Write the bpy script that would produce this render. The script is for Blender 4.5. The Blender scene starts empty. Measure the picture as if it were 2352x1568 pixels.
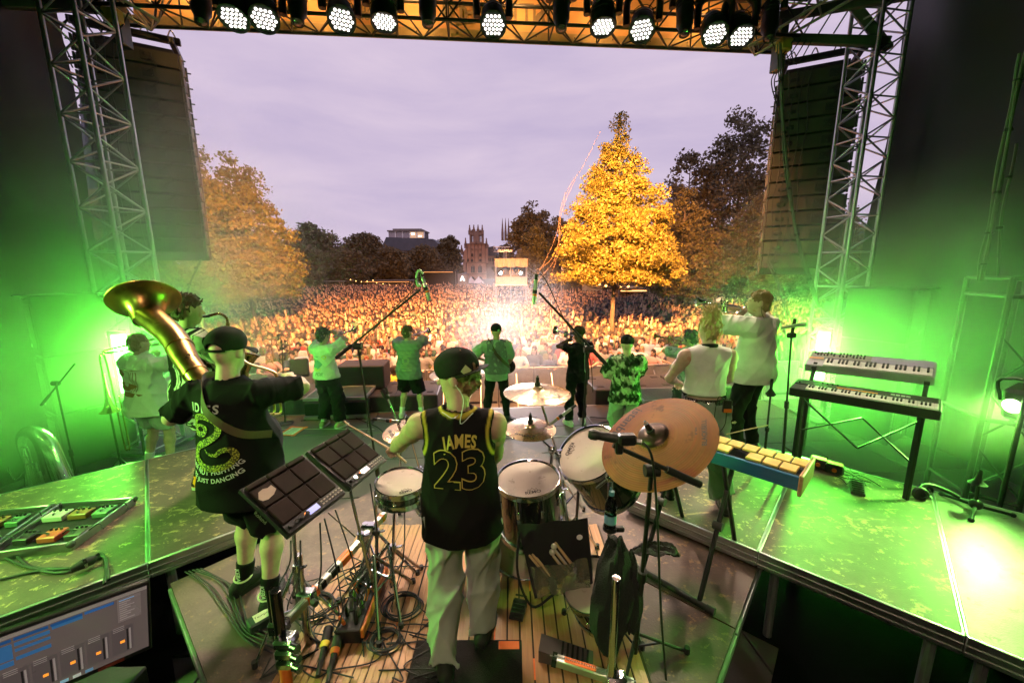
import bpy, math, random, colorsys
import numpy as np
from mathutils import Matrix, Vector
from mathutils.bvhtree import BVHTree
R = math.radians
random.seed(7); rng = np.random.default_rng(7)
sc = bpy.context.scene
COL = sc.collection
# ---------------------------------------------------------------- camera
CAM = np.array([0, 0, 2.8]); FPX = 915.0
def _axes(pitch=10.54, roll=-0.2):
    p, r = R(pitch), R(roll)
    fw = np.array([0, math.cos(p), -math.sin(p)]); up = np.array([0, math.sin(p), math.cos(p)]); rt = np.array([1., 0, 0])
    return fw, rt*math.cos(r)+up*math.sin(r), -rt*math.sin(r)+up*math.cos(r)
FW, RT, UP = _axes()
cam = bpy.data.cameras.new('camera'); cam.lens = FPX/2352*36; cam.sensor_width = 36; cam.sensor_fit = 'HORIZONTAL'
cam.clip_start = 0.05; cam.clip_end = 3000
camo = bpy.data.objects.new('camera', cam); COL.objects.link(camo); sc.camera = camo
camo.matrix_world = Matrix(((RT[0], UP[0], -FW[0], CAM[0]), (RT[1], UP[1], -FW[1], CAM[1]), (RT[2], UP[2], -FW[2], CAM[2]), (0, 0, 0, 1)))
# ---------------------------------------------------------------- world: dusk sky with thin lilac cloud
w = bpy.data.worlds.new('World'); sc.world = w; w.use_nodes = True
wn, wl = w.node_tree.nodes, w.node_tree.links
bg = wn['Background']
SUN_EL, SUN_AZ = R(2.0), R(200)
sky = wn.new('ShaderNodeTexSky'); sky.sky_type = 'NISHITA'; sky.sun_disc = False; sky.sun_elevation = SUN_EL; sky.sun_rotation = SUN_AZ
sky.air_density = 1.0; sky.dust_density = 2.0; sky.ozone_density = 4.0
tc = wn.new('ShaderNodeTexCoord'); mp = wn.new('ShaderNodeMapping'); mp.inputs['Scale'].default_value = (1.0, 1.6, 4.6)
wl.new(tc.outputs['Generated'], mp.inputs['Vector'])
nz = wn.new('ShaderNodeTexNoise'); nz.inputs['Scale'].default_value = 2.6; nz.inputs['Detail'].default_value = 7; nz.inputs['Roughness'].default_value = .55; nz.inputs['Distortion'].default_value = .25
wl.new(mp.outputs['Vector'], nz.inputs['Vector'])
cr = wn.new('ShaderNodeValToRGB'); wl.new(nz.outputs['Fac'], cr.inputs['Fac'])
e = cr.color_ramp.elements
e[0].position = .25; e[0].color = (.53, .44, .635, 1); e[1].position = .78; e[1].color = (.74, .605, .74, 1)
mx = wn.new('ShaderNodeMix'); mx.data_type = 'RGBA'; mx.inputs['Factor'].default_value = .90
sm = wn.new('ShaderNodeVectorMath'); sm.operation = 'SCALE'; sm.inputs['Scale'].default_value = .10
wl.new(sky.outputs['Color'], sm.inputs[0]); wl.new(sm.outputs['Vector'], mx.inputs['A']); wl.new(cr.outputs['Color'], mx.inputs['B'])
wl.new(mx.outputs['Result'], bg.inputs['Color']); bg.inputs['Strength'].default_value = 1.13
sl = bpy.data.lights.new('sun', 'SUN'); sl.energy = .06; sl.angle = R(20); sl.color = (1, .82, .75)
slo = bpy.data.objects.new('sun', sl); COL.objects.link(slo)
slo.rotation_euler = Vector((math.sin(SUN_AZ)*math.cos(R(12)), math.cos(SUN_AZ)*math.cos(R(12)), math.sin(R(12)))).to_track_quat('Z', 'Y').to_euler()
sc.render.engine = 'CYCLES'
sc.view_settings.view_transform = 'Standard'; sc.view_settings.look = 'None'; sc.view_settings.exposure = 0.0; sc.view_settings.gamma = 1
cy = sc.cycles
cy.use_denoising = True; cy.denoiser = 'OPENIMAGEDENOISE'; cy.denoising_input_passes = 'RGB_ALBEDO_NORMAL'; cy.denoising_prefilter = 'ACCURATE'; cy.max_bounces = 6; cy.diffuse_bounces = 2; cy.glossy_bounces = 3
cy.transmission_bounces = 4; cy.transparent_max_bounces = 12; cy.volume_bounces = 0; cy.volume_step_rate = 4; cy.volume_max_steps = 32
cy.sample_clamp_indirect = 4; cy.sample_clamp_direct = 0; cy.caustics_reflective = False; cy.caustics_refractive = False; cy.use_light_tree = True
cy.use_adaptive_sampling = True; cy.adaptive_threshold = .035

# ---------------------------------------------------------------- modelling helpers
A = np.array
def ray(x, y): return FW+RT*(x-1176)/FPX-UP*(y-784)/FPX
def at(x, y, Y):            # the point seen along that line of sight at forward distance Y
    v = ray(x, y); return CAM+v*(Y/v[1])
def on(x, y, z):            # the point seen there on the level z
    v = ray(x, y); return CAM+v*((z-CAM[2])/v[2])
def nrm(v): v = np.asarray(v, float); return v/(np.linalg.norm(v)+1e-12)
def frame(d, up=(0, 0, 1)):
    d = nrm(d); u = np.asarray(up, float)
    if abs(d@u) > .98: u = A([0, 1., 0]) if abs(d[1]) < .9 else A([1., 0, 0])
    x = nrm(np.cross(u, d)); y = np.cross(d, x); return x, y, d
def rotz(a): c, s = math.cos(a), math.sin(a); return A([[c, -s, 0], [s, c, 0], [0, 0, 1.]])
def rotx(a): c, s = math.cos(a), math.sin(a); return A([[1, 0, 0], [0, c, -s], [0, s, c.real]])
def roty(a): c, s = math.cos(a), math.sin(a); return A([[c, 0, s], [0, 1, 0], [-s, 0, c]])
def xf(g, M=None, t=(0, 0, 0), s=1.0):
    V = np.asarray(g[0], float)*s
    if M is not None: V = V@np.asarray(M).T
    return V+np.asarray(t, float), g[1]
def jn(*gs):
    V, F, o = [], [], 0
    for v, f in gs:
        V.append(np.asarray(v, float)); F += [tuple(i+o for i in q) for q in f]; o += len(v)
    return np.vstack(V), F
def box(c, s, b=0.0):        # box with chamfered edges: centre, size
    x, y, z = A(s)/2.
    if b <= 0:
        V = A([[i*x, j*y, k*z] for i in (-1, 1) for j in (-1, 1) for k in (-1, 1)])
        F = [(0, 1, 3, 2), (4, 6, 7, 5), (0, 4, 5, 1), (2, 3, 7, 6), (0, 2, 6, 4), (1, 5, 7, 3)]
        return V+A(c, dtype=float), F
    b = min(b, .45*min(s)); V = []; ix = {}
    for i in (-1, 1):
        for j in (-1, 1):
            for k in (-1, 1):
                for a in range(3):
                    p = [i*x, j*y, k*z]
                    for q in range(3):
                        if q != a: p[q] -= (i, j, k)[q]*b
                    ix[i, j, k, a] = len(V); V.append(p)
    F = []
    for a in range(3):
        o = [q for q in range(3) if q != a]
        for s_ in (-1, 1):
            q = []
            for u, v in ((-1, -1), (1, -1), (1, 1), (-1, 1)):
                k = [0, 0, 0]; k[a] = s_; k[o[0]] = u; k[o[1]] = v; q.append(ix[(*k, a)])
            F.append(q if (s_ > 0) == (a != 1) else q[::-1])
    for a in range(3):
        o = [q for q in range(3) if q != a]
        for u in (-1, 1):
            for v in (-1, 1):
                k0 = [0]*3; k1 = [0]*3; k0[a] = -1; k1[a] = 1
                for k in (k0, k1): k[o[0]] = u; k[o[1]] = v
                F.append([ix[(*k0, o[0])], ix[(*k1, o[0])], ix[(*k1, o[1])], ix[(*k0, o[1])]])
    for i in (-1, 1):
        for j in (-1, 1):
            for k in (-1, 1): F.append([ix[i, j, k, 0], ix[i, j, k, 1], ix[i, j, k, 2]])
    return A(V)+A(c, dtype=float), F
def obox(p, q, wd, ht, b=0.0, up=(0, 0, 1)):   # bar of rectangular section from p to q
    p, q = A(p, dtype=float), A(q, dtype=float); x, y, d = frame(q-p, up)
    return xf(box((0, 0, 0), (wd, ht, np.linalg.norm(q-p)), b), np.stack([x, y, d], 1), (p+q)/2)
def cyl(p, q, r, r2=None, n=12, cap=True):
    p, q = A(p, dtype=float), A(q, dtype=float); r2 = r if r2 is None else r2
    x, y, d = frame(q-p); t = np.arange(n)*2*math.pi/n
    c = np.outer(np.cos(t), x)+np.outer(np.sin(t), y)
    V = np.vstack([p+c*r, q+c*r2]); F = [(i, (i+1) % n, (i+1) % n+n, i+n) for i in range(n)]
    if cap: F += [tuple(range(n))[::-1], tuple(range(n, 2*n))]
    return V, F
def tube(pts, r, n=8, cap=True, closed=False):   # round tube along a polyline; r may be a list
    P = np.asarray(pts, float); m = len(P); rr = np.full(m, r, float) if np.isscalar(r) else np.asarray(r, float)
    T = np.gradient(P, axis=0) if not closed else np.roll(P, -1, 0)-np.roll(P, 1, 0)
    x, y, _ = frame(T[0]); V = []; t = np.arange(n)*2*math.pi/n
    for i in range(m):
        d = nrm(T[i]); x = nrm(x-d*(x@d)); y = np.cross(d, x)
        V.append(P[i]+rr[i]*(np.outer(np.cos(t), x)+np.outer(np.sin(t), y)))
    F = []
    for i in range(m if closed else m-1):
        a, b = i*n, ((i+1) % m)*n
        F += [(a+k, a+(k+1) % n, b+(k+1) % n, b+k) for k in range(n)]
    if cap and not closed: F += [tuple(range(n))[::-1], tuple(range((m-1)*n, m*n))]
    return np.vstack(V), F
def spl(pts, k=8, closed=False):   # Catmull-Rom through the points
    P = np.asarray(pts, float)
    if closed: Q = np.vstack([P[-1], P, P[0], P[1]])
    else: Q = np.vstack([2*P[0]-P[1], P, 2*P[-1]-P[-2]])
    out = []; t = np.linspace(0, 1, k, endpoint=False)[:, None]
    for i in range(len(Q)-3):
        a, b, c, d = Q[i:i+4]
        out.append(.5*((2*b)+(-a+c)*t+(2*a-5*b+4*c-d)*t**2+(-a+3*b-3*c+d)*t**3))
    if not closed: out.append(P[-1:])
    return np.vstack(out)
def lathe(prof, c=(0, 0, 0), d=(0, 0, 1), n=24, up=(0, 0, 1)):   # profile of (radius, height)
    x, y, z = frame(d, up); t = np.arange(n)*2*math.pi/n; V, F = [], []
    ring = np.outer(np.cos(t), x)+np.outer(np.sin(t), y)
    for r, h in prof: V.append(A(c, dtype=float)+ring*max(r, 1e-4)+z*h)
    for i in range(len(prof)-1): F += [(i*n+k, i*n+(k+1) % n, (i+1)*n+(k+1) % n, (i+1)*n+k) for k in range(n)]
    return np.vstack(V), F
def prism(poly, z0, z1):     # upright prism over a plan polygon
    n = len(poly); V = [(*p[:2], z0) for p in poly]+[(*p[:2], z1) for p in poly]
    ar = sum(poly[i][0]*poly[(i+1) % n][1]-poly[(i+1) % n][0]*poly[i][1] for i in range(n))
    F = [tuple(range(n))[::-1], tuple(range(n, 2*n))]+[(i, (i+1) % n, (i+1) % n+n, i+n) for i in range(n)]
    return A(V), F if ar > 0 else [f[::-1] for f in F]
def ball(c, r, n=12, m=8):
    r = np.broadcast_to(A(r, dtype=float), 3); V = [(0, 0, -1)]; F = []
    for i in range(1, m):
        a = math.pi*i/m-math.pi/2; V += [(math.cos(a)*math.cos(2*math.pi*k/n), math.cos(a)*math.sin(2*math.pi*k/n), math.sin(a)) for k in range(n)]
    V.append((0, 0, 1)); L = len(V)-1
    F += [(0, 1+(k+1) % n, 1+k) for k in range(n)]+[(L, 1+(m-2)*n+k, 1+(m-2)*n+(k+1) % n) for k in range(n)]
    for i in range(m-2): F += [(1+i*n+k, 1+i*n+(k+1) % n, 1+(i+1)*n+(k+1) % n, 1+(i+1)*n+k) for k in range(n)]
    return A(V)*r+A(c, dtype=float), F
def quadg(a, b, c, d): return A([a, b, c, d], dtype=float), [(0, 1, 2, 3)]
def gridsheet(nu, nv, fn):   # open sheet from a function of u, v
    V = [fn(i/(nu-1), j/(nv-1)) for j in range(nv) for i in range(nu)]
    return A(V, dtype=float), [(j*nu+i, j*nu+i+1, (j+1)*nu+i+1, (j+1)*nu+i) for j in range(nv-1) for i in range(nu-1)]
ORG = {}
def mesh_of(name, g, smooth=True, ang=38):
    V, F = g; me = bpy.data.meshes.new(name)
    me.from_pydata(np.asarray(V, float).tolist(), [], [tuple(int(i) for i in f) for f in F] if not isinstance(F, np.ndarray) else F.tolist())
    if smooth:
        me.polygons.foreach_set('use_smooth', np.ones(len(me.polygons), bool)); me.set_sharp_from_angle(angle=R(ang))
    me.update(); return me
def big_mesh(name, V, Q, smooth=True):   # fast path: V (n,3), Q (m,k)
    me = bpy.data.meshes.new(name); V = np.ascontiguousarray(V, np.float32); Q = np.ascontiguousarray(Q, np.int32); k = Q.shape[1]
    me.vertices.add(len(V)); me.vertices.foreach_set('co', V.ravel())
    me.loops.add(Q.size); me.loops.foreach_set('vertex_index', Q.ravel())
    me.polygons.add(len(Q)); me.polygons.foreach_set('loop_start', np.arange(0, Q.size, k, dtype=np.int32))
    if smooth: me.polygons.foreach_set('use_smooth', np.ones(len(Q), bool))
    me.update(); me.validate(); return me
def put(name, me, mat=None, parent=None):
    o = bpy.data.objects.new(name, me); COL.objects.link(o)
    if mat is not None and me is not None and len(me.materials) == 0: me.materials.append(mat)
    if parent is not None: o.parent = parent
    return o
def tag(o, label=None, cat=None, group=None, kind=None):
    if label: o['label'] = label
    if cat: o['category'] = cat
    if group: o['group'] = group
    if kind: o['kind'] = kind
    return o
def thing(name, label, cat, loc=(0, 0, 0), group=None, rz=None):
    o = bpy.data.objects.new(name, None); o.empty_display_size = .1; COL.objects.link(o); o.location = tuple(float(v) for v in loc)
    if rz is not None: o.rotation_euler = (0, 0, rz)
    ORG[o.name] = A(loc, dtype=float); return tag(o, label, cat, group)
def part(T, name, g, mat, smooth=True, label=None, ang=38):   # geometry in world coordinates, T unrotated
    o = put(name, mesh_of(name, (np.asarray(g[0], float)-ORG[T.name], g[1]), smooth, ang), mat, T); ORG[o.name] = ORG[T.name]
    if label: o['label'] = label
    return o
def lpart(T, name, g, mat, smooth=True, ang=38):              # geometry already in T's own coordinates
    o = put(name, mesh_of(name, g, smooth, ang), mat, T); ORG[o.name] = A([0., 0, 0]); return o
def solo(name, g, mat, label=None, cat=None, group=None, kind=None, smooth=True, org=None, ang=38):
    V = np.asarray(g[0], float); org = A([V[:, 0].mean(), V[:, 1].mean(), V[:, 2].min()]) if org is None else A(org, dtype=float)
    o = put(name, mesh_of(name, (V-org, g[1]), smooth, ang), mat); o.location = tuple(org); ORG[o.name] = org
    return tag(o, label, cat, group, kind)
_unit = {}
def bar(T, name, p, q, r, mat, n=8):   # round bar sharing one unit mesh
    k = (mat.name, n)
    if k not in _unit: _unit[k] = mesh_of('round_bar', cyl((0, 0, 0), (0, 0, 1), 1, n=n)); _unit[k].materials.append(mat)
    p, q = A(p, dtype=float)-ORG[T.name], A(q, dtype=float)-ORG[T.name]; o = put(name, _unit[k], None, T)
    x, y, d = frame(q-p); L = np.linalg.norm(q-p); Mx = np.eye(4); Mx[:3, 0] = x*r; Mx[:3, 1] = y*r; Mx[:3, 2] = d*L; Mx[:3, 3] = p
    o.matrix_local = Matrix(Mx.tolist()); ORG[o.name] = ORG[T.name]; return o
def clone(o, parent=None):   # the thing, its parts and their sub-parts
    c = o.copy(); COL.objects.link(c); c.parent = parent; ORG[c.name] = ORG.get(o.name, A([0., 0, 0]))
    for ch in o.children: clone(ch, c)
    return c
# ---------------------------------------------------------------- materials
MATS = {}
def M(name, col=(.5, .5, .5), rough=.5, metal=0., var=.18, scale=6., bump=0., bscale=60., emit=0., ecol=None, spec=.5, coat=0., alpha=1., trans=0., dirt=None, stretch=None):
    if name in MATS: return MATS[name]
    m = bpy.data.materials.new(name); m.use_nodes = True; MATS[name] = m
    n, l = m.node_tree.nodes, m.node_tree.links; b = n['Principled BSDF']
    b.inputs['Roughness'].default_value = rough; b.inputs['Metallic'].default_value = metal; b.inputs['Specular IOR Level'].default_value = spec
    b.inputs['Coat Weight'].default_value = coat; b.inputs['Alpha'].default_value = alpha; b.inputs['Transmission Weight'].default_value = trans
    t = n.new('ShaderNodeTexCoord'); vec = t.outputs['Object']
    if stretch:
        mp = n.new('ShaderNodeMapping'); mp.inputs['Scale'].default_value = stretch; l.new(vec, mp.inputs['Vector']); vec = mp.outputs['Vector']
    nz = n.new('ShaderNodeTexNoise'); nz.inputs['Scale'].default_value = scale; nz.inputs['Detail'].default_value = 5; l.new(vec, nz.inputs['Vector'])
    mx = n.new('ShaderNodeMix'); mx.data_type = 'RGBA'; l.new(nz.outputs['Fac'], mx.inputs['Factor'])
    c = A(col[:3], dtype=float); mx.inputs['A'].default_value = (*np.clip(c*(1-2*var), 0, 1), 1); mx.inputs['B'].default_value = (*np.clip(c*(1+2*var), 0, 1), 1)
    out = mx.outputs['Result']
    if dirt:   # worn patches: (colour, threshold, scale)
        dz = n.new('ShaderNodeTexNoise'); dz.inputs['Scale'].default_value = dirt[2]; dz.inputs['Detail'].default_value = 9; dz.inputs['Roughness'].default_value = .68; l.new(vec, dz.inputs['Vector'])
        rp = n.new('ShaderNodeValToRGB'); rp.color_ramp.elements[0].position = dirt[1]; rp.color_ramp.elements[1].position = dirt[1]+.05; l.new(dz.outputs['Fac'], rp.inputs['Fac'])
        m2 = n.new('ShaderNodeMix'); m2.data_type = 'RGBA'; l.new(rp.outputs['Color'], m2.inputs['Factor']); l.new(out, m2.inputs['A']); m2.inputs['B'].default_value = (*dirt[0], 1); out = m2.outputs['Result']
    l.new(out, b.inputs['Base Color'])
    rr = n.new('ShaderNodeMapRange'); l.new(nz.outputs['Fac'], rr.inputs['Value']); rr.inputs['To Min'].default_value = max(.03, rough-.1); rr.inputs['To Max'].default_value = min(1, rough+.12); l.new(rr.outputs['Result'], b.inputs['Roughness'])
    if bump:
        bz = n.new('ShaderNodeTexNoise'); bz.inputs['Scale'].default_value = bscale; bz.inputs['Detail'].default_value = 3; l.new(vec, bz.inputs['Vector'])
        bp = n.new('ShaderNodeBump'); bp.inputs['Strength'].default_value = bump; bp.inputs['Distance'].default_value = .01; l.new(bz.outputs['Fac'], bp.inputs['Height']); l.new(bp.outputs['Normal'], b.inputs['Normal'])
    if emit: b.inputs['Emission Color'].default_value = (*(ecol or col)[:3], 1); b.inputs['Emission Strength'].default_value = emit
    return m
BLK = M('black_metal', (.014, .014, .015), .45, .2, bump=.1)
BLKP = M('black_plastic', (.016, .016, .017), .42, bump=.25, bscale=220)
BLKC = M('black_cloth', (.010, .010, .011), .95, bump=.3, bscale=240)
RUB = M('black_rubber', (.012, .012, .013), .6)
CHR = M('chrome', (.75, .75, .77), .14, 1., var=.05)
ALU = M('aluminium', (.55, .56, .57), .34, 1., var=.1, bump=.1, bscale=90)
ALUD = M('dull_aluminium', (.36, .37, .38), .5, .85, var=.15, bump=.15)
STEEL = M('painted_steel', (.10, .10, .105), .45, .5)
ORT = M('orange_tape', (.85, .16, .02), .65, bump=.2)
WHT = M('white_paint', (.75, .75, .74), .55)
TEXTMESH = {}
def text_geo(s, size=.1, off=0., align='CENTER', sp=1., shear=0.):
    cu = bpy.data.curves.new('lettering', 'FONT'); cu.body = s; cu.size = size; cu.align_x = align; cu.align_y = 'CENTER'; cu.offset = off; cu.space_character = sp; cu.shear = shear
    cu.resolution_u = 3; ob = bpy.data.objects.new('lettering', cu); COL.objects.link(ob)
    dg = bpy.context.evaluated_depsgraph_get(); dg.update(); me = ob.evaluated_get(dg).to_mesh()
    V = A([v.co[:] for v in me.vertices]) if len(me.vertices) else np.zeros((0, 3)); F = [tuple(p.vertices) for p in me.polygons]
    ob.evaluated_get(dg).to_mesh_clear(); bpy.data.objects.remove(ob); bpy.data.curves.remove(cu); return V, F
def plane_text(s, c, right, up, size, off=0., lift=.002, **k):   # lettering on a flat face: centre, right and up directions
    V, F = text_geo(s, size, off, **k); x, y = nrm(right), nrm(up); z = np.cross(x, y)
    return A(c, dtype=float)+V[:, :1]*x+V[:, 1:2]*y+z*lift, F
def spot(parent, name, loc, aim, energy, col, size=60, blend=.6, rad=.08):
    L = bpy.data.lights.new(name, 'SPOT'); L.energy = energy; L.color = col; L.spot_size = R(size); L.spot_blend = blend; L.shadow_soft_size = rad
    o = bpy.data.objects.new(name, L); COL.objects.link(o); d = Vector(A(aim, dtype=float)-A(loc, dtype=float))
    off = ORG[parent.name] if parent is not None else A([0., 0, 0])
    o.location = tuple(A(loc, dtype=float)-off); o.rotation_euler = d.to_track_quat('-Z', 'Y').to_euler(); o.parent = parent; return o
# ================================================================ setting
GZ = -1.5
m_pave = M('paving', (.16, .14, .125), .85, var=.25, scale=.6, bump=.3, bscale=4)
solo('ground', quadg((-900, -300, GZ), (900, -300, GZ), (900, 1500, GZ), (-900, 1500, GZ)), m_pave, kind='structure', org=(0, 0, GZ))
TH = math.atan(.082)                      # the stage is turned a little against the view
def sg(x, y, z=0.): c, s = math.cos(TH), math.sin(TH); return A([x*c-y*s, x*s+y*c, z])
m_floor = M('stage_ply', (.085, .072, .066), .58, var=.22, scale=3, bump=.12, bscale=30, dirt=((.11, .10, .09), .70, 9.))
stg = solo('stage_floor', xf(box((0, 1.9, -.78), (17.6, 11.6, 1.44)), rotz(TH)), BLKC, kind='structure', smooth=False)
stg['label'] = 'black skirted stage body under the floor panels'
pm = mesh_of('floor_panel', box((0, 0, 0), (1.985, .985, .05), .004)); pm.materials.append(m_floor)
for i in range(8):
    for j in range(11):
        p = put('floor_panel', pm, None, stg); q = sg(-7+2*i+(.0), 7.15-j, -.026); p.location = tuple(q-ORG[stg.name]); p.rotation_euler = (0, 0, TH)
edge = solo('stage_edge_strip', xf(box((0, 7.69, -.03), (17.5, .05, .06), .005), rotz(TH)), ALUD, kind='structure')
# ---- drum riser and its boards
DZ, PZ = .60, .75
def worn_deck(name, base, wear, thr=.555, rough=.55):
    m = M(name, base, rough, var=.22, scale=2.5, bump=.15, bscale=80); n, l = m.node_tree.nodes, m.node_tree.links; b = n['Principled BSDF']; t = n.new('ShaderNodeTexCoord'); src = b.inputs['Base Color'].links[0].from_socket
    def layer(src, col, sc_, thr, stretch, rot, wd=.03, mask=None):
        mp = n.new('ShaderNodeMapping'); mp.inputs['Scale'].default_value = stretch; mp.inputs['Rotation'].default_value = (0, 0, rot); l.new(t.outputs['Object'], mp.inputs['Vector'])
        z = n.new('ShaderNodeTexNoise'); z.inputs['Scale'].default_value = sc_; z.inputs['Detail'].default_value = 10; z.inputs['Roughness'].default_value = .72; l.new(mp.outputs['Vector'], z.inputs['Vector'])
        r = n.new('ShaderNodeMapRange'); r.inputs['From Min'].default_value = thr; r.inputs['From Max'].default_value = thr+wd; l.new(z.outputs['Fac'], r.inputs['Value'])
        x = n.new('ShaderNodeMix'); x.data_type = 'RGBA'; l.new(r.outputs['Result'], x.inputs['Factor']); l.new(src, x.inputs['A']); x.inputs['B'].default_value = (*col, 1); return x.outputs['Result']
    o = layer(src, tuple(c*1.9 for c in base), 3.0, .47, (1, 1, 1), .4, .25)
    o = layer(o, wear, 14., thr+.015, (1, 1, 1), 0); o = layer(o, wear, 5., thr+.055, (.5, 3, 1), .85); o = layer(o, wear, 30., thr+.085, (.06, 4, 1), 2.3); o = layer(o, wear, 18., thr+.10, (.10, 5, 1), .15); o = layer(o, wear, 2.2, thr+.07, (1, 1, 1), 1.1); o = layer(o, tuple(c*.3 for c in base), 5., .64, (1, 1, 1), .2, .1)
    l.new(o, b.inputs['Base Color']); return m
m_deck = worn_deck('riser_ply', (.078, .053, .045), (.20, .125, .065), .575, .5)
u_, v_ = A([.66, .751]), A([.751, -.66])
dk = thing('drum_riser', 'low brown plywood drum riser on legs under the drummer', 'stage riser', (0, 2.4, 0))
d0 = A([-2.44, 2.47])
for i in range(3):
    for j in range(2):
        c0 = d0+u_*(1.12*i)+v_*(1.56*j); poly = [c0+u_*.004+v_*.004, c0+v_*1.552+u_*.004, c0+v_*1.552+u_*1.112, c0+u_*1.112+v_*.004]
        part(dk, 'deck_panel', prism(poly, DZ-.03, DZ), m_deck, smooth=False)
        pl = [p for p in poly]
        for k in range(4):
            a, b = pl[k], pl[(k+1) % 4]; part(dk, 'deck_frame', obox((*a, DZ-.065), (*b, DZ-.065), .035, .066, .004), ALUD)
        for k in range(4):
            a = c0+u_*(1.0 if k % 2 else .12)+v_*(1.44 if k > 1 else .12); bar(dk, 'leg', (*a, 0), (*a, DZ-.04), .03, ALUD)
m_bam = M('bamboo', (.36, .19, .08), .45, var=.25, scale=5, bump=.1, bscale=60, stretch=(6, .6, 1))
mat_ = thing('bamboo_mat', 'pale slatted bamboo floor mat lying under the drum kit', 'floor mat', (-.28, 2, DZ+.004))
sw = .0383
sm_ = mesh_of('slat', box((0, 0, 0), (sw-.0045, 2.2, .008), .0015)); sm_.materials.append(m_bam)
part(mat_, 'backing', box((-.28, 2.0, DZ+.005), (2.05, 2.19, .004)), M('mat_backing', (.05, .035, .02), .9))
for i in range(53):
    o = put('slat', sm_, None, mat_); o.location = (-1.0+i*sw+.003*math.sin(i*3.1), .006*math.sin(i*1.7), .009)
# ---- side platforms of deck panels
m_plat = worn_deck('platform_ply', (.080, .058, .042), (.36, .25, .13))
m_plat2 = worn_deck('platform_ply_lit', (.20, .18, .15), (.07, .05, .035), .585, .42)  # paler copy of the ply: strong light on these panels put into colour
def platform(name, label, S, e_, d_, ks, dep, pale=()):
    T = thing(name, label, 'stage platform', (*(A(S)+A(e_)*ks[0]), 0))
    for k in ks:
        a = A(S)+A(e_)*(1.02*k); b = a+A(e_)*1.012; c = b+A(d_)*dep; d = a+A(d_)*dep; g = .012
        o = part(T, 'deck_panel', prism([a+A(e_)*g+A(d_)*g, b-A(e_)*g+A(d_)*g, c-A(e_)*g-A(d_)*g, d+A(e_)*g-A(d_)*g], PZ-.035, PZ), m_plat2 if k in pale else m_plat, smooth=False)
        for p, q in ((a, b), (b, c), (c, d), (d, a)):
            fr = part(T, 'edge_frame', obox((*p, PZ-.062), (*q, PZ-.062), .024, .125, .004), ALU)
            n_ = nrm(A([q[1]-p[1], p[0]-q[0]]))*.0135
            bar(T, 'frame_rib', (*(p+n_), PZ-.05), (*(q+n_), PZ-.05), .006, ALUD); bar(T, 'frame_rib', (*(p+n_), PZ-.095), (*(q+n_), PZ-.095), .006, ALUD)
        for p in (a+A(e_)*.1+A(d_)*.12, b-A(e_)*.1+A(d_)*.12, c-A(e_)*.1-A(d_)*.12, d+A(e_)*.1-A(d_)*.12): bar(T, 'leg', (*p, 0), (*p, PZ-.06), .03, ALUD)
    return T
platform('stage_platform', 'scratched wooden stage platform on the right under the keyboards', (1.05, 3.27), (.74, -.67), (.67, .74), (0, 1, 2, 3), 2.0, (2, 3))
platform('stage_platform', 'worn stage platform on the left carrying the pedalboards', (-2.59, 2.5), (.74, .67), (-.67, .74), (0, -1, -2), 2.1)
m_fc = M('gap_shade_sheet', (.006, .006, .006), .95, spec=.05)  # near-black sheets paint the shade into the gaps beside the riser
solo('gap_shade_sheet', prism([(-.1, .1), (1.98, 2.5), (1.05, 3.3), (2.6, 5.0), (6.9, 2.0), (6.9, -3.4), (-.1, -3.4)], .003, .008), m_fc, 'black sheet standing in for shade in the gap right of the riser', 'shade sheet', smooth=False)
solo('gap_shade_sheet', prism([(-.2, .1), (-2.5, 2.45), (-1.9, 3.1), (-3.2, 4.6), (-6.9, 1.5), (-6.9, -3.4), (-.2, -3.4)], .003, .008), m_fc, 'black sheet standing in for shade in the gap left of the riser', 'shade sheet', smooth=False)
solo('platform_skirt', jn(obox((1.13, 3.33, .31), (3.6, 1.08, .31), .012, .60)), m_fc, 'black skirt under the front edge of the right platform', 'skirt', smooth=False) if False else None
# ---- roof, back drape and side walls of black tarpaulin
m_tarp = M('tarpaulin', (.011, .012, .011), .5, var=.2, scale=1.2, bump=.35, bscale=2.2, spec=.4)
solo('stage_roof', xf(box((0, 1.4, 9.2), (20, 13.2, .3)), rotz(TH)), m_tarp, label='dark stage roof above the rig', kind='structure')
def folds(p, u, seed):
    return .05*math.sin(u*37+seed)+.03*math.sin(u*91+2*seed)
def drape(name, label, P, Q, z0, z1, seed, sag=.12):
    P, Q = A(P), A(Q); n_ = nrm(A([Q[1]-P[1], P[0]-Q[0]]))
    def f(u, v):
        b = P+(Q-P)*u+n_*(.05*math.sin(u*22+3*v+seed)+.035*math.sin(u*47-5*v+seed)+sag*math.sin(v*3.1)*math.sin(u*9+seed)+.05*math.sin(v*14+u*6))
        return (*b, z0+(z1-z0)*v)
    return solo(name, gridsheet(70, 40, f), m_tarp, label, 'tarpaulin')
xl = at(133, 0, 6.7)[0]; xr = at(2090, 0, 7.6)[0]
WL = drape('side_tarpaulin', 'black tarpaulin wall closing the left side of the stage', (xl+.2, -4.2), (xl, 6.7), 0., 9.1, 1.)
WR = drape('side_tarpaulin', 'black tarpaulin wall closing the right side of the stage', (xr-.4, -4.2), (xr, 7.6), 0., 9.1, 2.3)
drape('back_tarpaulin', 'black tarpaulin behind the band at the rear of the stage', (-9, -4.0), (9, -4.0), 0., 9.1, 4.)
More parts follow.
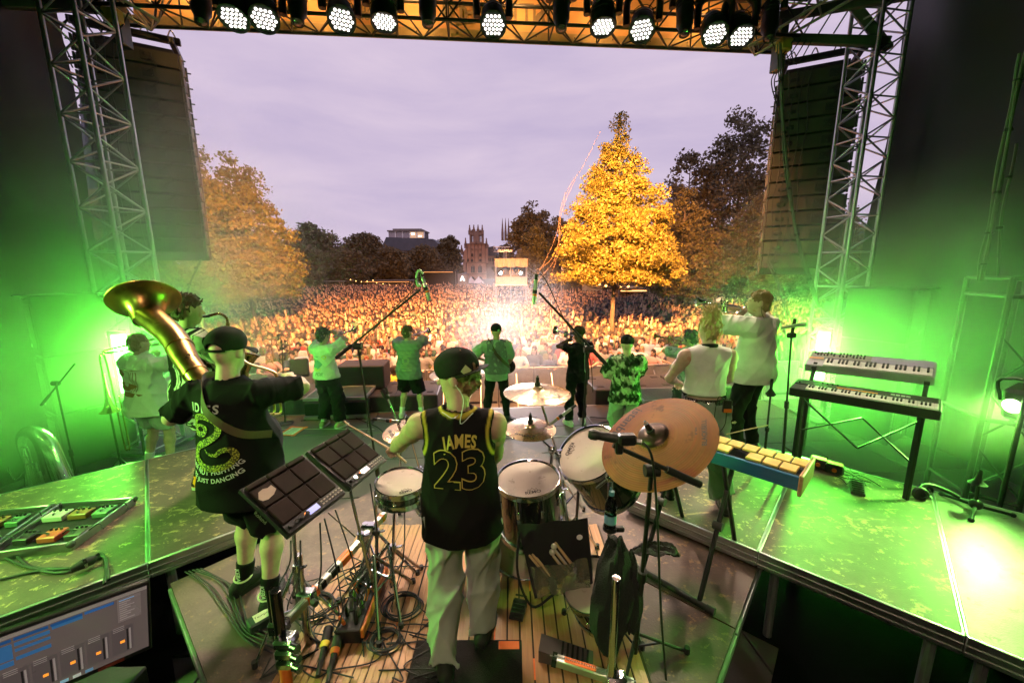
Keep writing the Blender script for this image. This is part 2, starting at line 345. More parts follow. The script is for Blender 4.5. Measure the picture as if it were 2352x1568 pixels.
# eyelet rings and seams on the right wall
# ---- truss towers and front truss
m_tr = ALU
def truss(T, p, q, wd, n, upv, mat=m_tr, rc=.025, rb=.0125, faces=(0, 1, 2, 3), rot=0.):
    p, q = A(p, dtype=float), A(q, dtype=float); x, y, d = frame(q-p, upv); L = np.linalg.norm(q-p)
    c, s = math.cos(rot), math.sin(rot); x, y = x*c+y*s, -x*s+y*c
    cor = [(x*i+y*j)*wd/2 for i, j in ((-1, -1), (1, -1), (1, 1), (-1, 1))]
    for k in cor: bar(T, 'chord', p+k, q+k, rc, mat, 12)
    st = L/n
    for f in faces:
        a, b = cor[f], cor[(f+1) % 4]
        for i in range(n):
            s0, s1 = p+d*st*i, p+d*st*(i+1)
            if (i+f) % 2: a_, b_ = b, a
            else: a_, b_ = a, b
            bar(T, 'brace', s0+a_, s1+b_, rb, mat)
            if i % 2 == 0: bar(T, 'cross_bar', s0+a, s0+b, rb, mat)
for nm, (px, py), Y, dist in (('left', (175, 0), 6.0, 'left of the stage beside the line array'), ('right', (2027, 0), 7.1, 'right of the stage beside the line array')):
    b = at(px, py, Y); T = thing('truss_tower', 'silver aluminium truss tower %s' % dist, 'truss tower', (b[0], b[1], 0), 'roof towers')
    part(T, 'base_plate', box((b[0], b[1], .03), (.8, .8, .06), .01), STEEL)
    truss(T, (b[0], b[1], .06), (b[0], b[1], 9.0), .50, 30, (0, 1, 0), rot=R(-6 if nm == 'left' else 10), rc=.03, rb=.0135, faces=(0, 1, 2, 3))
TRY = 7.2; m_trd = M('black_truss', (.03, .028, .026), .5, .4)
FT = thing('front_truss', 'dark lighting truss across the top front of the stage', 'lighting truss', sg(0, TRY, 6.7))
truss(FT, sg(-5.4, TRY, 6.78), sg(5.4, TRY, 6.78), .52, 26, (0, 0, 1), m_trd, rc=.026, rb=.014)
# header banner behind the truss, printed side outward, lettering showing through in reverse
m_ban = M('orange_banner', (.62, .33, .12), .6, var=.12, scale=2, bump=.15, bscale=3)
ban = solo('header_banner', xf(gridsheet(60, 6, lambda u, v: (-5.6+11.2*u, 7.95+.02*math.sin(u*60), 6.86+.9*v)), rotz(TH)), m_ban, 'orange header banner behind the front truss, lettering seen reversed', 'banner')
m_bl = M('banner_ink', (.25, .17, .09), .7)
rgt = -nrm(sg(1, 0)); frt = sg(0, -1)
for s, px, py, hh in (('ster', 828, 18, .17), ('ena', 828, 34, .17), ('OI', 1045, 34, .30), ('TEI', 1092, 34, .30), ('STR', 1205, 34, .30), ('N', 1243, 38, .30), ('Ü', 1262, 36, .34), ('M:', 1425, 45, .24)):
    v = ray(px, py); a0 = sg(0, 7.90); nn = sg(0, 1); t = ((a0-CAM)@nn)/(v@nn); c = CAM+v*t
    V, F = text_geo(s, hh*1.5, .003); o = put('lettering', mesh_of('lettering', (V[:, :1]*rgt+V[:, 1:2]*A([0, 0, 1.])+c-ORG[ban.name], F), False), m_bl, ban)
beam = solo('header_rail', xf(box((0, 7.98, 6.84), (11.4, .1, .16), .01), rotz(TH)), M('rail_paint', (.42, .30, .13), .5, .3), 'long brass coloured rail under the header banner', 'rail')
for i in range(16):
    part(beam, 'bolt', xf(ball((-5.2+i*.7, 7.92, 6.84), .014, 6, 4), rotz(TH)), CHR)
# corner steelwork above each line array
def corner_steel(lab, x0, s):
    T = thing('corner_steelwork', lab, 'steelwork', sg(x0, 7.3, 6.5))
    truss(T, sg(x0-.2*s, 7.3, 6.62), sg(x0+1.9*s, 4.9, 7.5), .4, 7, (0, 0, 1), M('warm_truss', (.5, .45, .38), .4, .9), rc=.022, rb=.012)
    part(T, 'upright_plate', xf(box((x0+.25*s, 7.15, 6.45), (.14, .2, .75), .01), rotz(TH)), STEEL)
    for a, b in (((x0+.2*s, 7.1, 6.55), (x0+1.5*s, 6.4, 6.2)), ((x0+.1*s, 7.2, 6.9), (x0+1.6*s, 6.2, 6.75)), ((x0+1.0*s, 6.9, 7.2), (x0+1.5*s, 6.4, 6.1))):
        part(T, 'steel_beam', obox(sg(*a), sg(*b), .1, .14, .01), STEEL)
    for k in range(5): bar(T, 'brace', sg(x0+.1*s+.2*k*s, 7.2-.1*k, 6.5), sg(x0+.35*s+.2*k*s, 7.0-.1*k, 7.1), .012, ALUD)
    part(T, 'chain_motor', xf(box((x0+.15*s, 6.9, 6.35), (.22, .16, .2), .03), rotz(TH)), M('hoist_paint', (.55, .30, .08), .45))
    for k in range(4): part(T, 'cable', tube(spl([sg(x0+.1*s*k, 7.0, 6.45), sg(x0+.1*s*k+.1*s, 6.9, 6.2-.04*k), sg(x0+.25*s+.1*s*k, 6.8, 6.4)]), .009), RUB)
corner_steel('orange lit roof corner steelwork above the left line array', -5.0, -1)
corner_steel('orange lit roof corner steelwork above the right line array', 4.9, 1)
# ---- line arrays
m_cab = M('cabinet_paint', (.040, .035, .032), .62, var=.2, bump=.35, bscale=180)
m_grill = M('cabinet_side', (.10, .075, .055), .5, .5, bump=.2)
def cab_geo(wd, h0, h1, dp):    # trapezoid box: rear lower than the front
    V = A([[i*wd/2, y, k*h/2] for i in (-1, 1) for (y, h) in ((0, h0), (dp, h1)) for k in (-1, 1)])
    return V, [(0, 1, 3, 2), (4, 6, 7, 5), (0, 4, 5, 1), (2, 3, 7, 6), (0, 2, 6, 4), (1, 5, 7, 3)]
def line_array(label, top, yaw, n, wd, hh, dp, bend):
    T = thing('line_array', label, 'loudspeaker array', top, 'hanging line arrays'); Z = rotz(yaw); p = A(top, dtype=float); ang = 0.
    part(T, 'rigging_frame', jn(xf(box((0, .1, .16), (wd+.12, .1, .1), .01), Z, top), xf(box((-wd/2+.05, .35, .1), (.08, .9, .1), .01), Z, top), xf(box((wd/2-.05, .35, .1), (.08, .9, .1), .01), Z, top), xf(box((0, .7, .2), (wd*.9, .08, .08), .01), Z, top)), BLK)
    for i in range(4): part(T, 'shackle', tube(spl([p+Z@A([-wd/2+.1+i*wd/3.6, .1, .2]), p+Z@A([-wd/2+.16+i*wd/3.6, .1, .32]), p+Z@A([-wd/2+.22+i*wd/3.6, .1, .2])]), .012, 6), CHR)
    cm = mesh_of('cabinet', jn(cab_geo(wd, hh*.86, hh*.97, dp)), False); cm.materials.append(m_cab)
    two = []
    for s in (-1, 1):
        q = mesh_of('side_plate', box((s*(wd/2+.012), dp*.55, 0), (.02, dp*.85, hh*.8), .004), False); q.materials.append(m_grill); two.append((q, 'side_plate'))
        for yy in (.03, dp*.9): q = mesh_of('rigging_arm', obox((s*(wd/2+.03), yy, -hh*.45), (s*(wd/2+.03), yy, hh*.45), .03, .05), False); q.materials.append(STEEL); two.append((q, 'rigging_arm')); q = mesh_of('locking_pin', cyl((s*(wd/2+.045), yy-.01, .03), (s*(wd/2+.1), yy-.01, .03), .012)); q.materials.append(STEEL); two.append((q, 'locking_pin'))
    pmh = mesh_of('connector_plate', jn(box((wd*.17, -.006, 0), (.15, .014, hh*.5), .003), cyl((wd*.15, -.01, .03), (wd*.15, -.035, .03), .018), cyl((wd*.2, -.01, -.03), (wd*.2, -.035, -.03), .018))); pmh.materials.append(BLKP)
    nm_ = mesh_of('rear_handle', jn(box((-wd*.32, .012, 0), (.16, .05, hh*.3), .02)), True); nm_.materials.append(BLKP)
    off = A([0., 0, -.06]); joints = [p+Z@A([0, 0, -.05])]
    for i in range(n):
        ang = bend*(max(0, i-n*.5)/(n*.5))**1.6; d = A([0, math.sin(ang)*-1, -math.cos(ang)])   # array curls back under itself
        c = off+d*hh/2; o = put('cabinet', cm, None, T); RM = Z@rotx(-ang)
        Mx = np.eye(4); Mx[:3, :3] = RM; Mx[:3, 3] = Z@c; o.matrix_local = Matrix(Mx.tolist())
        for q, nn in two+[(pmh, 'connector_plate'), (nm_, 'rear_handle')]: put(nn, q, None, o)
        off = off+d*hh; joints.append(p+Z@(off+A([0, -.02, 0])))
    J = A(joints)
    for k in range(4):
        pts = [J[i]+Z@A([wd*(-.42+.1*k)+.03*math.sin(i*1.3+k), -.05-.02*math.sin(i*2+k), 0]) for i in range(0, n+1)]
        part(T, 'speaker_cable', tube(spl(pts, 4), .009, 6), RUB)
    for i in range(0, n-1):
        pts = [J[i]+Z@A([wd*.2, -.04, -hh*.5]), J[i]+Z@A([wd*.28, -.1, -hh*1.1]), J[i+1]+Z@A([wd*.16, -.04, -hh*.5])]
        part(T, 'link_cable', tube(spl(pts, 5), .006, 5), RUB)
    for k in range(2): part(T, 'cable_loop', tube(spl([J[0]+Z@A([-wd/2, -.05, .15]), J[0]+Z@A([-wd/2-.12-.05*k, -.05, -.1]), J[0]+Z@A([-wd/2-.05, -.05, -.45-.1*k])]), .011, 6), RUB)
    return T, J
PL = at(290, 90, 7.4); PR = at(1888, 145, 8.3)
line_array('tall black line array hanging at the left of the stage opening', PL, R(30), 13, 1.30, .262, .62, R(16))
line_array('tall black line array hanging at the right of the stage opening', PR, R(-27), 13, 1.24, .288, .62, R(16))
# ---- side fill stacks
m_sub = M('sub_paint', (.045, .042, .046), .6, bump=.3, bscale=160)
def stack(label, px, py, Y, sx, yaw, cols=2, rows=3, wd=.75, hh=.82, dp=.8, grp='side fill stacks'):
    b = at(px, py, Y); T = thing('speaker_stack', label, 'loudspeakers', (b[0], b[1], 0), grp); Z = rotz(yaw)
    for j in range(rows):
        for i in range(cols):
            c = A([(i-(cols-1)/2)*(wd+.01), 0, hh*(j+.5)]); s_ = part(T, 'cabinet', xf(box(c, (wd-.01, dp, hh-.012), .012), Z, (b[0], b[1], 0)), m_sub)
            part(s_, 'grille', xf(box(c+A([0, -dp/2-.004, -.02]), (wd-.12, .012, hh-.2), .004), Z, (b[0], b[1], 0)), BLKP)
            part(s_, 'badge', xf(box(c+A([.1, -dp/2-.012, -hh*.33]), (.05, .006, .04)), Z, (b[0], b[1], 0)), M('badge', (.5, .5, .5), .4))
            part(s_, 'handle', xf(box(c+A([-.0, -dp/2-.01, hh*.44]), (wd*.6, .02, .03), .008), Z, (b[0], b[1], 0)), BLK)
    part(T, 'horn_lip', xf(box((0, -dp/2-.05, hh*rows+.0), (wd*cols*.8, .12, .03), .01), Z, (b[0], b[1], 0)), STEEL)
stack('dark loudspeaker stack at the left behind the trombone player', 150, 800, 5.9, 1, R(-28))
stack('dark loudspeaker stack at the right behind the keyboards', 2040, 800, 6.6, 1, R(30))
# ---- subs along the stage front
def subrow(px0, px1, n, lab, y0=8.25):
    for i in range(n):
        px = px0+(px1-px0)*(i+.5)/n; b = at(px, 880, y0+.082*at(px, 880, y0)[0]); wd = (at(px1, 880, y0)[0]-at(px0, 880, y0)[0])/n
        T = thing('subwoofer', lab % ('first second third fourth fifth'.split()[i]), 'subwoofer', (b[0], b[1], GZ), 'subwoofers along the stage front')
        Z = rotz(TH); part(T, 'cabinet', xf(box((0, 0, .92), (wd-.02, 1.05, 1.8), .02), Z, (b[0], b[1], GZ)), m_sub)
        for s in (-1, 1):
            for t in (-1, 1): part(T, 'rigging_slot', xf(box((s*wd*.3, t*.3, 1.822), (.14, .09, .012), .003), Z, (b[0], b[1], GZ)), RUB)
        part(T, 'handle', xf(box((0, -.53, 1.4), (.22, .03, .12), .01), Z, (b[0], b[1], GZ)), BLK)
subrow(640, 1010, 4, '%s subwoofer from the left in the row before the stage')
subrow(1350, 1720, 4, '%s subwoofer in the row right of the centre gap')
# ---- crowd barrier
BY = 12.15
m_bar = M('barrier_steel', (.42, .41, .39), .38, .8)
for i in range(20):
    x0 = -11.2+i*1.12; T = thing('crowd_barrier', '%s steel crowd barrier panel counted from the left' % ('1st 2nd 3rd'.split()+['%dth' % k for k in range(4, 30)])[i], 'barrier', (*sg(x0, BY-.0)[:2], GZ), 'crowd barrier panels')
    part(T, 'sheet', xf(box((x0, BY, GZ+.62), (1.08, .02, 1.02)), rotz(TH)), m_bar, smooth=False)
    part(T, 'top_rail', xf(box((x0, BY+.02, GZ+1.17), (1.10, .09, .05), .012), rotz(TH)), m_bar)
    for s in (-.53, .53): part(T, 'post', xf(box((x0+s, BY-.03, GZ+.6), (.04, .05, 1.18), .006), rotz(TH)), m_bar)
    part(T, 'brace', obox(sg(x0, BY-.03, GZ+1.0), sg(x0, BY-.85, GZ+.06), .04, .04, .005), m_bar)
    part(T, 'tread_plate', xf(box((x0, BY-.5, GZ+.03), (1.06, .95, .03), .004), rotz(TH)), m_bar)
# ================================================================ trees
def leaf_mat(name, col, tr):
    m = bpy.data.materials.new(name); m.use_nodes = True; n, l = m.node_tree.nodes, m.node_tree.links; b = n['Principled BSDF']; out = n['Material Output']
    g = n.new('ShaderNodeNewGeometry'); hs = n.new('ShaderNodeHueSaturation'); hs.inputs['Color'].default_value = (*col, 1)
    m1 = n.new('ShaderNodeMapRange'); l.new(g.outputs['Random Per Island'], m1.inputs['Value']); m1.inputs['To Min'].default_value = .68; m1.inputs['To Max'].default_value = 1.32; l.new(m1.outputs['Result'], hs.inputs['Value'])
    m2 = n.new('ShaderNodeMapRange'); l.new(g.outputs['Random Per Island'], m2.inputs['Value']); m2.inputs['To Min'].default_value = .485; m2.inputs['To Max'].default_value = .515; l.new(m2.outputs['Result'], hs.inputs['Hue'])
    l.new(hs.outputs['Color'], b.inputs['Base Color']); b.inputs['Roughness'].default_value = .55
    t = n.new('ShaderNodeBsdfTranslucent'); l.new(hs.outputs['Color'], t.inputs['Color']); mx = n.new('ShaderNodeMixShader'); mx.inputs['Fac'].default_value = tr
    l.new(b.outputs[0], mx.inputs[1]); l.new(t.outputs[0], mx.inputs[2]); l.new(mx.outputs[0], out.inputs['Surface']); return m
m_bark = M('bark', (.11, .085, .06), .9, var=.35, scale=14, bump=.8, bscale=25, stretch=(1, 1, .3))
LF_LIN = leaf_mat('linden_leaf', (.20, .17, .028), .38); LF_DK = leaf_mat('dark_leaf', (.13, .105, .055), .35); LF_MID = leaf_mat('mid_leaf', (.12, .10, .032), .3)  # dark leaf colour is lightened to stand in for distance haze
def tree(name, label, base, H, prof, nclump, nleaf, ls, mat, z_clear, rt, seed, crad=.5, tall=1., lean=0., sx=1.0, group='trees round the square', droop=.25):
    g = np.random.default_rng(seed); bx, by = base; T = thing(name, label, 'tree', (bx, by, GZ), group)
    zs = np.linspace(z_clear, H, 60); pr = A([prof((z-z_clear)/(H-z_clear)) for z in zs]); cdf = np.cumsum(pr**1.5+.02); cdf /= cdf[-1]
    z = np.interp(g.random(nclump), cdf, zs); r_env = np.interp(z, zs, pr); th = g.random(nclump)*2*math.pi
    lob = 1+.16*np.sin(3*th+seed)+.12*np.sin(5*th-z*.9+seed*2)+.10*np.sin(z*2.1+th*2)
    rr = r_env*lob*np.sqrt(g.uniform(.12, 1.0, nclump))
    C = np.stack([bx+rr*np.cos(th)*sx+lean*z, by+rr*np.sin(th), GZ+z-droop*rr*.3], 1)
    cs = crad*g.uniform(.55, 1.25, nclump)
    k = g.integers(0, nclump, nleaf); dv = g.normal(size=(nleaf, 3)); dv /= np.linalg.norm(dv, axis=1)[:, None]; dv *= (g.random(nleaf)**.45)[:, None]*cs[k][:, None]*A([1, 1, .6])
    P = C[k]+dv
    u = g.normal(size=(nleaf, 3)); u /= np.linalg.norm(u, axis=1)[:, None]; v = np.cross(u, g.normal(size=(nleaf, 3))); v /= np.linalg.norm(v, axis=1)[:, None]
    s = ls*g.uniform(.45, 1.3, nleaf)[:, None]
    V = np.stack([P-u*s*.55, P+v*s*.42, P+u*s*.6, P-v*s*.42], 1).reshape(-1, 3)-A([bx, by, GZ])
    cr = put('crown', big_mesh('crown', V, np.arange(4*nleaf).reshape(-1, 4), False), mat, T); cr['kind'] = 'stuff'
    tp = A([lean*H, 0, H*.96]); path = [A([0, 0, 0]), A([.03, .02, z_clear*.5]), tp*.45+A([.05, -.04, 0]), tp*.75, tp]
    gs = tube(spl(path, 5), np.interp(np.linspace(0, 1, 21), [0, .15, .5, 1], [rt*1.25, rt, rt*.6, .02]), 9)
    tr = put('trunk', mesh_of('trunk', gs), m_bark, T)
    L = []
    for i in g.choice(nclump, min(nclump, 46), False):
        c = C[i]-A([bx, by, GZ]); z0 = max(z_clear*.85, c[2]-.45*math.hypot(c[0], c[1])-.4); a = A([lean*z0, 0, z0]); m_ = (a+c)/2+A([0, 0, -.12*np.linalg.norm(c-a)])
        L.append(tube(spl([a, m_, c], 4), np.linspace(rt*.28, .012, 9), 5))
    lb = put('limbs', mesh_of('limbs', jn(*L)), m_bark, T); lb['kind'] = 'stuff'
    return T
cone_p = lambda t: (.70+.30*min(1, t*5.5))*(1-t)**.98*3.05*(1 if t < .97 else .8)+.10
oval_p = lambda R_: (lambda t: R_*math.sqrt(max(0, 1-(2*t-.85)**2/1.35))*(1-.25*t)+.05)
b = at(1404, 745, 18.6); tree('linden_tree', 'conical linden lit bright yellow standing in the crowd', b[:2], 10.7, cone_p, 720, 88000, .096, LF_LIN, 3.9, .12, 3, .46, droop=.4)
b = at(590, 800, 20.5); tree('linden_tree', 'orange lit linden at the left, right beside the line array', b[:2], 9.8, lambda t: 2.8*(1-t)**.75*(.6+.4*min(1, 5*t))+.12, 520, 32000, .135, LF_LIN, 3.2, .14, 11, .5, droop=.5)
b = at(470, 800, 17.5); tree('linden_tree', 'orange lit linden mostly hidden behind the left line array', b[:2], 10.0, lambda t: 2.9*(1-t)**.7*(.6+.4*min(1, 5*t))+.12, 520, 30000, .13, LF_LIN, 3.2, .14, 12, .5, droop=.5)
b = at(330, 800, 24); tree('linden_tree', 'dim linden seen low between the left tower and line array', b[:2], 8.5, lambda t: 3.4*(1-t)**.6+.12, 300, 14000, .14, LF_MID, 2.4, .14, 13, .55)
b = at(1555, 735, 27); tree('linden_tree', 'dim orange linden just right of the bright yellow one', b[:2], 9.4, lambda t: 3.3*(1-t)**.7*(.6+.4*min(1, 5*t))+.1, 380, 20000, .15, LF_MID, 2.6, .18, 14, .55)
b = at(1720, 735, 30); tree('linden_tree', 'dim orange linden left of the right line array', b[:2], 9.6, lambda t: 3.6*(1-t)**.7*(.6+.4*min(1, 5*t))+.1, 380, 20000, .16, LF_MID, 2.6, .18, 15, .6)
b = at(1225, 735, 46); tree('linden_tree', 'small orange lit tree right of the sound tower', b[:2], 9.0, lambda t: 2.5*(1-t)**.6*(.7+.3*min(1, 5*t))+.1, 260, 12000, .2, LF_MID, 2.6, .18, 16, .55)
DT = 'dark broadleaf tree '
for lab, px, Y, H, R_, n, sd in ((DT+'with ragged top, tallest on the right', 1668, 42, 19.2, 4.3, 330, 21), (DT+'with two tops left of the tallest one', 1560, 44, 16.0, 3.3, 240, 22), (DT+'at the far right behind the line array', 1790, 40, 13., 4.4, 260, 23),
        (DT+'above the sound tower', 1222, 62, 13.6, 3.8, 260, 24), (DT+'peeking out left of the bright yellow linden', 1290, 58, 11.4, 3.5, 200, 25), (DT+'first from the left in the far row', 735, 74, 12.0, 4.9, 300, 26),
        (DT+'second from the left in the far row', 845, 86, 11.1, 5.8, 320, 27), (DT+'in front of the slate roofed building', 978, 95, 9.0, 5.0, 300, 28), (DT+'low one in front of the far row', 905, 80, 8.0, 4.0, 220, 29),
        (DT+'pointed, left of the gothic gable', 1036, 120, 13.2, 4.0, 260, 30), (DT+'small one beside the gothic gable', 1160, 120, 11., 3.2, 160, 31), (DT+'behind the orange lindens at the left', 690, 60, 8.2, 4.0, 240, 32),
        (DT+'low at the edge of the far row', 800, 70, 7.6, 4.3, 240, 33), (DT+'low before the far right facade', 1860, 36, 9.5, 4.0, 220, 34)):
    b = at(px, 735, Y); tree('broadleaf_tree', lab, b[:2], H, oval_p(R_), n, int(n*62), .0042*Y+.12, LF_DK, max(2., H*.16), .25, sd, R_*.30, group='dark trees behind the crowd')
# ================================================================ buildings
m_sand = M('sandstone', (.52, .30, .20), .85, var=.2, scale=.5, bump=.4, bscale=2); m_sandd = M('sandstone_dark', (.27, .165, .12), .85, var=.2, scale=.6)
m_slate = M('slate', (.075, .078, .095), .6, var=.2, scale=.8, bump=.3, bscale=3); m_dkwin = M('dark_glass', (.02, .02, .025), .12, var=.05)
m_render = M('pale_render', (.20, .17, .155), .85, var=.12, scale=.4)
m_lit = M('lit_room', (1, .62, .3), .5, emit=1.6, ecol=(1, .55, .25))
m_litw = M('lit_white', (1, .9, .8), .5, emit=3.5, ecol=(1, .9, .78))
def ZX(zx, zy): return 861.3+zx*.1953, 488.1+zy*.1953
GY = 150.
def gp(zx, zy, dy=0.): return at(*ZX(zx, zy), GY+dy)
def slab(zx0, zy0, zx1, zy1, d0, d1):
    a, b = gp(zx0, zy1), gp(zx1, zy0); return box(((a[0]+b[0])/2, GY+(d0+d1)/2, (a[2]+b[2])/2), (abs(b[0]-a[0]), d1-d0, abs(b[2]-a[2])))
def arch_poly(zx, zy0, zy1, hw):  # pointed arch outline in zoom units
    return [(zx-hw, zy1), (zx-hw, zy0+hw*1.1), (zx-hw*.55, zy0+hw*.4), (zx, zy0), (zx+hw*.55, zy0+hw*.4), (zx+hw, zy0+hw*1.1), (zx+hw, zy1)]
def plate(poly, d0, d1):
    P = [gp(*p) for p in poly]; n = len(P); V = [(p[0], GY+d0, p[2]) for p in P]+[(p[0], GY+d1, p[2]) for p in P]
    return A(V), [tuple(range(n)), tuple(range(n, 2*n))[::-1]]+[(i, i+n, (i+1) % n+n, (i+1) % n) for i in range(n)]
bz = gp(1190, 860)
G = thing('gothic_hall', 'sandstone gothic hall with stepped gable and four tall pinnacles', 'building', (bz[0], GY, GZ))
part(G, 'wall', jn(slab(1085, 590, 1300, 905, 0, 12), slab(1065, 365, 1320, 592, .3, 12), plate([(1030, 470), (1066, 420), (1066, 700), (1030, 700)], .5, 12)), m_sand, smooth=False)
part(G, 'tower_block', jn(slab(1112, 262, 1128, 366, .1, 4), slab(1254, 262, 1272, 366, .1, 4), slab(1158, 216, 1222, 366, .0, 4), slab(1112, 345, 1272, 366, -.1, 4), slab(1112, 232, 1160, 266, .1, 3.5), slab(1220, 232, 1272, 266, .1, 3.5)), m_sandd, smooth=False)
for zx, z0, z1 in ((1115, 140, 262), (1163, 140, 240), (1213, 140, 240), (1263, 140, 262), (1067, 292, 420), (1312, 295, 420), (1141, 200, 240), (1240, 200, 240), (1020, 378, 480), (1030, 420, 500)):
    p, q = gp(zx, z1, .6), gp(zx, z0, .6); h = q[2]-p[2]
    part(G, 'pinnacle', jn(lathe([(.55, 0), (.55, h*.35), (.75, h*.36), (.42, h*.42), (.16, h*.86), (.34, h*.89), (.1, h*.93), (.03, h)], p, n=8)), m_sandd, ang=20)
for zx, z0, z1, hw in ((1142, 472, 520, 13), (1240, 472, 520, 13), (1095, 535, 582, 11), (1142, 538, 582, 13), (1240, 538, 582, 13), (1152, 612, 708, 23), (1235, 612, 708, 23)):
    wv = part(G, 'window', plate(arch_poly(zx, z0, z1, hw), -.25, .12), m_sandd, smooth=False)
    for s in (-.5, .5): part(wv, 'pane', plate(arch_poly(zx+hw*s, z0+hw*.9, z1-3, hw*.36), -.42, -.2), m_dkwin, smooth=False)
for zx in (1141, 1240):
    part(G, 'tracery', jn(*[slab(zx-13+k*8.6, 268, zx-10.5+k*8.6, 350, .4, .9) for k in range(4)], slab(zx-14, 300, zx+14, 304, .4, .9), slab(zx-14, 275, zx+14, 279, .4, .9)), m_sandd, smooth=False)
for zx, zy, r in ((1188, 365, 13), (1143, 432, 10), (1190, 436, 9), (1240, 432, 10)):
    c = gp(zx, zy, -.12); part(G, 'roundel', jn(lathe([(r*.031*.62, -.1), (r*.031, -.1), (r*.031, .3)], c, (0, -1, 0), 16)), m_sandd)
for zx in (1150, 1240): part(G, 'arcade_arch', plate(arch_poly(zx, 752, 880, 27), -.3, .1), m_dkwin, smooth=False)
for zy in (590, 722, 366): part(G, 'cornice', slab(1062 if zy < 500 else 1078, zy-3, 1322 if zy < 500 else 1306, zy+4, -.5, .4), m_sandd, smooth=False)
for k in range(6): part(G, 'blind_tracery', slab(1085+k*42, 372, 1088+k*42, 585, -.15, .4), m_sandd, smooth=False)
W = thing('side_wing', 'dark gabled hall wing to the right of the gothic gable', 'building', (*gp(1380, 860)[:2], GZ))
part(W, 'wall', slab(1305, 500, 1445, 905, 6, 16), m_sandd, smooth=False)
part(W, 'roof', plate([(1318, 505), (1320, 400), (1395, 385), (1450, 505)], 5, 17), m_slate, smooth=False)
for k in range(5): part(W, 'window', slab(1325+k*22, 530, 1335+k*22, 570, 5.7, 6.1), m_dkwin, smooth=False)
for k in range(3): part(W, 'spire', lathe([(.5, 0), (.5, 3), (.05, 9)], gp(1500+k*36, 330, 20), n=6), m_sandd)
# slate-roofed hall with glazed rooftop storey
S_ = thing('modern_hall', 'slate roofed hall with a glazed penthouse storey on top', 'building', (*gp(440, 860)[:2], GZ))
part(S_, 'wall', slab(210, 448, 872, 905, -2, 16), m_render, smooth=False)
part(S_, 'roof', plate([(95, 452), (160, 296), (700, 318), (760, 372), (800, 452)], -3, 10), m_slate, smooth=False)
part(S_, 'penthouse_core', slab(158, 225, 575, 300, 1.2, 8), M('room', (.10, .08, .08), .8), smooth=False)
part(S_, 'penthouse_roof', jn(slab(148, 208, 582, 226, -.6, 9), slab(200, 186, 536, 210, 1, 7)), m_render, smooth=False)
for k in range(5):
    f = part(S_, 'window', slab(160+k*84, 228, 238+k*84, 298, .2, .5), M('bay_glass%d' % (k > 2), (.30, .26, .30) if k < 3 else (.5, .34, .22), .1, emit=0 if k < 3 else .5, ecol=(1, .6, .35)), smooth=False)
    part(f, 'mullion', slab(238+k*84, 226, 245+k*84, 300, -.2, .5), WHT, smooth=False)
    if k in (3, 4): part(f, 'ceiling_lamp', slab(175+k*84, 240 if k == 3 else 270, 210+k*84, 262 if k == 3 else 284, .05, .2), m_litw, smooth=False)
for zx, zy0, hh in ((280, 480, 90), (850, 470, 80)): part(S_, 'window', slab(zx-22, zy0, zx+26, zy0+hh, -2.2, -1.9), m_dkwin, smooth=False)
p0, p1 = at(236, 440, 140), at(243, 130, 140); hS = p1[2]-p0[2]
T = thing('church_spire', 'dark church spire seen between the left tower and line array', 'church', (p0[0], 140, GZ)); part(T, 'tower', box((p0[0], 140, (GZ+p0[2])/2), (9, 9, p0[2]-GZ)), m_sandd, smooth=False); part(T, 'spire', lathe([(4.2, 0), (.15, hS)], p0, n=8), m_slate, ang=10)
for k in range(14):
    for q in range(4): r_ = 4.2*(1-k/14)+.2; part(T, 'crocket', ball((p0[0]+r_*math.cos(q*1.57+.4), 140+r_*math.sin(q*1.57+.4), p0[2]+hS*k/14), .42, 6, 4), m_slate)
# ---- facade behind the right-hand trees with lit shop fronts
FY = 52.
def fp(px, py): return at(px, py, FY)
F_ = thing('street_facade', 'dim row of house fronts behind the right trees with lit doors', 'building', (*fp(1700, 735)[:2], GZ))
def fbox(x0, y0, x1, y1, d0, d1):
    a, b = fp(x0, y1), fp(x1, y0); return box(((a[0]+b[0])/2, FY+(d0+d1)/2, (a[2]+b[2])/2), (abs(b[0]-a[0]), d1-d0, abs(b[2]-a[2])))
part(F_, 'wall', fbox(1330, 560, 2010, 742, 0, 10), M('dark_render', (.10, .085, .075), .9), smooth=False)
part(F_, 'roof', fbox(1320, 520, 2020, 562, -1, 9), m_slate, smooth=False)
for x0, y0, x1, y1, mm, nm in ((1557, 648, 1600, 668, m_lit, 'lit_sign'), (1626, 655, 1668, 712, M('door_frame', (.40, .42, .45), .6), 'door'), (1690, 648, 1760, 712, M('shop_glow', (1, .55, .2), .5, emit=.35, ecol=(1, .5, .15)), 'shop_window'), (1700, 640, 1764, 649, M('shop_lamp', (1, .8, .4), .5, emit=1.2, ecol=(1, .75, .35)), 'lamp_strip'),
        (1798, 652, 1812, 712, m_dkwin, 'window'), (1830, 652, 1846, 712, m_dkwin, 'window'), (1870, 652, 1890, 712, m_dkwin, 'window'), (1500, 640, 1520, 700, m_dkwin, 'window'), (1520, 652, 1545, 668, M('grey_panel', (.2, .2, .22), .6), 'panel')):
    o = part(F_, nm, fbox(x0, y0, x1, y1, -.25, .1), mm, smooth=False)
    if nm == 'door': part(o, 'door_leaf', fbox(1636, 672, 1660, 712, -.32, -.2), M('door_wood', (.35, .2, .1), .6), smooth=False)
    if nm == 'shop_window':
        for k in range(4): part(o, 'mullion', fbox(1690+k*22, 648, 1693+k*22, 712, -.4, -.2), BLK, smooth=False)
for k in range(4): part(F_, 'upper_window', fbox(1520+k*95, 590, 1545+k*95, 628, -.2, .1), m_dkwin, smooth=False)
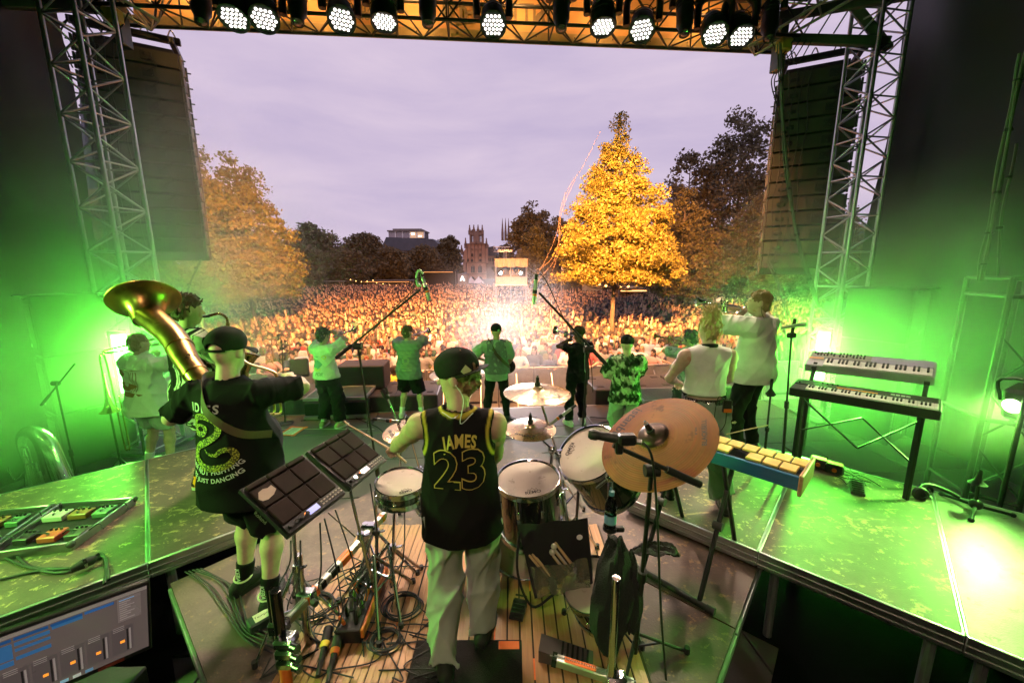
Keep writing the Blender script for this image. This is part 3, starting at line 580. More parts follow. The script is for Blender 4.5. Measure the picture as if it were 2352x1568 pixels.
# ---- festival stalls, tents and signs along the far edge of the square
def stall(lab, px0, px1, py0, py1, Y, dcol, glow=None, name='market_stall', txt=None):
    a, b = at(px0, py1, Y), at(px1, py0, Y); cx, wd = (a[0]+b[0])/2, abs(b[0]-a[0]); zt = b[2]; T = thing(name, lab, 'stall', (cx, Y, GZ), 'stalls at the back of the square')
    m_ = M('stall_%d' % int(px0), dcol, .8); zb = GZ
    part(T, 'back_wall', box((cx, Y+2.2, (zb+zt)/2), (wd, .1, zt-zb-.1)), m_, smooth=False)
    part(T, 'roof', box((cx, Y+1, zt), (wd+.5, 3., .18), .03), m_, smooth=False)
    part(T, 'counter', box((cx, Y-.1, zb+.55), (wd*.9, .5, 1.1), .02), m_, smooth=False)
    for s in (-1, 1): bar(T, 'post', (cx+s*wd/2, Y-.3, zb), (cx+s*wd/2, Y-.3, zt), .05, ALUD)
    if glow: part(T, 'light_strip', box((cx, Y-.2, zt-.22), (wd*.85, .06, .09)), M('stall_glow_%d' % int(px0), (1, .5, .2), .5, emit=glow, ecol=(1, .42, .12)), smooth=False)
    if txt: part(T, 'lettering', plane_text(txt, (cx, Y-.45, zt-.45), (1, 0, 0), (0, 0, 1), .8), M('stall_print', (.7, .55, .4), .6, emit=.2, ecol=(1, .8, .6)), smooth=False); part(T, 'sign_board', box((cx, Y-.40, zt-.5), (wd, .05, 1.1)), m_, smooth=False)
stall('dark covered side stage with an orange lit frame', 960, 1047, 622, 665, 78, (.035, .03, .03), 1.2, 'side_stage')
stall('food stall with a dark sign board left of the yellow linden', 1288, 1345, 610, 668, 44, (.04, .04, .045), .8, txt='Stadtfest')
stall('warm lit stall behind the trunk of the yellow linden', 1418, 1490, 662, 700, 38, (.45, .33, .2), 5.)
stall('white lit stall left of the yellow linden trunk', 1345, 1395, 640, 680, 42, (.3, .3, .32), 1.)
stall('dim pale stall in the far left of the square', 700, 790, 646, 672, 66, (.2, .19, .19))
stall('long dim stall under the far left trees', 820, 950, 644, 670, 70, (.10, .09, .085), .8)
def tent(lab, px, pyt, pyb, Y, wpx):
    a, b, t = at(px-wpx/2, pyb, Y), at(px+wpx/2, pyb, Y), at(px, pyt, Y); wd = b[0]-a[0]; T = thing('pagoda_tent', lab, 'tent', (t[0], Y, GZ), 'white pagoda tents')
    zr = a[2]+(t[2]-a[2])*.12
    part(T, 'canopy', lathe([(wd*.72, zr-t[2]), (wd*.42, (zr-t[2])*.62), (wd*.16, (zr-t[2])*.28), (.04, 0)], t, n=4), M('tent_cloth', (.75, .68, .68), .7), smooth=False)
    for s in (-1, 1):
        for q in (-1, 1): bar(T, 'pole', (t[0]+s*wd*.45, Y+q*wd*.45, GZ), (t[0]+s*wd*.45, Y+q*wd*.45, zr+.05), .06, WHT)
tent('left one of the two white pagoda tents before the gothic hall', 1082, 634, 652, 110, 16); tent('right one of the two white pagoda tents before the gothic hall', 1099, 634, 652, 110, 18); tent('small white pagoda tent at the far left edge', 877, 640, 652, 90, 22); tent('white pagoda tent second from the left', 930, 642, 654, 85, 18)
a = at(1062, 640, 92); T = thing('letter_sign', 'lit white letter A sign on a small booth', 'sign', (a[0], 92, GZ))
part(T, 'booth', box((a[0], 93, (GZ+a[2])/2+.3), (2.6, 1.6, a[2]-GZ+1.6), .05), M('booth', (.3, .27, .26), .7)); part(T, 'letter', plane_text('A', (a[0], 92.1, a[2]), (1, 0, 0), (0, 0, 1), 1.5, .05, lift=.06), m_litw, smooth=False)
# string lights
def bulbs(lab, pts, n, Y, rad=.09):
    P = spl([at(x, y, Y) for x, y in pts], 12); T = thing('string_lights', lab, 'string lights', P[0], 'strings of bulbs'); part(T, 'wire', tube(P, .012, 4), RUB)
    for i in range(n): p = P[int((i+.5)*len(P)/n)]; part(T, 'bulb', ball(p-A([0, 0, rad]), rad, 8, 6), M('bulb', (1, .6, .2), .5, emit=6, ecol=(1, .5, .14)))
bulbs('string of warm bulbs under the far left trees', [(860, 648), (920, 655), (985, 650)], 8, 64, .07); bulbs('string of warm bulbs hung at the yellow linden trunk', [(1370, 648), (1408, 656), (1450, 654)], 5, 19.2, .06)
bulbs('string of warm bulbs by the far left fence', [(800, 640), (830, 646), (862, 642)], 5, 60, .07)
# grey site fence at left
f = [at(x, y, Y) for x, y, Y in ((640, 672, 45), (755, 690, 38))]
T = thing('site_fence', 'grey sheeted site fence at the left edge of the crowd', 'fence', (*f[0][:2], GZ))
for k in range(6):
    p, q = f[0]+(f[1]-f[0])*k/6, f[0]+(f[1]-f[0])*(k+.97)/6
    part(T, 'panel', obox((*((p+q)/2)[:2], GZ), (*((p+q)/2)[:2], (p[2]+q[2])/2), np.linalg.norm(q-p), .05, up=nrm(A([(q-p)[1], -(q-p)[0], 0]))), M('fence_sheet', (.26, .25, .25), .8), smooth=False)
# ---- sound tower
FX = 33.
def xp(zx, zy, dy=0): return at(*ZX(zx, zy), FX+dy)
c0, c1 = xp(1420, 960), xp(1785, 960); cx = (c0[0]+c1[0])/2; wd = c1[0]-c0[0]; zt = xp(1420, 548)[2]; z1 = xp(1420, 632)[2]; zf = xp(1420, 850)[2]; zs = xp(1420, 756)[2]
T = thing('sound_tower', 'scaffold sound tower with pale canopy and two white spotlights', 'scaffold tower', (cx, FX, GZ))
m_cv = M('canopy_cloth', (.34, .26, .20), .7, var=.15, scale=3, bump=.3, bscale=4)
for s in (-1, -.02, 1):
    for q in (0, 2.4): bar(T, 'post', (cx+s*wd/2, FX+q, GZ), (cx+s*wd/2, FX+q, zt), .03, ALUD)
for s in (-1, 1): bar(T, 'diagonal_brace', (cx+s*wd*.75, FX-.1, GZ+.6), (cx+s*wd/2, FX, zf), .025, ALUD)
part(T, 'platform', box((cx, FX+1.2, zf), (wd+.1, 2.6, .1)), ALUD, smooth=False)
part(T, 'skirt', box((cx, FX-.06, (zs+zf)/2), (wd-.05, .03, zs-zf)), M('skirt_cloth', (.26, .23, .24), .8), smooth=False)
part(T, 'canopy', gridsheet(30, 8, lambda u, v: (cx-wd*.52+wd*1.04*u, FX-.1+.05*math.sin(u*40), z1+(zt-z1)*v-(.09*abs(math.sin(u*9.4))*(1-v)))), m_cv)
part(T, 'roof', box((cx, FX+1.2, zt+.02), (wd*1.06, 2.7, .05)), m_cv, smooth=False)
part(T, 'back_cloth', box((cx, FX+2.4, (zt+zf)/2), (wd, .04, zt-zf)), BLKC, smooth=False)
part(T, 'console', box((cx-.1, FX+.9, zs+.05), (1.5, .6, .25), .03), BLKP)
mastb = xp(1528, 548); mastt = xp(1528, 455)
for k in range(3): bar(T, 'mast_chord', (mastb[0]-.1+.1*k, FX+1, zt), (mastb[0]-.1+.1*k, FX+1, mastt[2]), .02, m_tr)
sg_ = [xp(1388, 402), xp(1588, 428)]; zc = (xp(1480, 400)[2], xp(1480, 455)[2])
for z in zc: bar(T, 'sign_rail', (sg_[0][0], FX+.8, z), (sg_[1][0], FX+.8, z), .03, m_tr)
for k in range(9): bar(T, 'sign_brace', (sg_[0][0]+k*.12, FX+.8, zc[k % 2]), (sg_[0][0]+(k+1)*.12, FX+.8, zc[(k+1) % 2]), .014, m_tr)
part(T, 'sign_lettering', plane_text('KLUMPEN', ((sg_[0][0]+sg_[1][0])/2+.3, FX+.7, zc[1]+.05), (1, 0, 0), (0, 0, 1), .26, .006), WHT, smooth=False)
for zx in (1480, 1714):
    p = xp(zx, 712, -.15); o = part(T, 'spotlight', jn(cyl(p+A([0, .02, 0]), p+A([0, .4, .05]), .12, .1), box(p+A([0, .2, .2]), (.3, .05, .06))), BLK)
    part(o, 'lens', lathe([(0.001, .0), (.11, 0)], p, (0, -1, 0), 14), M('spot_lens', (1, .95, .9), .5, emit=60, ecol=(1, .92, .88)))
    spot(o, 'spotlight_beam', p-A([0, .05, 0]), at(1152, 770, 9.5) if zx < 1600 else at(1200, 800, 9), 13000, (1, .88, .88), 11, .7, .1)
# ================================================================ stage lights
m_led = M('led_lens', (1, .96, .92), .4, emit=2.2, ecol=(1, .93, .88)); m_lens0 = M('dark_lens', (.03, .025, .02), .08, coat=1)
m_head = M('fixture_plastic', (.012, .011, .010), .5, bump=.2, bscale=150)
ORD = 'first second third fourth fifth sixth seventh eighth ninth tenth'.split()
lens_me = mesh_of('lens', lathe([(.0205, 0), (.0205, .004), (.016, .011), (.008, .014), (.0005, .015)], n=10)); lens_me.materials.append(m_led)
def axes_to(d): x, y, z = frame(d); return np.stack([x, y, z], 1)
def moving_head(label, px, py, Y, aim, lit, r=.17, en=0., col=(1, .74, .54), name='wash_light'):
    p = at(px, py, Y); d = nrm(A(aim, dtype=float)-p); Mx = axes_to(d); hang = A([p[0]-d[0]*.2, p[1]-d[1]*.2, p[2]+.62])
    T = thing(name, label, 'stage light', hang, 'lights hung on the front truss'); piv = p-d*.2
    sx = Mx[:, 0] if abs(Mx[0, 0]) > .3 else A([1., 0, 0]); sx = nrm(A([sx[0], sx[1], 0]))
    part(T, 'base', xf(box((0, 0, 0), (.34, .26, .14), .03), np.stack([sx, np.cross([0, 0, 1], sx), A([0, 0, 1.])], 1), hang), m_head)
    for s in (-1, 1):
        pts = [hang+sx*s*.10+A([0, 0, -.05]), hang+sx*s*(r+.05)+A([0, 0, -.16]), piv+sx*s*(r+.055)]
        part(T, 'yoke_arm', tube(spl(pts, 5), [.05]*11, 8), m_head)
    bar(T, 'clamp', hang+A([0, 0, .07]), hang+A([0, 0, .3]), .02, ALUD)
    prof = [(r*.35, -.42), (r*.78, -.40), (r*.95, -.30), (r*1.04, -.12), (r*1.08, -.01), (r*1.08, .012), (r*.99, .012), (r*.98, -.012), (.001, -.012)] if lit else [(r*.4, -.34), (r*.9, -.32), (r*1.0, -.12), (r*.98, .1), (r*.70, .16), (r*.66, .27), (r*.60, .27), (r*.58, .25), (.001, .25)]
    h = part(T, 'head', lathe(prof, p, d, 24), m_head)
    for k in range(3): part(h, 'cooling_rib', lathe([(r*1.06, -.33+.07*k), (r*1.1, -.32+.07*k), (r*1.06, -.31+.07*k)] if lit else [(r*.98, -.28+.07*k), (r*1.05, -.27+.07*k), (r*.98, -.26+.07*k)], p, d, 20), m_head)
    if lit:
        for row, n_ in zip((-2, -1, 0, 1, 2), (4, 5, 6, 5, 4)):
            for i in range(n_):
                o = put('lens', lens_me, None, h); q = p+Mx@A([(i-(n_-1)/2)*.053, row*.053*.95, -.004])
                X = np.eye(4); X[:3, :3] = Mx; X[:3, 3] = q-ORG[T.name]; o.matrix_local = Matrix(X.tolist())
        spot(h, 'wash_beam', p+d*.03, aim, en, col, 56, .9, .12)
    else: part(h, 'front_lens', lathe([(r*.55, .262), (r*.3, .275), (.001, .28)], p, d, 16), m_lens0)
LIT = [(537, 43), (607, 45), (785, 47), (883, 52), (1133, 58), (1385, 63), (1474, 70), (1642, 80), (1703, 85)]
AIMS = [(-3.1, 2.9, .8), (-1.6, 2.5, .8), (-.4, 2.0, .8), (-1.2, 4.6, .2), (0, 2.0, .8), (1.2, 4.6, .2), (.5, 2.0, .8), (2.1, 2.5, .8), (3.3, 3.3, 1.2)]
for i, ((px, py), am) in enumerate(zip(LIT, AIMS)):
    moving_head('lit round LED wash light, %s from the left on the truss' % ORD[i], px, py, 6.25+.082*(px-1176)/150, am, True, en=760)
for i, (px, py) in enumerate([(462, 12), (683, 14), (982, 18), (1289, 30), (1573, 42), (1768, 54)]):
    Y = 6.4+.082*(px-1176)/150; q = at(px, py, Y); moving_head('unlit black profile spot, %s from the left on the truss' % ORD[i], px, py, Y, (q[0]*.93, q[1]-.7, q[2]-2), False, .12, name='profile_light')
# floodlights on the far side of the truss, facing the audience
def flood(label, loc, aim, en, col, size, lens_e=8., rad=.15, wd=.5, hh=.3, name='floodlight', grp=None, blend=.7, post=None):
    loc = A(loc, dtype=float); d = nrm(A(aim, dtype=float)-loc); Mx = axes_to(d); T = thing(name, label, 'stage light', loc, grp)
    part(T, 'housing', xf(box((0, 0, -.13), (wd, hh, .22), .03), Mx, loc), m_head)
    for k in range(2): part(T, 'lens', xf(lathe([(min(wd/2, hh)*.42, 0), (min(wd/2, hh)*.3, .012), (.001, .018)], n=14), Mx, loc+Mx@A([(k-.5)*wd*.48, 0, -.018])), M('flood_lens_%s' % name+str(round(col[0]*9+col[1]*90)), col, .4, emit=lens_e, ecol=tuple(c**.6 for c in col)))
    part(T, 'bracket', xf(tube(spl([(-wd/2-.03, 0, -.1), (-wd/2-.03, hh*.7, -.1), (wd/2+.03, hh*.7, -.1), (wd/2+.03, 0, -.1)], 4), .014, 6), Mx, loc), BLK)
    if post is not None: bar(T, 'stand_pole', (loc[0], loc[1], post), (loc[0], loc[1], loc[2]+.1), .02, BLK); part(T, 'stand_base', lathe([(.25, 0), (.25, .02), (.03, .05), (.02, .2)], (loc[0], loc[1], post), n=16), BLK)
    spot(T, 'beam', loc+d*.03, aim, en, col, size, blend, rad)
OG = (1, .37, .10)
for i, x in enumerate((-4.8, -2.9, -1.0, 1.0, 2.9, 5.0)):
    a = sg(x, 8.3, 7.25)
    flood('audience floodlight hung %s from the left behind the front truss' % ORD[i], a, (x*2.5, 30, -.8), 36000, OG, 66, 20, .12, .6, .28, 'audience_light', 'audience lights on the truss')
q = at(1410, 410, 18.6); flood('yellow tree floodlight right of centre behind the front truss', sg(3.2, 8.3, 7.2), q, 13000, (1, .66, .17), 27, 20, .1, .4, .3, 'tree_light', 'tree lights on the truss')
q = at(560, 540, 20); flood('orange tree floodlight left of centre behind the front truss', sg(-3.2, 8.3, 7.2), q, 7500, (1, .40, .09), 36, 20, .1, .4, .3, 'tree_light', 'tree lights on the truss')
for i, x in enumerate((-3.4, 0, 3.4)):  # extra floods added to brighten the front audience rows
    flood('added warm fill floodlight hung %s from the left below the audience lights' % ORD[i], sg(x, 8.35, 6.98), (x*1.6, 13.6, -.4), 6500, (1, .42, .15), 104, 20, .12, .4, .2, 'front_row_fill', 'audience lights on the truss')
# lamps inside the truss that make the banner glow
for i, x in enumerate((-4.6, -2.7, -1.0, .7, 2.3, 4.1)):
    a = sg(x, 7.1, 7.22); T = thing('tube_lamp', 'glowing tube lamp, %s from the left above the truss' % ORD[i], 'lamp', a, 'tube lamps in the truss')
    part(T, 'tube', xf(box((0, 0, 0), (.62, .05, .05), .015), rotz(TH), a), M('tube_glow', (1, .75, .4), .5, emit=9, ecol=(1, .62, .25)))
    part(T, 'casing', xf(box((0, -.03, .04), (.66, .08, .05), .01), rotz(TH), a), m_head)
    spot(T, 'tube_beam', a+A([0, .05, -.04]), sg(x, 7.95, 6.9), 70, (1, .50, .16), 160, 1, .1)
# green LED bars standing at both sides
m_gl = M('green_led', (.25, 1, .3), .4, emit=22, ecol=(.22, 1, .24))
GREEN = (.30, 1, .13)
def led_bar(label, top, bot, Y, wd, en, aim):
    p, q = at(*bot, Y), at(*top, Y); T = thing('led_bar', label, 'stage light', (p[0], p[1], 0), 'upright green light bars'); c = (p+q)/2; n_ = nrm(A(aim, dtype=float)-c); n_[2] = 0
    x = nrm(np.cross([0, 0, 1], n_)); Mx = np.stack([x, A([0, 0, 1.]), nrm(n_)], 1); H = q[2]-p[2]
    part(T, 'housing', xf(box((0, 0, -.06), (wd+.05, H+.1, .1), .012), Mx, c), m_head)
    for k in range(6): part(T, 'led_cell', xf(box((0, -H/2+H*(k+.5)/6, .0), (wd, H/6-.012, .02), .003), Mx, c), m_gl)
    bar(T, 'stand_pole', (p[0], p[1]+.1, 0), (p[0], p[1]+.1, p[2]), .02, BLK); part(T, 'stand_base', box((p[0], p[1]+.05, .02), (.4, .4, .04), .01), BLK)
    L = bpy.data.lights.new('led_glow', 'AREA'); L.energy = en; L.color = (.13, 1, .06); L.shape = 'RECTANGLE'; L.size = wd; L.size_y = H; o = bpy.data.objects.new('led_glow', L); COL.objects.link(o); o.parent = T
    X = np.eye(4); X[:3, 0] = -Mx[:, 0]; X[:3, 1] = Mx[:, 1]; X[:3, 2] = -Mx[:, 2]; X[:3, 3] = c+Mx[:, 2]*.03-ORG[T.name]; o.matrix_local = Matrix(X.tolist())
led_bar('bright green LED bar glowing behind the trombone player', (277, 768), (290, 900), 5.3, .14, 280, (-.5, 1.5, 1.5))
led_bar('bright green LED bar glowing behind the synthesizers', (1892, 762), (1880, 872), 5.6, .13, 300, (.5, 1.5, 1.5))
a = at(2350, 940, 3.3); flood('green flood lamp glaring at the right edge by the scaffold', a, (.3, 2.0, .5), 620, GREEN, 96, 60, .1, .3, .3, 'green_light', 'green flood lamps', post=0)
flood('green flood lamp on a stand at the left side of the stage', (-5.0, 1.5, 2.7), (-1.5, 2.6, .6), 1000, GREEN, 140, 60, .1, .3, .3, 'green_light', 'green flood lamps', post=0)
flood('green flood lamp at the rear left of the stage', (-3.2, -2.2, 4.2), (-2.4, 5, .6), 90, GREEN, 100, 60, .1, .3, .3, 'green_light', 'green flood lamps', post=0)
flood('green flood lamp at the rear right of the stage', (3.4, -2.2, 4.2), (3.2, 5, .6), 70, GREEN, 100, 60, .1, .3, .3, 'green_light', 'green flood lamps', post=0)
flood('warm flood lamp at the rear of the stage', (-.9, -2.4, 5.4), (.3, 3.4, .9), 470, (1, .62, .47), 88, 30, .15, .4, .3, 'rear_light', 'rear stage lamps', post=0)
# ================================================================ bodies grown from distance fields
f32 = np.float32
def Cap(a, b, ra, rb, sq=None):      # tapered round limb; sq squeezes it across an axis
    a = A(a, dtype=f32); b = A(b, dtype=f32); ba = b-a; L2 = max(float(ba@ba), 1e-8); q = None if sq is None else 1/A(sq, dtype=f32)
    def f(P):
        t = np.clip(((P-a)@ba)/L2, 0, 1); D = P-(a+t[:, None]*ba)
        if q is not None: D = D*q
        return np.sqrt((D*D).sum(1))-(ra+(rb-ra)*t)
    f.bb = (np.minimum(a, b)-max(ra, rb)*1.3, np.maximum(a, b)+max(ra, rb)*1.3); return f
def Ell(c, r, Rm=None):
    c = A(c, dtype=f32); r = A(r, dtype=f32); Rm = None if Rm is None else A(Rm, dtype=f32)
    def f(P):
        p = P-c
        if Rm is not None: p = p@Rm
        k0 = np.sqrt(((p/r)**2).sum(1)); k1 = np.sqrt(((p/(r*r))**2).sum(1)); return k0*(k0-1)/(k1+1e-6)
    m = float(r.max())*1.1; f.bb = (c-m, c+m); return f
def Cut(f, p, n):                     # keep the side the normal points away from
    p = A(p, dtype=f32); n = A(nrm(n), dtype=f32); g = lambda P: np.maximum(f(P), (P-p)@n); g.bb = f.bb; return g
def U(fs, k=.03):
    def g(P):
        d = fs[0](P)
        for f in fs[1:]:
            e = f(P); h = np.clip(.5+.5*(e-d)/k, 0, 1); d = e+(d-e)*h-k*h*(1-h)
        return d
    g.bb = (np.min([f.bb[0] for f in fs], 0), np.max([f.bb[1] for f in fs], 0)); return g
def Minus(f, g, k=.01):
    def h(P): return np.maximum(f(P), -g(P))
    h.bb = f.bb; return h
def Infl(f, e, amp=0., fr=20., seed=0.):   # grow outward, with cloth folds
    K = np.random.default_rng(int(seed*10)+1).normal(size=(7, 3))*fr*.75; K[:, 2] *= .7; ph = np.random.default_rng(int(seed*10)+2).random(7)*6.3; K = K.astype(f32)
    def g(P):
        d = f(P)-e
        if amp:
            w = P+.02*np.sin(P[:, [2, 0, 1]]*9+seed)
            s = np.zeros(len(P), f32)
            for k, p in zip(K, ph): s += (1-np.abs(np.sin(w@k+p)))**3
            d = d-amp*(s-1.35)*1.5
        return d
    g.bb = (f.bb[0]-e-amp*2, f.bb[1]+e+amp*2); return g
def grow(f, h, lo=None, hi=None):    # surface nets, evaluated only near the surface
    lo = A(f.bb[0] if lo is None else lo, dtype=f32)-2*h; hi = A(f.bb[1] if hi is None else hi, dtype=f32)+2*h; B = 4
    nc = np.ceil((hi-lo)/(h*B)).astype(int)+1; n = nc*B
    g = [lo[i]+h*B*(np.arange(nc[i])+.375) for i in range(3)]
    G = np.stack(np.meshgrid(*g, indexing='ij'), -1).reshape(-1, 3).astype(f32); dc = f(G).reshape(nc)
    act = np.abs(dc) < h*B*1.6
    D = np.repeat(np.repeat(np.repeat(dc, B, 0), B, 1), B, 2).astype(f32); am = np.repeat(np.repeat(np.repeat(act, B, 0), B, 1), B, 2)
    I = np.argwhere(am); D[am] = f((lo+I*h).astype(f32))
    s = D < 0; sh = A(D.shape)-1
    c = np.zeros(sh, np.int8)
    for i in (0, 1):
        for j in (0, 1):
            for k in (0, 1): c += s[i:sh[0]+i, j:sh[1]+j, k:sh[2]+k]
    C = np.argwhere((c > 0) & (c < 8))
    if not len(C): return np.zeros((0, 3)), np.zeros((0, 4), int)
    acc = np.zeros((len(C), 3)); cnt = np.zeros(len(C)); cr = [(i, j, k) for i in (0, 1) for j in (0, 1) for k in (0, 1)]
    for p in cr:
        for ax in range(3):
            if p[ax] == 0:
                q = list(p); q[ax] = 1; q = tuple(q)
                a = D[C[:, 0]+p[0], C[:, 1]+p[1], C[:, 2]+p[2]]; b = D[C[:, 0]+q[0], C[:, 1]+q[1], C[:, 2]+q[2]]; m = (a < 0) != (b < 0)
                t = np.where(m, a/np.where(a == b, 1, a-b), 0); pt = A(p, dtype=float)[None]+np.zeros((len(C), 1)); pt[:, ax] += t
                acc[m] += pt[m]; cnt[m] += 1
    V = lo+(C+acc/cnt[:, None])*h
    ix = np.full(sh, -1, np.int64); ix[C[:, 0], C[:, 1], C[:, 2]] = np.arange(len(C)); Q = []
    for ax in range(3):
        o1, o2 = [(1, 2), (2, 0), (0, 1)][ax]; sl0 = [slice(1, -1)]*3; sl1 = [slice(1, -1)]*3; sl0[ax] = slice(0, -1); sl1[ax] = slice(1, None)
        a, b = s[tuple(sl0)], s[tuple(sl1)]; E_ = np.argwhere(a != b)
        if not len(E_): continue
        fl = a[E_[:, 0], E_[:, 1], E_[:, 2]]; E_ = E_+A([0 if i == ax else 1 for i in range(3)])
        ok = (E_ < sh).all(1); E_, fl = E_[ok], fl[ok]
        def at_(d1, d2):
            X = E_.copy(); X[:, o1] -= d1; X[:, o2] -= d2; return ix[X[:, 0], X[:, 1], X[:, 2]]
        q = np.stack([at_(1, 1), at_(0, 1), at_(0, 0), at_(1, 0)], 1); q[~fl] = q[~fl][:, ::-1]; Q.append(q[(q >= 0).all(1)])
    return V, np.vstack(Q)
def merge(*gs):
    V, Q, o = [], [], 0
    for v, q in gs: V.append(v); Q.append(np.asarray(q)+o); o += len(v)
    return np.vstack(V), np.vstack(Q)
def ik(S, W, l1, l2, hint):
    S, W = A(S, dtype=float), A(W, dtype=float); v = W-S; d = min(np.linalg.norm(v), (l1+l2)*.995); u = nrm(v); a = (l1*l1-l2*l2+d*d)/(2*d); hh = math.sqrt(max(0, l1*l1-a*a))
    p = A(hint, dtype=float); p = nrm(p-u*(p@u)); return S+u*a+p*hh, S+u*d
def skel(h=1.8, bulk=1., lw=(-.26, .10, .85), rw=(.26, .10, .85), le=(-.6, -.8, -.1), re=(.6, -.8, -.1), fl=(-.13, 0, 0), fr=(.13, 0, 0), head=(0, 0), lean=0., toe=12, kn=(0, 1, 0)):
    s = h/1.8; J = dict(s=s, h=h, bulk=bulk); c = lambda v: A(v, dtype=float)*s
    J['pel'] = c((0, 0, .97)); J['bel'] = c((0, .01+lean*.3, 1.13)); J['che'] = c((0, .0+lean*.7, 1.32)); J['nb'] = c((0, -.015+lean, 1.47)); J['nt'] = c((0, .01+lean*1.15, 1.58)); J['hd'] = c((0, .025+lean*1.2, 1.675))
    for sd, x in (('l', -1), ('r', 1)):
        J[sd+'s'] = c((x*.185*(1+.25*(bulk-1)), -.015+lean*.95, 1.435)); J[sd+'h'] = c((x*.095, 0, .93))
        ft = A(fl if sd == 'l' else fr, dtype=float); J[sd+'f'] = ft; an = ft+A([0, 0, .085*s]); k, an2 = ik(J[sd+'h'], an, .44*s, .43*s, kn); J[sd+'k'] = k; J[sd+'a'] = an
        e, w_ = ik(J[sd+'s'], A(lw if sd == 'l' else rw), .30*s, .265*s, le if sd == 'l' else re); J[sd+'e'] = e; J[sd+'w'] = w_
    J['HR'] = rotz(R(head[0]))@rotx(R(head[1])); J['toe'] = toe; return J
def torso(J, e=0., top=True):
    s, b = J['s'], J['bulk']; fs = [Ell(J['pel'], A([.168*(.6+.4*b), .122*(.6+.4*b), .14])*s+e), Ell(J['bel'], A([.150*b, .112*b, .19])*s+e), Ell(J['che'], A([.172*(.5+.5*b), .112*(.5+.5*b), .19])*s+e), Cap(J['ls']+A([.045*s, 0, -.005]), J['rs']-A([.045*s, 0, .005]), .058*s+e, .058*s+e)]
    if b > 1.1: fs.append(Ell(J['bel']+A([0, .06*b, -.05]), A([.155*b, .12*b, .17])*s+e))
    fs.append(Cap(J['nb']-A([0, 0, .06*s]), J['nb'], .085*s+e*.6, .064*s+e*.5)); return fs
def arm(J, sd, e=0.):
    s, b = J['s'], .55+.45*J['bulk']; S, E_, W = J[sd+'s'], J[sd+'e'], J[sd+'w']; m = E_+(W-E_)*.32; u = S+(E_-S)*.5
    return [Cap(S, u, .054*s*b+e, .050*s*b+e), Cap(u, E_, .050*s*b+e, .038*s*b+e), Ell(S+(E_-S)*.12, A([.062, .060, .066])*s*b+e)], [Cap(E_, m, .039*s*b+e, .043*s*b+e), Cap(m, W, .043*s*b+e, .026*s+e)]
def leg(J, sd, e=0.):
    s, b = J['s'], .6+.4*J['bulk']; k, a, h = J[sd+'k'], J[sd+'a'], J[sd+'h']; m = k+(a-k)*.3
    return [Cap(h, k, .088*s*b+e, .058*s*b+e)], [Cap(k, m, .056*s*b+e, .060*s*b+e), Cap(m, a, .058*s*b+e, .036*s+e)]
def head_f(J, nose=1.):
    s, Rm, c = J['s'], J['HR'], J['hd']; L = lambda v: c+Rm@(A(v)*s); e = lambda p, r: Ell(L(p), A(r)*s, Rm)
    sk = U([e((0, -.012, .02), (.077, .097, .104)), e((0, .028, -.035), (.061, .068, .09)), e((0, .045, -.088), (.042, .038, .034))], .03*s)
    fs = U([sk, Cap(L((0, .088, .012)), L((0, .112*nose, -.026)), .009*s, .014*s), e((0, .085, .03), (.05, .016, .012)), e((0, .088, -.062), (.024, .012, .011)), e((.079, -.008, -.008), (.011, .02, .033)), e((-.079, -.008, -.008), (.011, .02, .033))], .012*s)
    fs2 = Minus(Minus(fs, e((.031, .098, .008), (.013, .012, .009))), e((-.031, .098, .008), (.013, .012, .009)))
    nk = Cap(J['nb']-A([0, 0, .03]), J['nt']+A([0, .005, .02]), .060*s*(.7+.3*J['bulk']), .054*s*(.7+.3*J['bulk'])); return U([fs2, nk], .02*s)
def hand_f(W, d, n, side, curl=(20, 25, 20), thumb=.5, spread=.12, s=1.):
    d = nrm(d); n = nrm(A(n, dtype=float)-d*(A(n, dtype=float)@d)); t = np.cross(d, n)*side; W = A(W, dtype=float); fs = []
    for o in (.026, .008, -.010, -.026): fs.append(Cap(W+d*.012*s, W+d*.085*s+t*o*s, .018*s, .0135*s))
    fs.append(Cap(W-d*.03*s, W+d*.03*s, .027*s, .024*s, None))
    for i, (o, ln) in enumerate(((.029, .92), (.0095, 1.0), (-.0105, .94), (-.029, .76))):
        p = W+d*.088*s+t*o*s; a = 0.; dd = nrm(d+t*(spread*(1.5-i)))
        for L_, cu, r0, r1 in ((.044, curl[0], .0105, .0095), (.028, curl[1], .0095, .0088), (.022, curl[2], .0088, .0072)):
            a += R(cu); q = p+(dd*math.cos(a)+n*math.sin(a))*L_*ln*s; fs.append(Cap(p, q, r0*s, r1*s)); p = q
    p = W+d*.022*s+t*.024*s
    for L_, k, r0, r1 in ((.040, .35+.25*thumb, .0135, .0115), (.032, .10+.6*thumb, .011, .0098), (.025, .0+.9*thumb, .0098, .0078)):
        q = p+nrm(d*.75+t*(1.05-thumb*.75)+n*k)*L_*s; fs.append(Cap(p, q, r0*s, r1*s)); p = q
    return U(fs, .007*s)
SKIN = {}
def skin_m(name, col): return M('skin_'+name, col, .55, var=.16, scale=16, bump=.10, bscale=200, spec=.3, dirt=(tuple(c*k for c, k in zip(col, (.92, .72, .66))), .60, 9.))
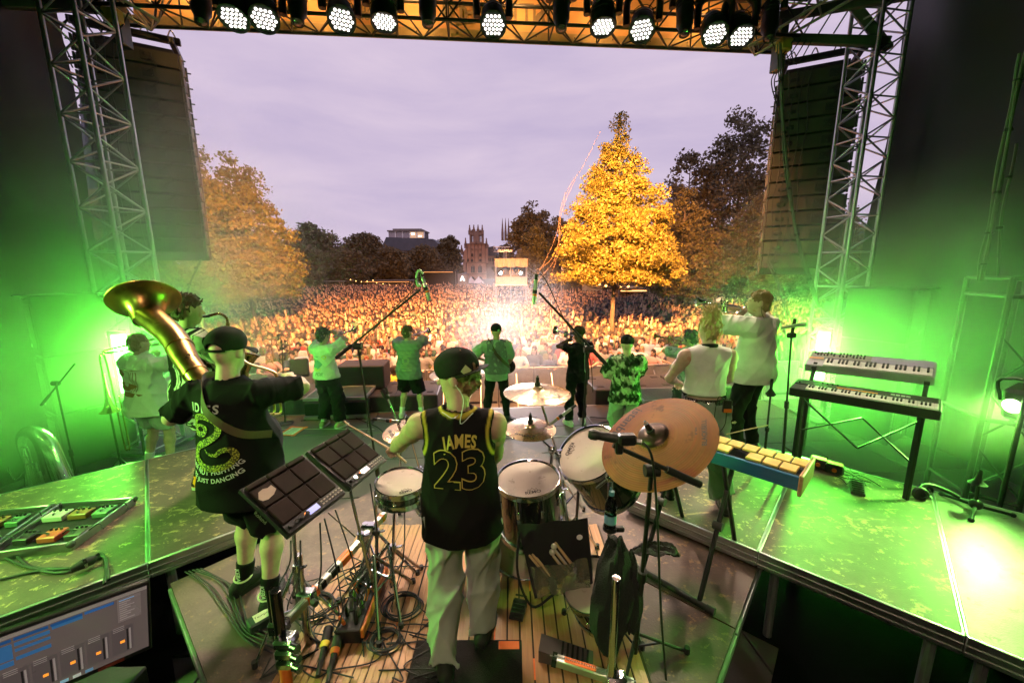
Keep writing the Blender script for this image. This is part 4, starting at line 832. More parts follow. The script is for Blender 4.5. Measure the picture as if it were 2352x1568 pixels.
def body_obj(T, J, mat, hands, hb=.0105, hh=.0068, nose=1., skip=()):
    fs = torso(J); 
    for sd in 'lr':
        a, b = arm(J, sd); fs += a+b; a, b = leg(J, sd); fs += a+b+[Cap(J[sd+'a'], J[sd+'a']-A([0, 0, .05]), .036*J['s'], .034*J['s'])]
    gs = [grow(U(fs, .026*J['s']), hb), grow(head_f(J, nose), hh)]
    for sd, side in (('l', -1), ('r', 1)):
        if sd in hands:
            k = dict(hands[sd]); d = k.pop('d', J[sd+'w']-J[sd+'e']); n = k.pop('n', (0, 0, -1)); gs.append(grow(hand_f(J[sd+'w'], d, n, side, s=J['s'], **k), .0048))
    return put('body', big_mesh('body', *merge(*gs)), mat, T)
def tee(T, J, mat, hem=.86, e=.022, sleeve=.62, amp=.005, fr=16, seed=1., nm='shirt', hb=.0105, sl_r=.026, split=None, neck=True, flare=.0):
    s = J['s']; tf = torso(J, e)+([Cap(J['bel'], J['bel']*A([1, 1, 0])+A([0, 0, hem*s]), (.135*J['bulk']+e)*s, (.15*J['bulk']+e+flare)*s, (1.15, .86, 1))])
    tf.append(Ell(J['pel']-A([0, .04, .05])*s, A([.16, .112, .12])*s+e)); f0 = Infl(U(tf, .05), 0, amp, fr, seed); sk0 = U(torso(J, .009), .03); f = lambda P: np.minimum(f0(P), sk0(P)); f.bb = f0.bb; fs = [f]
    if sleeve:
        for sd in 'lr':
            a, b = J[sd+'s'], J[sd+'e']; en = a+(b-a)*sleeve; q = (.056*(.55+.45*J['bulk'])+sl_r)*s; fs.append(Infl(Cut(Cap(a, b, q, q*1.0), en, b-a), 0, amp, fr*1.4, seed+3))
    g = U(fs, .022); g2 = Cut(g, (0, 0, hem*s), (0, 0, -1))
    if not sleeve:
        for x in (-1, 1): g2 = Minus(g2, Ell((x*.235*s*(1+.2*(J['bulk']-1)), -.015, 1.40*s), A([.07, .3, .13])*s))
    if neck: g2 = Minus(g2, Cap(J['nb']+A([0, .01, -.005])*s, J['nb']+A([0, .03, .3])*s, .070*s, .09*s))
    g2.bb = (g.bb[0]-.01, g.bb[1]+.01); return put(nm, big_mesh(nm, *grow(g2, hb)), mat, T)
def pants(T, J, mat, top=1.0, end=1.0, e=.022, e2=None, amp=.006, fr=15, seed=2., nm='trousers', hb=.0115, taper=1.):
    s = J['s']; b = .6+.4*J['bulk']; e2 = e if e2 is None else e2; fs = [Ell(J['pel'], A([.172*(.6+.4*J['bulk']), .128*(.6+.4*J['bulk']), .15])*s+e*.6), Ell(J['pel']-A([0, .045, .05])*s, A([.15, .10, .11])*s+e*.5)]
    for sd in 'lr':
        h, k, a = J[sd+'h'], J[sd+'k'], J[sd+'a']
        if end <= .5: fs.append(Cut(Cap(h, k, (.092*b)*s+e, (.075*b)*s+e2), h+(k-h)*(end*2), k-h))
        else: fs += [Cap(h, k, (.092*b)*s+e, (.066*b)*s+e2), Cut(Cap(k, a, (.066*b)*s+e2, (.045*b)*s*taper+e2), k+(a-k)*((end-.5)*2), a-k)]
    f = U(fs, .03); f1_ = Infl(f, 0, amp, fr, seed); sk1 = Infl(f, -.012); g = Cut(lambda P: np.minimum(f1_(P), sk1(P)), (0, 0, top*s), (0, 0, 1)) if False else Cut(f1_, (0, 0, top*s), (0, 0, 1)); g.bb = (f.bb[0]-.01, f.bb[1]+.01); return put(nm, big_mesh(nm, *grow(g, hb)), mat, T)
def shoes(T, J, mat, sole, sock=None, high=False, hb=.008, laces=None):
    s = J['s']
    for sd, x in (('l', -1), ('r', 1)):
        an, ft = J[sd+'a'], J[sd+'f']; a = R(J['toe'])*-x; d = A([-math.sin(a), math.cos(a), 0]); gz = A([0, 0, 1.])
        heel = ft-d*.06*s; toe = ft+d*.155*s
        fs = [Cap(heel+gz*.05*s, ft+d*.05*s+gz*.05*s, .038*s, .044*s), Cap(ft+d*.03*s+gz*.065*s, toe+gz*.042*s, .046*s, .036*s), Cap(heel+gz*.045*s, an+gz*(.10*s if high else .0), .040*s, .046*s if high else .04*s)]
        f = U(fs, .025*s); g = Cut(Minus(f, Cap(an+gz*(.135*s if high else .03*s), an+gz*.2, .036*s, .038*s)), ft+gz*.024*s, (0, 0, -1)); g.bb = f.bb
        o = put('shoe', big_mesh('shoe', *grow(g, hb)), mat, T)
        pl = []; 
        side = np.cross(d, gz)
        for u, wv in ((-.10, .0), (-.098, .024), (-.05, .043), (.03, .045), (.10, .052), (.16, .045), (.195, .02), (.2, 0.)): pl.append((u, wv))
        ring = [(ft+d*u*s+side*wv*s) for u, wv in pl]+[(ft+d*u*s-side*wv*s) for u, wv in pl[::-1]]
        put('sole', mesh_of('sole', prism([(p[0], p[1]) for p in ring], ft[2]+.0, ft[2]+.028*s)), sole, o)
        if laces is not None:
            for k in range(4): c = ft+d*(.055+.022*k)*s+gz*(.112-.011*k)*s; put('lace', mesh_of('lace', tube([c-side*.025, c+gz*.006, c+side*.025], .004, 5)), laces, o)
        if sock is not None: put('sock', big_mesh('sock', *grow(Cut(Cap(an-gz*.02, an+(J[sd+'k']-an)*.30, .043*s, .053*s*(.6+.4*J['bulk'])), an+(J[sd+'k']-an)*.27, J[sd+'k']-an), .008)), sock, T)
def hair(T, J, mat, style='short', seed=1., hb=.0068, nm='hair'):
    s, Rm, c = J['s'], J['HR'], J['hd']; L = lambda v: c+Rm@(A(v)*s); e = lambda p, r: Ell(L(p), A(r)*s, Rm)
    if style == 'bun':
        fs = [e((0, -.018, .03), (.085, .104, .106)), e((0, -.05, -.03), (.070, .066, .085)), e((.012, -.055, .132), (.060, .056, .046)), e((-.035, -.04, .12), (.03, .035, .035))]; amp, fr = .009, 70
    elif style == 'curly': fs = [e((0, -.015, .048), (.098, .112, .104)), e((0, -.055, -.015), (.078, .068, .075))]; amp, fr = .013, 52
    elif style == 'top': fs = [e((0, -.012, .062), (.088, .108, .090)), e((0, -.045, -.0), (.078, .072, .085))]; amp, fr = .010, 48
    else: fs = [e((0, -.016, .032), (.084, .105, .104)), e((0, -.05, -.02), (.074, .066, .082))]; amp, fr = .005, 60
    f = U(fs, .02); g = Minus(Infl(f, 0, amp, fr, seed), e((0, .11, -.055), (.075, .085, .125))); g.bb = (f.bb[0]-.02, f.bb[1]+.02)
    o = put(nm, big_mesh(nm, *grow(g, hb)), mat, T); gg = np.random.default_rng(int(seed*7)); strands = []
    for i in range({'bun': 45, 'curly': 70, 'top': 80}.get(style, 0)):
        if style == 'bun': p = A([gg.normal(0, .05), gg.normal(-.04, .04), .10+gg.random()*.07]); q = p+A([gg.normal(0, .05), gg.normal(-.0, .04), gg.normal(.03, .04)]); m_ = (p+q)/2+A([gg.normal(0, .02), gg.normal(0, .02), .03])
        else: th, z = gg.random()*6.28, gg.uniform(.05, .13); p = A([.085*math.cos(th)*math.sqrt(max(.1, 1-(z/.16)**2)), .1*math.sin(th)*math.sqrt(max(.1, 1-(z/.16)**2))-.015, z]); q = p*1.06+A([gg.normal(0, .02), gg.normal(0, .02), gg.uniform(.0, .03)]); m_ = (p+q)/2+A([gg.normal(0, .012), gg.normal(0, .012), .012])
        strands.append(tube(spl([L(p), L(m_), L(q)], 3), np.linspace(.0028, .0010, 7)*s, 4))
    if strands: k = put('strands', mesh_of('strands', jn(*strands)), mat, o); k['kind'] = 'stuff'
    return o
def cap_hat(T, J, mat, visor=0., brim_m=None, opening=True, flat=False, tilt=0.):
    s, Rm, c = J['s'], J['HR']@rotx(R(tilt)), J['hd']; L = lambda v: c+Rm@(A(v)*s); e = lambda p, r: Ell(L(p), A(r)*s, Rm)
    f = U([e((0, -.012, .05), (.096, .115, .092)), e((0, .0, .06), (.090, .112, .088))], .02); g = Cut(f, L((0, 0, .012)), Rm@A([0, 0, -1.])); g = Minus(g, e((0, -.012, .015), (.083, .10, .095)))
    vy = rotz(R(visor))
    if opening: g = Minus(g, Ell(L(vy@A([0, -.115, .012])), A([.052, .05, .045])*s, Rm@vy))
    g.bb = f.bb; o = put('cap', big_mesh('cap', *grow(g, .0062)), mat, T)
    put('cap_button', mesh_of('cap_button', ball(L((0, -.005, .144)), .009*s, 8, 5)), mat, o)
    for k in range(6):
        a = k*math.pi/3+.3; P = [L((.097*math.cos(a)*math.sin(t), -.010+.116*math.sin(a)*math.sin(t), .052+.094*math.cos(t))) for t in np.linspace(.12, 1.75, 9)]; put('seam', mesh_of('seam', tube(P, .0016*s, 4)), mat, o)
    V = []; nu = 13
    for j in range(5):
        for i in range(nu):
            t = -1.15+2.3*i/(nu-1); r0 = .094+j*.0185; x_, y_ = r0*math.sin(t)*(.98 if j == 0 else .98-.03*j), r0*math.cos(t)*1.13-.012+.0*j
            V.append(L(vy@A([x_, y_, .022-(.0 if flat else .012*j*.4)-abs(math.sin(t))**2*(.005 if flat else .016)*(j+1)*.35])))
    n0 = len(V); dn = Rm@A([0, 0, -.0045]); V = V+[v+dn for v in V]; F = []
    for j in range(4):
        for i in range(nu-1):
            q = (j*nu+i, j*nu+i+1, (j+1)*nu+i+1, (j+1)*nu+i); F.append(q); F.append(tuple(k+n0 for k in q[::-1]))
    ed = [j*nu for j in range(5)]+[4*nu+i for i in range(1, nu)]+[j*nu+nu-1 for j in (3, 2, 1, 0)]; F += [(a, b, b+n0, a+n0) for a, b in zip(ed, ed[1:])]
    put('visor', mesh_of('visor', (A(V), F)), brim_m or mat, o)
    if opening:
        P = [L(vy@A([.092*math.sin(t), -.105*math.cos(t)-.012, .014])) for t in np.linspace(-.7, .7, 9)]; put('strap', mesh_of('strap', xf(tube(P, .008*s, 5))), mat, o)
    return o
def person(label, foot, yaw, group='band on stage', rest=None):
    T = thing('person', label, 'person', foot, group, rz=yaw); ORG[T.name] = A([0., 0, 0]); return T
def decal(T, tgt, g, c, right, up, mat, nm='print', lift=.004, sub=0):   # flat print laid on the cloth from behind
    me = tgt.data; n = len(me.vertices); co = np.empty(n*3, np.float32); me.vertices.foreach_get('co', co); bv = BVHTree.FromPolygons([tuple(v) for v in co.reshape(-1, 3)], [tuple(p.vertices) for p in me.polygons])
    x, y = nrm(right), nrm(up); z = np.cross(x, y); V, F = g; V = np.asarray(V, float); P = []
    for v in V:
        o = A(c, dtype=float)+x*v[0]+y*v[1]+z*.5; h = bv.ray_cast(Vector(o), Vector(-z)); p = A(h[0]) if h[0] is not None else A(c, dtype=float)+x*v[0]+y*v[1]; P.append(p+z*(lift+(v[2] if len(v) > 2 else 0)))
    o = put(nm, mesh_of(nm, (A(P), F), False), mat, tgt); return o
def ribbon(pts, w_, sub=1): # flat strip polygon in 2D
    P = A(pts, dtype=float); Tn = np.gradient(P, axis=0); N = np.stack([-Tn[:, 1], Tn[:, 0]], 1); N /= np.linalg.norm(N, axis=1)[:, None]; w_ = np.broadcast_to(w_, len(P))[:, None]
    V = np.vstack([P+N*w_/2, P-N*w_/2]); n = len(P); return np.hstack([V, np.zeros((2*n, 1))]), [(i+n, i+1+n, i+1, i) for i in range(n-1)]
def disc2(c, r, n=20, r0=None):
    t = np.arange(n)*2*math.pi/n
    if r0 is None: return np.stack([c[0]+r*np.cos(t), c[1]+r*np.sin(t), 0*t], 1), [tuple(range(n))]
    V = np.vstack([np.stack([c[0]+q*np.cos(t), c[1]+q*np.sin(t), 0*t], 1) for q in (r0, r)]); return V, [(i, i+n, (i+1) % n+n, (i+1) % n) for i in range(n)]
def arc_text(s, size, rad, off=0., sp=1.0, down=False):   # lettering bent over an arc
    V, F = text_geo(s, size, off, sp=sp); a = V[:, 0]/rad
    if not down: return np.stack([np.sin(a)*(rad+V[:, 1]), np.cos(a)*(rad+V[:, 1])-rad, 0*a], 1), F
    return np.stack([np.sin(a)*(rad-V[:, 1]), rad-np.cos(a)*(rad-V[:, 1]), 0*a], 1), F
# ================================================================ the crowd
CM = bpy.data.materials.new('crowd_near'); CF = bpy.data.materials.new('crowd_far')
SHIRTS = [('black', (.02, .02, .022)), ('white', (.72, .70, .68)), ('grey', (.25, .25, .26)), ('navy', (.03, .04, .10)), ('cream', (.60, .52, .40)), ('olive', (.14, .15, .07)), ('red', (.45, .06, .04)), ('pale blue', (.35, .45, .58)), ('black', (.015, .015, .018)), ('white', (.78, .76, .74)), ('dark green', (.05, .12, .08)), ('pink', (.62, .35, .36))]
for m, far in ((CM, 0), (CF, 1)):
    m.use_nodes = True; n, l = m.node_tree.nodes, m.node_tree.links; b = n['Principled BSDF']; b.inputs['Roughness'].default_value = .65
    at_ = n.new('ShaderNodeAttribute'); at_.attribute_name = 'Col'; oi = n.new('ShaderNodeObjectInfo'); mx = n.new('ShaderNodeMix'); mx.data_type = 'RGBA'
    l.new(at_.outputs['Alpha'], mx.inputs['Factor']); l.new(at_.outputs['Color'], mx.inputs['A'])
    if far:
        cr = n.new('ShaderNodeValToRGB'); cr.color_ramp.interpolation = 'CONSTANT'; els = cr.color_ramp.elements
        for i, (_, c) in enumerate(SHIRTS):
            e = els[i] if i < 2 else els.new(0.); e.position = i/len(SHIRTS); e.color = (*c, 1)
        l.new(oi.outputs['Random'], cr.inputs['Fac']); l.new(cr.outputs['Color'], mx.inputs['B'])
    else: l.new(oi.outputs['Color'], mx.inputs['B'])
    nz = n.new('ShaderNodeTexNoise'); nz.inputs['Scale'].default_value = 14; bp = n.new('ShaderNodeBump'); bp.inputs['Strength'].default_value = .25; l.new(nz.outputs['Fac'], bp.inputs['Height']); l.new(bp.outputs['Normal'], b.inputs['Normal'])
    l.new(mx.outputs['Result'], b.inputs['Base Color'])
SKT = [(.55, .36, .26), (.60, .40, .30), (.50, .31, .21), (.58, .40, .31), (.30, .17, .10), (.56, .37, .27)]
HRC = [('dark-haired', (.030, .018, .012)), ('brown-haired', (.09, .048, .022)), ('blond', (.38, .25, .11)), ('dark-haired', (.02, .014, .012)), ('brown-haired', (.14, .075, .035)), ('ginger', (.28, .09, .03))]
POSES = [('arms down', {}, ''), ('lean', dict(lw=(-.16, .32, 1.16), rw=(.16, .32, 1.18), le=(-1, 0, -.6), re=(1, 0, -.6)), 'leaning on the barrier'), ('one arm raised', dict(rw=(.26, .12, 1.98), re=(1, .2, 0)), 'with one arm raised'),
    ('both arms raised', dict(lw=(-.28, .12, 1.95), rw=(.28, .15, 1.97), le=(-1, .2, 0), re=(1, .2, 0)), 'with both arms raised'), ('clapping', dict(lw=(-.05, .30, 1.42), rw=(.05, .30, 1.42), le=(-1, 0, -.7), re=(1, 0, -.7)), 'clapping hands'),
    ('phone', dict(rw=(.10, .34, 1.62), re=(1, 0, -.4), lw=(-.06, .32, 1.56), le=(-1, 0, -.5)), 'holding up a phone'), ('crossed', dict(lw=(.06, .2, 1.2), rw=(-.06, .22, 1.24), le=(-1, 0, -.3), re=(1, 0, -.3)), 'with folded arms')]
VAR = []
def crowd_variant(i, pose, g):
    long = g.random() < .45; sk, (hn, hc) = SKT[g.integers(0, 6)], HRC[g.integers(0, 6)]; glasses = g.random() < .25; beard = (not long) and g.random() < .4
    h = 1.68+.14*g.random()-(.06 if long else 0); hold = dict(POSES[pose][1])
    if pose == 2 and i % 2: hold = dict(lw=(-.24, .14, 1.96), le=(-1, .2, 0))
    J = skel(h, .95+.25*g.random(), head=(g.uniform(-22, 22), g.uniform(-8, 6)), **hold); s = J['s']
    low = .75*s; fs = [Cut(f, (0, 0, low), (0, 0, -1)) for f in torso(J, .02)]
    up, fo, hd = [], [], []
    for sd in 'lr': a, b = arm(J, sd, .0); up += [Cap(J[sd+'s'], J[sd+'s']+(J[sd+'e']-J[sd+'s'])*.7, .072*s, .068*s)]; fo += [Cap(J[sd+'e']+(J[sd+'s']-J[sd+'e'])*.4, J[sd+'e'], .045*s, .042*s)]+b+[Cap(J[sd+'w'], J[sd+'w']+nrm(J[sd+'w']-J[sd+'e'])*.14*s, .032*s, .026*s, None)]
    legs = []
    for sd in 'lr': a, b = leg(J, sd, .018); legs += a+b+[Cap(J[sd+'f']+A([0, -.05, .05]), J[sd+'f']+A([0, .14, .04]), .05, .04)]
    sh = U(fs+up, .02); ar = U(fo, .02); lg = U(legs+[Ell(J['pel'], A([.18, .135, .14])*s)], .03)
    lg = Cut(lg, (0, 0, .45), (0, 0, -1)) if False else lg
    bodyf = lambda P: np.minimum(np.minimum(sh(P), ar(P)), lg(P)); bodyf.bb = (np.minimum(np.minimum(sh.bb[0], ar.bb[0]), lg.bb[0]), np.maximum(np.maximum(sh.bb[1], ar.bb[1]), lg.bb[1]))
    V, Q = grow(bodyf, .030)
    lab = np.stack([sh(V.astype(f32)), ar(V.astype(f32)), lg(V.astype(f32))], 1).argmin(1)
    pan = [(.02, .025, .05), (.015, .015, .017), (.10, .12, .17), (.16, .13, .09)][g.integers(0, 4)]
    col = np.ones((len(V), 4)); col[lab == 0] = (.5, .5, .5, 1); col[lab == 1] = (*sk, 0); col[lab == 2] = (*pan, 0)
    Rm, c = J['HR'], J['hd']; L = lambda v: c+Rm@(A(v)*s); e = lambda p, r: Ell(L(p), A(r)*s, Rm)
    hf = head_f(J)
    hl = [e((0, -.018, .035), (.087, .106, .103)), e((0, -.05, -.02), (.078, .066, .085))]
    if long: hl += [Cap(L((.062, -.03, -.01)), L((.078, .005, -.20)), .036*s, .03*s), Cap(L((-.062, -.03, -.01)), L((-.078, .005, -.20)), .036*s, .03*s), Cap(L((0, -.06, -.02)), L((0, -.075, -.24)), .06*s, .05*s)]
    hr = Minus(U(hl, .02), e((0, .105, -.045), (.066, .082, .115)))
    hff = lambda P: np.minimum(hf(P), hr(P)); hff.bb = (np.minimum(hf.bb[0], hr.bb[0]), np.maximum(hf.bb[1], hr.bb[1])); V2, Q2 = grow(hff, .0125)
    a, b = hf(V2.astype(f32)), hr(V2.astype(f32)); c2 = np.zeros((len(V2), 4)); c2[:, :3] = sk; c2[b < a+.001] = (*hc, 0)
    lp = (V2-c)@Rm/s; face = (lp[:, 1] > .04) & ~(b < a+.001)
    for p, r, cc in (((.031, .009), .016, (.03, .02, .02)), ((-.031, .009), .016, (.03, .02, .02))): c2[face & (((lp[:, [0, 2]]-A(p))**2).sum(1) < r*r)] = (*cc, 0)
    c2[face & (np.abs(lp[:, 0]) < .028) & (np.abs(lp[:, 2]+.062) < .009)] = (.30, .09, .08, 0)
    if glasses: c2[face & (np.abs(lp[:, 2]-.008) < .014) & (np.abs(np.abs(lp[:, 0])-.034) < .03) & (np.abs(np.abs(lp[:, 0])-.034) > .012)] = (.03, .03, .03, 0)
    if beard: c2[face & (lp[:, 2] < -.05) & ~((np.abs(lp[:, 0]) < .026) & (np.abs(lp[:, 2]+.062) < .010))] = (*(A(hc)*.6+A(sk)*.15), 0)
    nk = (V2[:, 2] < J['nb'][2]+.02*s) & ~(b < a+.001); c2[nk] = (*sk, 0)
    V, Q = merge((V, Q), (V2, Q2)); col = np.vstack([col, c2])
    if pose == 5:
        w_ = J['rw']+A([-.03, .03, .12]); g_ = box(w_, (.075, .012, .15)); V, Q = merge((V, Q), (g_[0], A(g_[1]))); col = np.vstack([col, np.tile((.02, .02, .03, 0), (8, 1))])
    me = big_mesh('crowd_member', V, Q); me.materials.append(CF); at = me.color_attributes.new('Col', 'FLOAT_COLOR', 'POINT'); at.data.foreach_set('color', col.astype(np.float32).ravel())
    return me, hn+(' long' if False else ''), long, glasses, beard, pose
vg = np.random.default_rng(5)
for i, p in enumerate([0]*17+[4, 4, 2, 2, 3, 5, 6]): VAR.append(crowd_variant(i, p, vg))
LEAN = [crowd_variant(i, 1, vg) for i in range(6)]
def nth(k): return '%d%s' % (k, 'th' if 10 <= k % 100 <= 20 else {1: 'st', 2: 'nd', 3: 'rd'}.get(k % 10, 'th'))
ROWN = ['front row', 'second row', 'third row', 'fourth row', 'fifth row', 'sixth row', 'seventh row', 'eighth row']
def crowd_person(v, p, rz, colr, label, sc_=1.):
    o = put('person', v[0]); o.location = tuple(p); o.rotation_euler = (0, 0, rz); o.scale = (sc_,)*3; o.material_slots[0].link = 'OBJECT'; o.material_slots[0].material = CM; o.color = (*colr, 1); tag(o, label, 'person', 'audience behind the barrier'); return o
nrow = [31, 36, 38, 40, 42, 44, 46]; tot = 0
for r_, n_ in enumerate(nrow):
    Y = BY+.38+r_*.62; half = .5*Y*1.44
    for k in range(n_):
        x = -half+2*half*(k+.5)/n_+vg.uniform(-.12, .12)+(r_ % 2)*.12; p = sg(x, Y+vg.uniform(-.12, .12), GZ)
        v = LEAN[vg.integers(0, 6)] if r_ == 0 and vg.random() < .7 else VAR[vg.integers(0, len(VAR))]
        cn, cc = SHIRTS[vg.integers(0, len(SHIRTS))]; yaw = math.pi+math.atan2(p[0], p[1])*-.9+vg.uniform(-.25, .25)
        extra = 'bearded ' if v[4] else 'long-haired ' if v[2] else ''
        crowd_person(v, p, yaw, cc, '%s%s person in %s top, %s from left in the audience %s' % (extra, v[1], cn, nth(k+1), ROWN[r_]), vg.uniform(.95, 1.06)); tot += 1
# the rest of the crowd reads as one mass
pts = []; Y = BY+.38+len(nrow)*.62
while Y < 66:
    sp = .47+.0042*(Y-14); half = .5*Y*1.56; n_ = int(2*half/sp)
    xs = -half+2*half*(np.arange(n_)+vg.random(n_)*.7)/n_; ys = Y+vg.uniform(-.2, .2, n_)
    for x, y in zip(xs, ys):
        if y > 50+.26*x+12*math.sin(x*.05) and vg.random() < .5: continue
        if abs(x-.6) < 2.0 and abs(y-33.8) < 2.2: continue
        if vg.random() < .07: continue
        pts.append((x, y+vg.uniform(-.12, .12), GZ))
    Y += sp*1.08
pts = A(pts); cl = bpy.data.collections.new('crowd_figures')
for v in VAR: o = bpy.data.objects.new('figure', v[0]); cl.objects.link(o)
me = bpy.data.meshes.new('crowd'); me.from_pydata(pts.tolist(), [], []); crowd = put('crowd', me); tag(crowd, 'dense festival crowd filling the square behind the first rows', None, None, 'stuff')
ng = bpy.data.node_groups.new('scatter_crowd', 'GeometryNodeTree'); ng.interface.new_socket('Geometry', in_out='INPUT', socket_type='NodeSocketGeometry'); ng.interface.new_socket('Geometry', in_out='OUTPUT', socket_type='NodeSocketGeometry')
N = ng.nodes; gi, go = N.new('NodeGroupInput'), N.new('NodeGroupOutput'); ci = N.new('GeometryNodeCollectionInfo'); ci.inputs['Collection'].default_value = cl; ci.inputs['Separate Children'].default_value = True; ci.inputs['Reset Children'].default_value = True
ip = N.new('GeometryNodeInstanceOnPoints'); ip.inputs['Pick Instance'].default_value = True
r1 = N.new('FunctionNodeRandomValue'); r1.data_type = 'INT'; r1.inputs[4].default_value = 0; r1.inputs[5].default_value = len(VAR)-1
r2 = N.new('FunctionNodeRandomValue'); r2.data_type = 'FLOAT_VECTOR'; r2.inputs[0].default_value = (0, 0, math.pi-.45); r2.inputs[1].default_value = (0, 0, math.pi+.45); r2.inputs['Seed'].default_value = 3
r3 = N.new('FunctionNodeRandomValue'); r3.data_type = 'FLOAT'; r3.inputs[2].default_value = .89; r3.inputs[3].default_value = 1.1; r3.inputs['Seed'].default_value = 5
Lk = ng.links.new; Lk(gi.outputs[0], ip.inputs['Points']); Lk(ci.outputs[0], ip.inputs['Instance']); Lk(r1.outputs[2], ip.inputs['Instance Index']); Lk(r2.outputs[0], ip.inputs['Rotation']); Lk(r3.outputs[1], ip.inputs['Scale']); Lk(ip.outputs[0], go.inputs[0])
crowd.modifiers.new('scatter', 'NODES').node_group = ng
print('crowd', tot, len(pts))
# technicians on the sound tower
for k, (zx, lab) in enumerate(((1550, 'dark-dressed technician standing left of the middle post on the sound tower'), (1655, 'dark-dressed technician standing right of the middle post on the sound tower'))):
    p = xp(zx, 850, 1.4); crowd_person(VAR[k], (p[0], FX+1.4, zf+.05), math.pi, (.02, .02, .02), lab)
# ================================================================ the band
def cloth(name, col, rough=.85, var=.12, bump=.25): return M(name, col, rough, var=var, scale=9, bump=bump, bscale=190, spec=.08)
PAINT = bpy.data.materials.new('painted_cloth'); PAINT.use_nodes = True
_n, _l = PAINT.node_tree.nodes, PAINT.node_tree.links; _a = _n.new('ShaderNodeAttribute'); _a.attribute_name = 'Col'; _l.new(_a.outputs['Color'], _n['Principled BSDF'].inputs['Base Color']); _n['Principled BSDF'].inputs['Roughness'].default_value = .85; _n['Principled BSDF'].inputs['Specular IOR Level'].default_value = .08
_z = _n.new('ShaderNodeTexNoise'); _z.inputs['Scale'].default_value = 190; _b = _n.new('ShaderNodeBump'); _b.inputs['Strength'].default_value = .25; _b.inputs['Distance'].default_value = .01; _l.new(_z.outputs['Fac'], _b.inputs['Height']); _l.new(_b.outputs['Normal'], _n['Principled BSDF'].inputs['Normal'])
def paint(o, fn):
    me = o.data; V = np.empty(len(me.vertices)*3, np.float32); me.vertices.foreach_get('co', V); V = V.reshape(-1, 3).astype(float); c = np.ones((len(V), 4)); c[:, :3] = fn(V)
    at_ = me.color_attributes.new('Col', 'FLOAT_COLOR', 'POINT'); at_.data.foreach_set('color', c.astype(np.float32).ravel()); me.materials.clear(); me.materials.append(PAINT)
def fbm(V, f, seed):
    g = np.random.default_rng(seed); s = 0
    for i in range(8): k = g.normal(size=3)*f*(1 if i < 4 else 2.2); s = s+np.sin(V@k+g.random()*6.3)*(1 if i < 4 else .5)
    return s/3
TAN = skin_m('light', (.56, .37, .28)); PALE = skin_m('pale', (.62, .43, .34)); OLV = skin_m('warm', (.48, .30, .21)); DKS = skin_m('dark', (.10, .05, .03))
DHAIR = M('dark_hair', (.022, .013, .009), .5, var=.3, scale=40, bump=.5, bscale=120); BHAIR = M('brown_hair', (.075, .042, .022), .5, var=.3, scale=40, bump=.5, bscale=120); LHAIR = M('blond_hair', (.42, .29, .14), .5, var=.15, scale=90, bump=.5, bscale=120); SHAIR = M('sandy_hair', (.22, .125, .06), .6, var=.12, scale=90, bump=.5, bscale=120)
BTEE = cloth('black_tee', (.011, .012, .012)); GOLD = M('gold_print', (.62, .46, .10), .6); WPR = M('white_print', (.62, .66, .60), .7); YPR = M('lime_print', (.42, .44, .06), .7)
def scalem():
    m = M('snake_print', (.40, .42, .05), .7); n, l = m.node_tree.nodes, m.node_tree.links; b = n['Principled BSDF']; v = n.new('ShaderNodeTexVoronoi'); v.inputs['Scale'].default_value = 95; t = n.new('ShaderNodeTexCoord'); l.new(t.outputs['Object'], v.inputs['Vector'])
    r = n.new('ShaderNodeValToRGB'); r.color_ramp.elements[0].position = .25; r.color_ramp.elements[0].color = (.55, .56, .06, 1); r.color_ramp.elements[1].position = .62; r.color_ramp.elements[1].color = (.05, .06, .01, 1); l.new(v.outputs['Distance'], r.inputs['Fac'])
    mul = n.new('ShaderNodeMath'); mul.operation = 'MULTIPLY'; mul.inputs[1].default_value = 95*.011; l.new(v.outputs['Distance'], mul.inputs[0]); l.new(r.outputs['Color'], b.inputs['Base Color']); return m
def P2L(foot, yaw): return lambda p: rotz(-yaw)@(A(p, dtype=float)-A(foot, dtype=float))
def tip_up(o): return o
# ---- drummer
f1, f2 = on(1022, 1540, DZ+.012), on(1112, 1462, DZ+.012); ft = (f1+f2)/2; ft[2] = DZ+.012; yw = R(2); lc = P2L(ft, yw)
T = person('drummer in black basketball jersey number 23 and green snapback cap', ft, yw)
J = skel(1.77, 1.06, lw=lc(at(893, 1042, 2.38)), le=(-1, -.5, -.75), rw=lc(at(1128, 1105, 2.5)), re=(.7, -.5, -.9), fl=lc(f1), fr=lc(f2), head=(72, -10), toe=14)
body_obj(T, J, TAN, dict(l=dict(n=(.5, .1, -.9), curl=(62, 75, 45), thumb=.9, d=nrm(J['lw']-J['le'])+A([-.25, .35, .05])), r=dict(curl=(62, 75, 45), thumb=.9)), hb=.0095, hh=.0055)
jr = tee(T, J, None, hem=.80, e=.020, sleeve=0, amp=.0035, fr=13, seed=3., nm='jersey', hb=.0075, flare=.02)
aE = [Ell((x*.235*J['s']*(1+.2*(J['bulk']-1)), -.015, 1.40*J['s']), A([.07, .3, .13])*J['s']) for x in (-1, 1)]; nE = Cap(J['nb']+A([0, .01, -.005])*J['s'], J['nb']+A([0, .03, .3])*J['s'], .070*J['s'], .09*J['s'])
def jpaint(V):
    P = V.astype(f32); d = np.minimum(np.minimum(np.abs(aE[0](P)), np.abs(aE[1](P))), np.where(np.abs(V[:, 0]) < .16, np.abs(nE(P)), 9)); c = np.tile(A([.012, .011, .012]), (len(V), 1)); w_ = np.clip((.0100-np.abs(d-.0185))/.006, 0, 1)[:, None]; return c*(1-w_)+A([.55, .44, .06])*w_
paint(jr, jpaint); s = J['s']
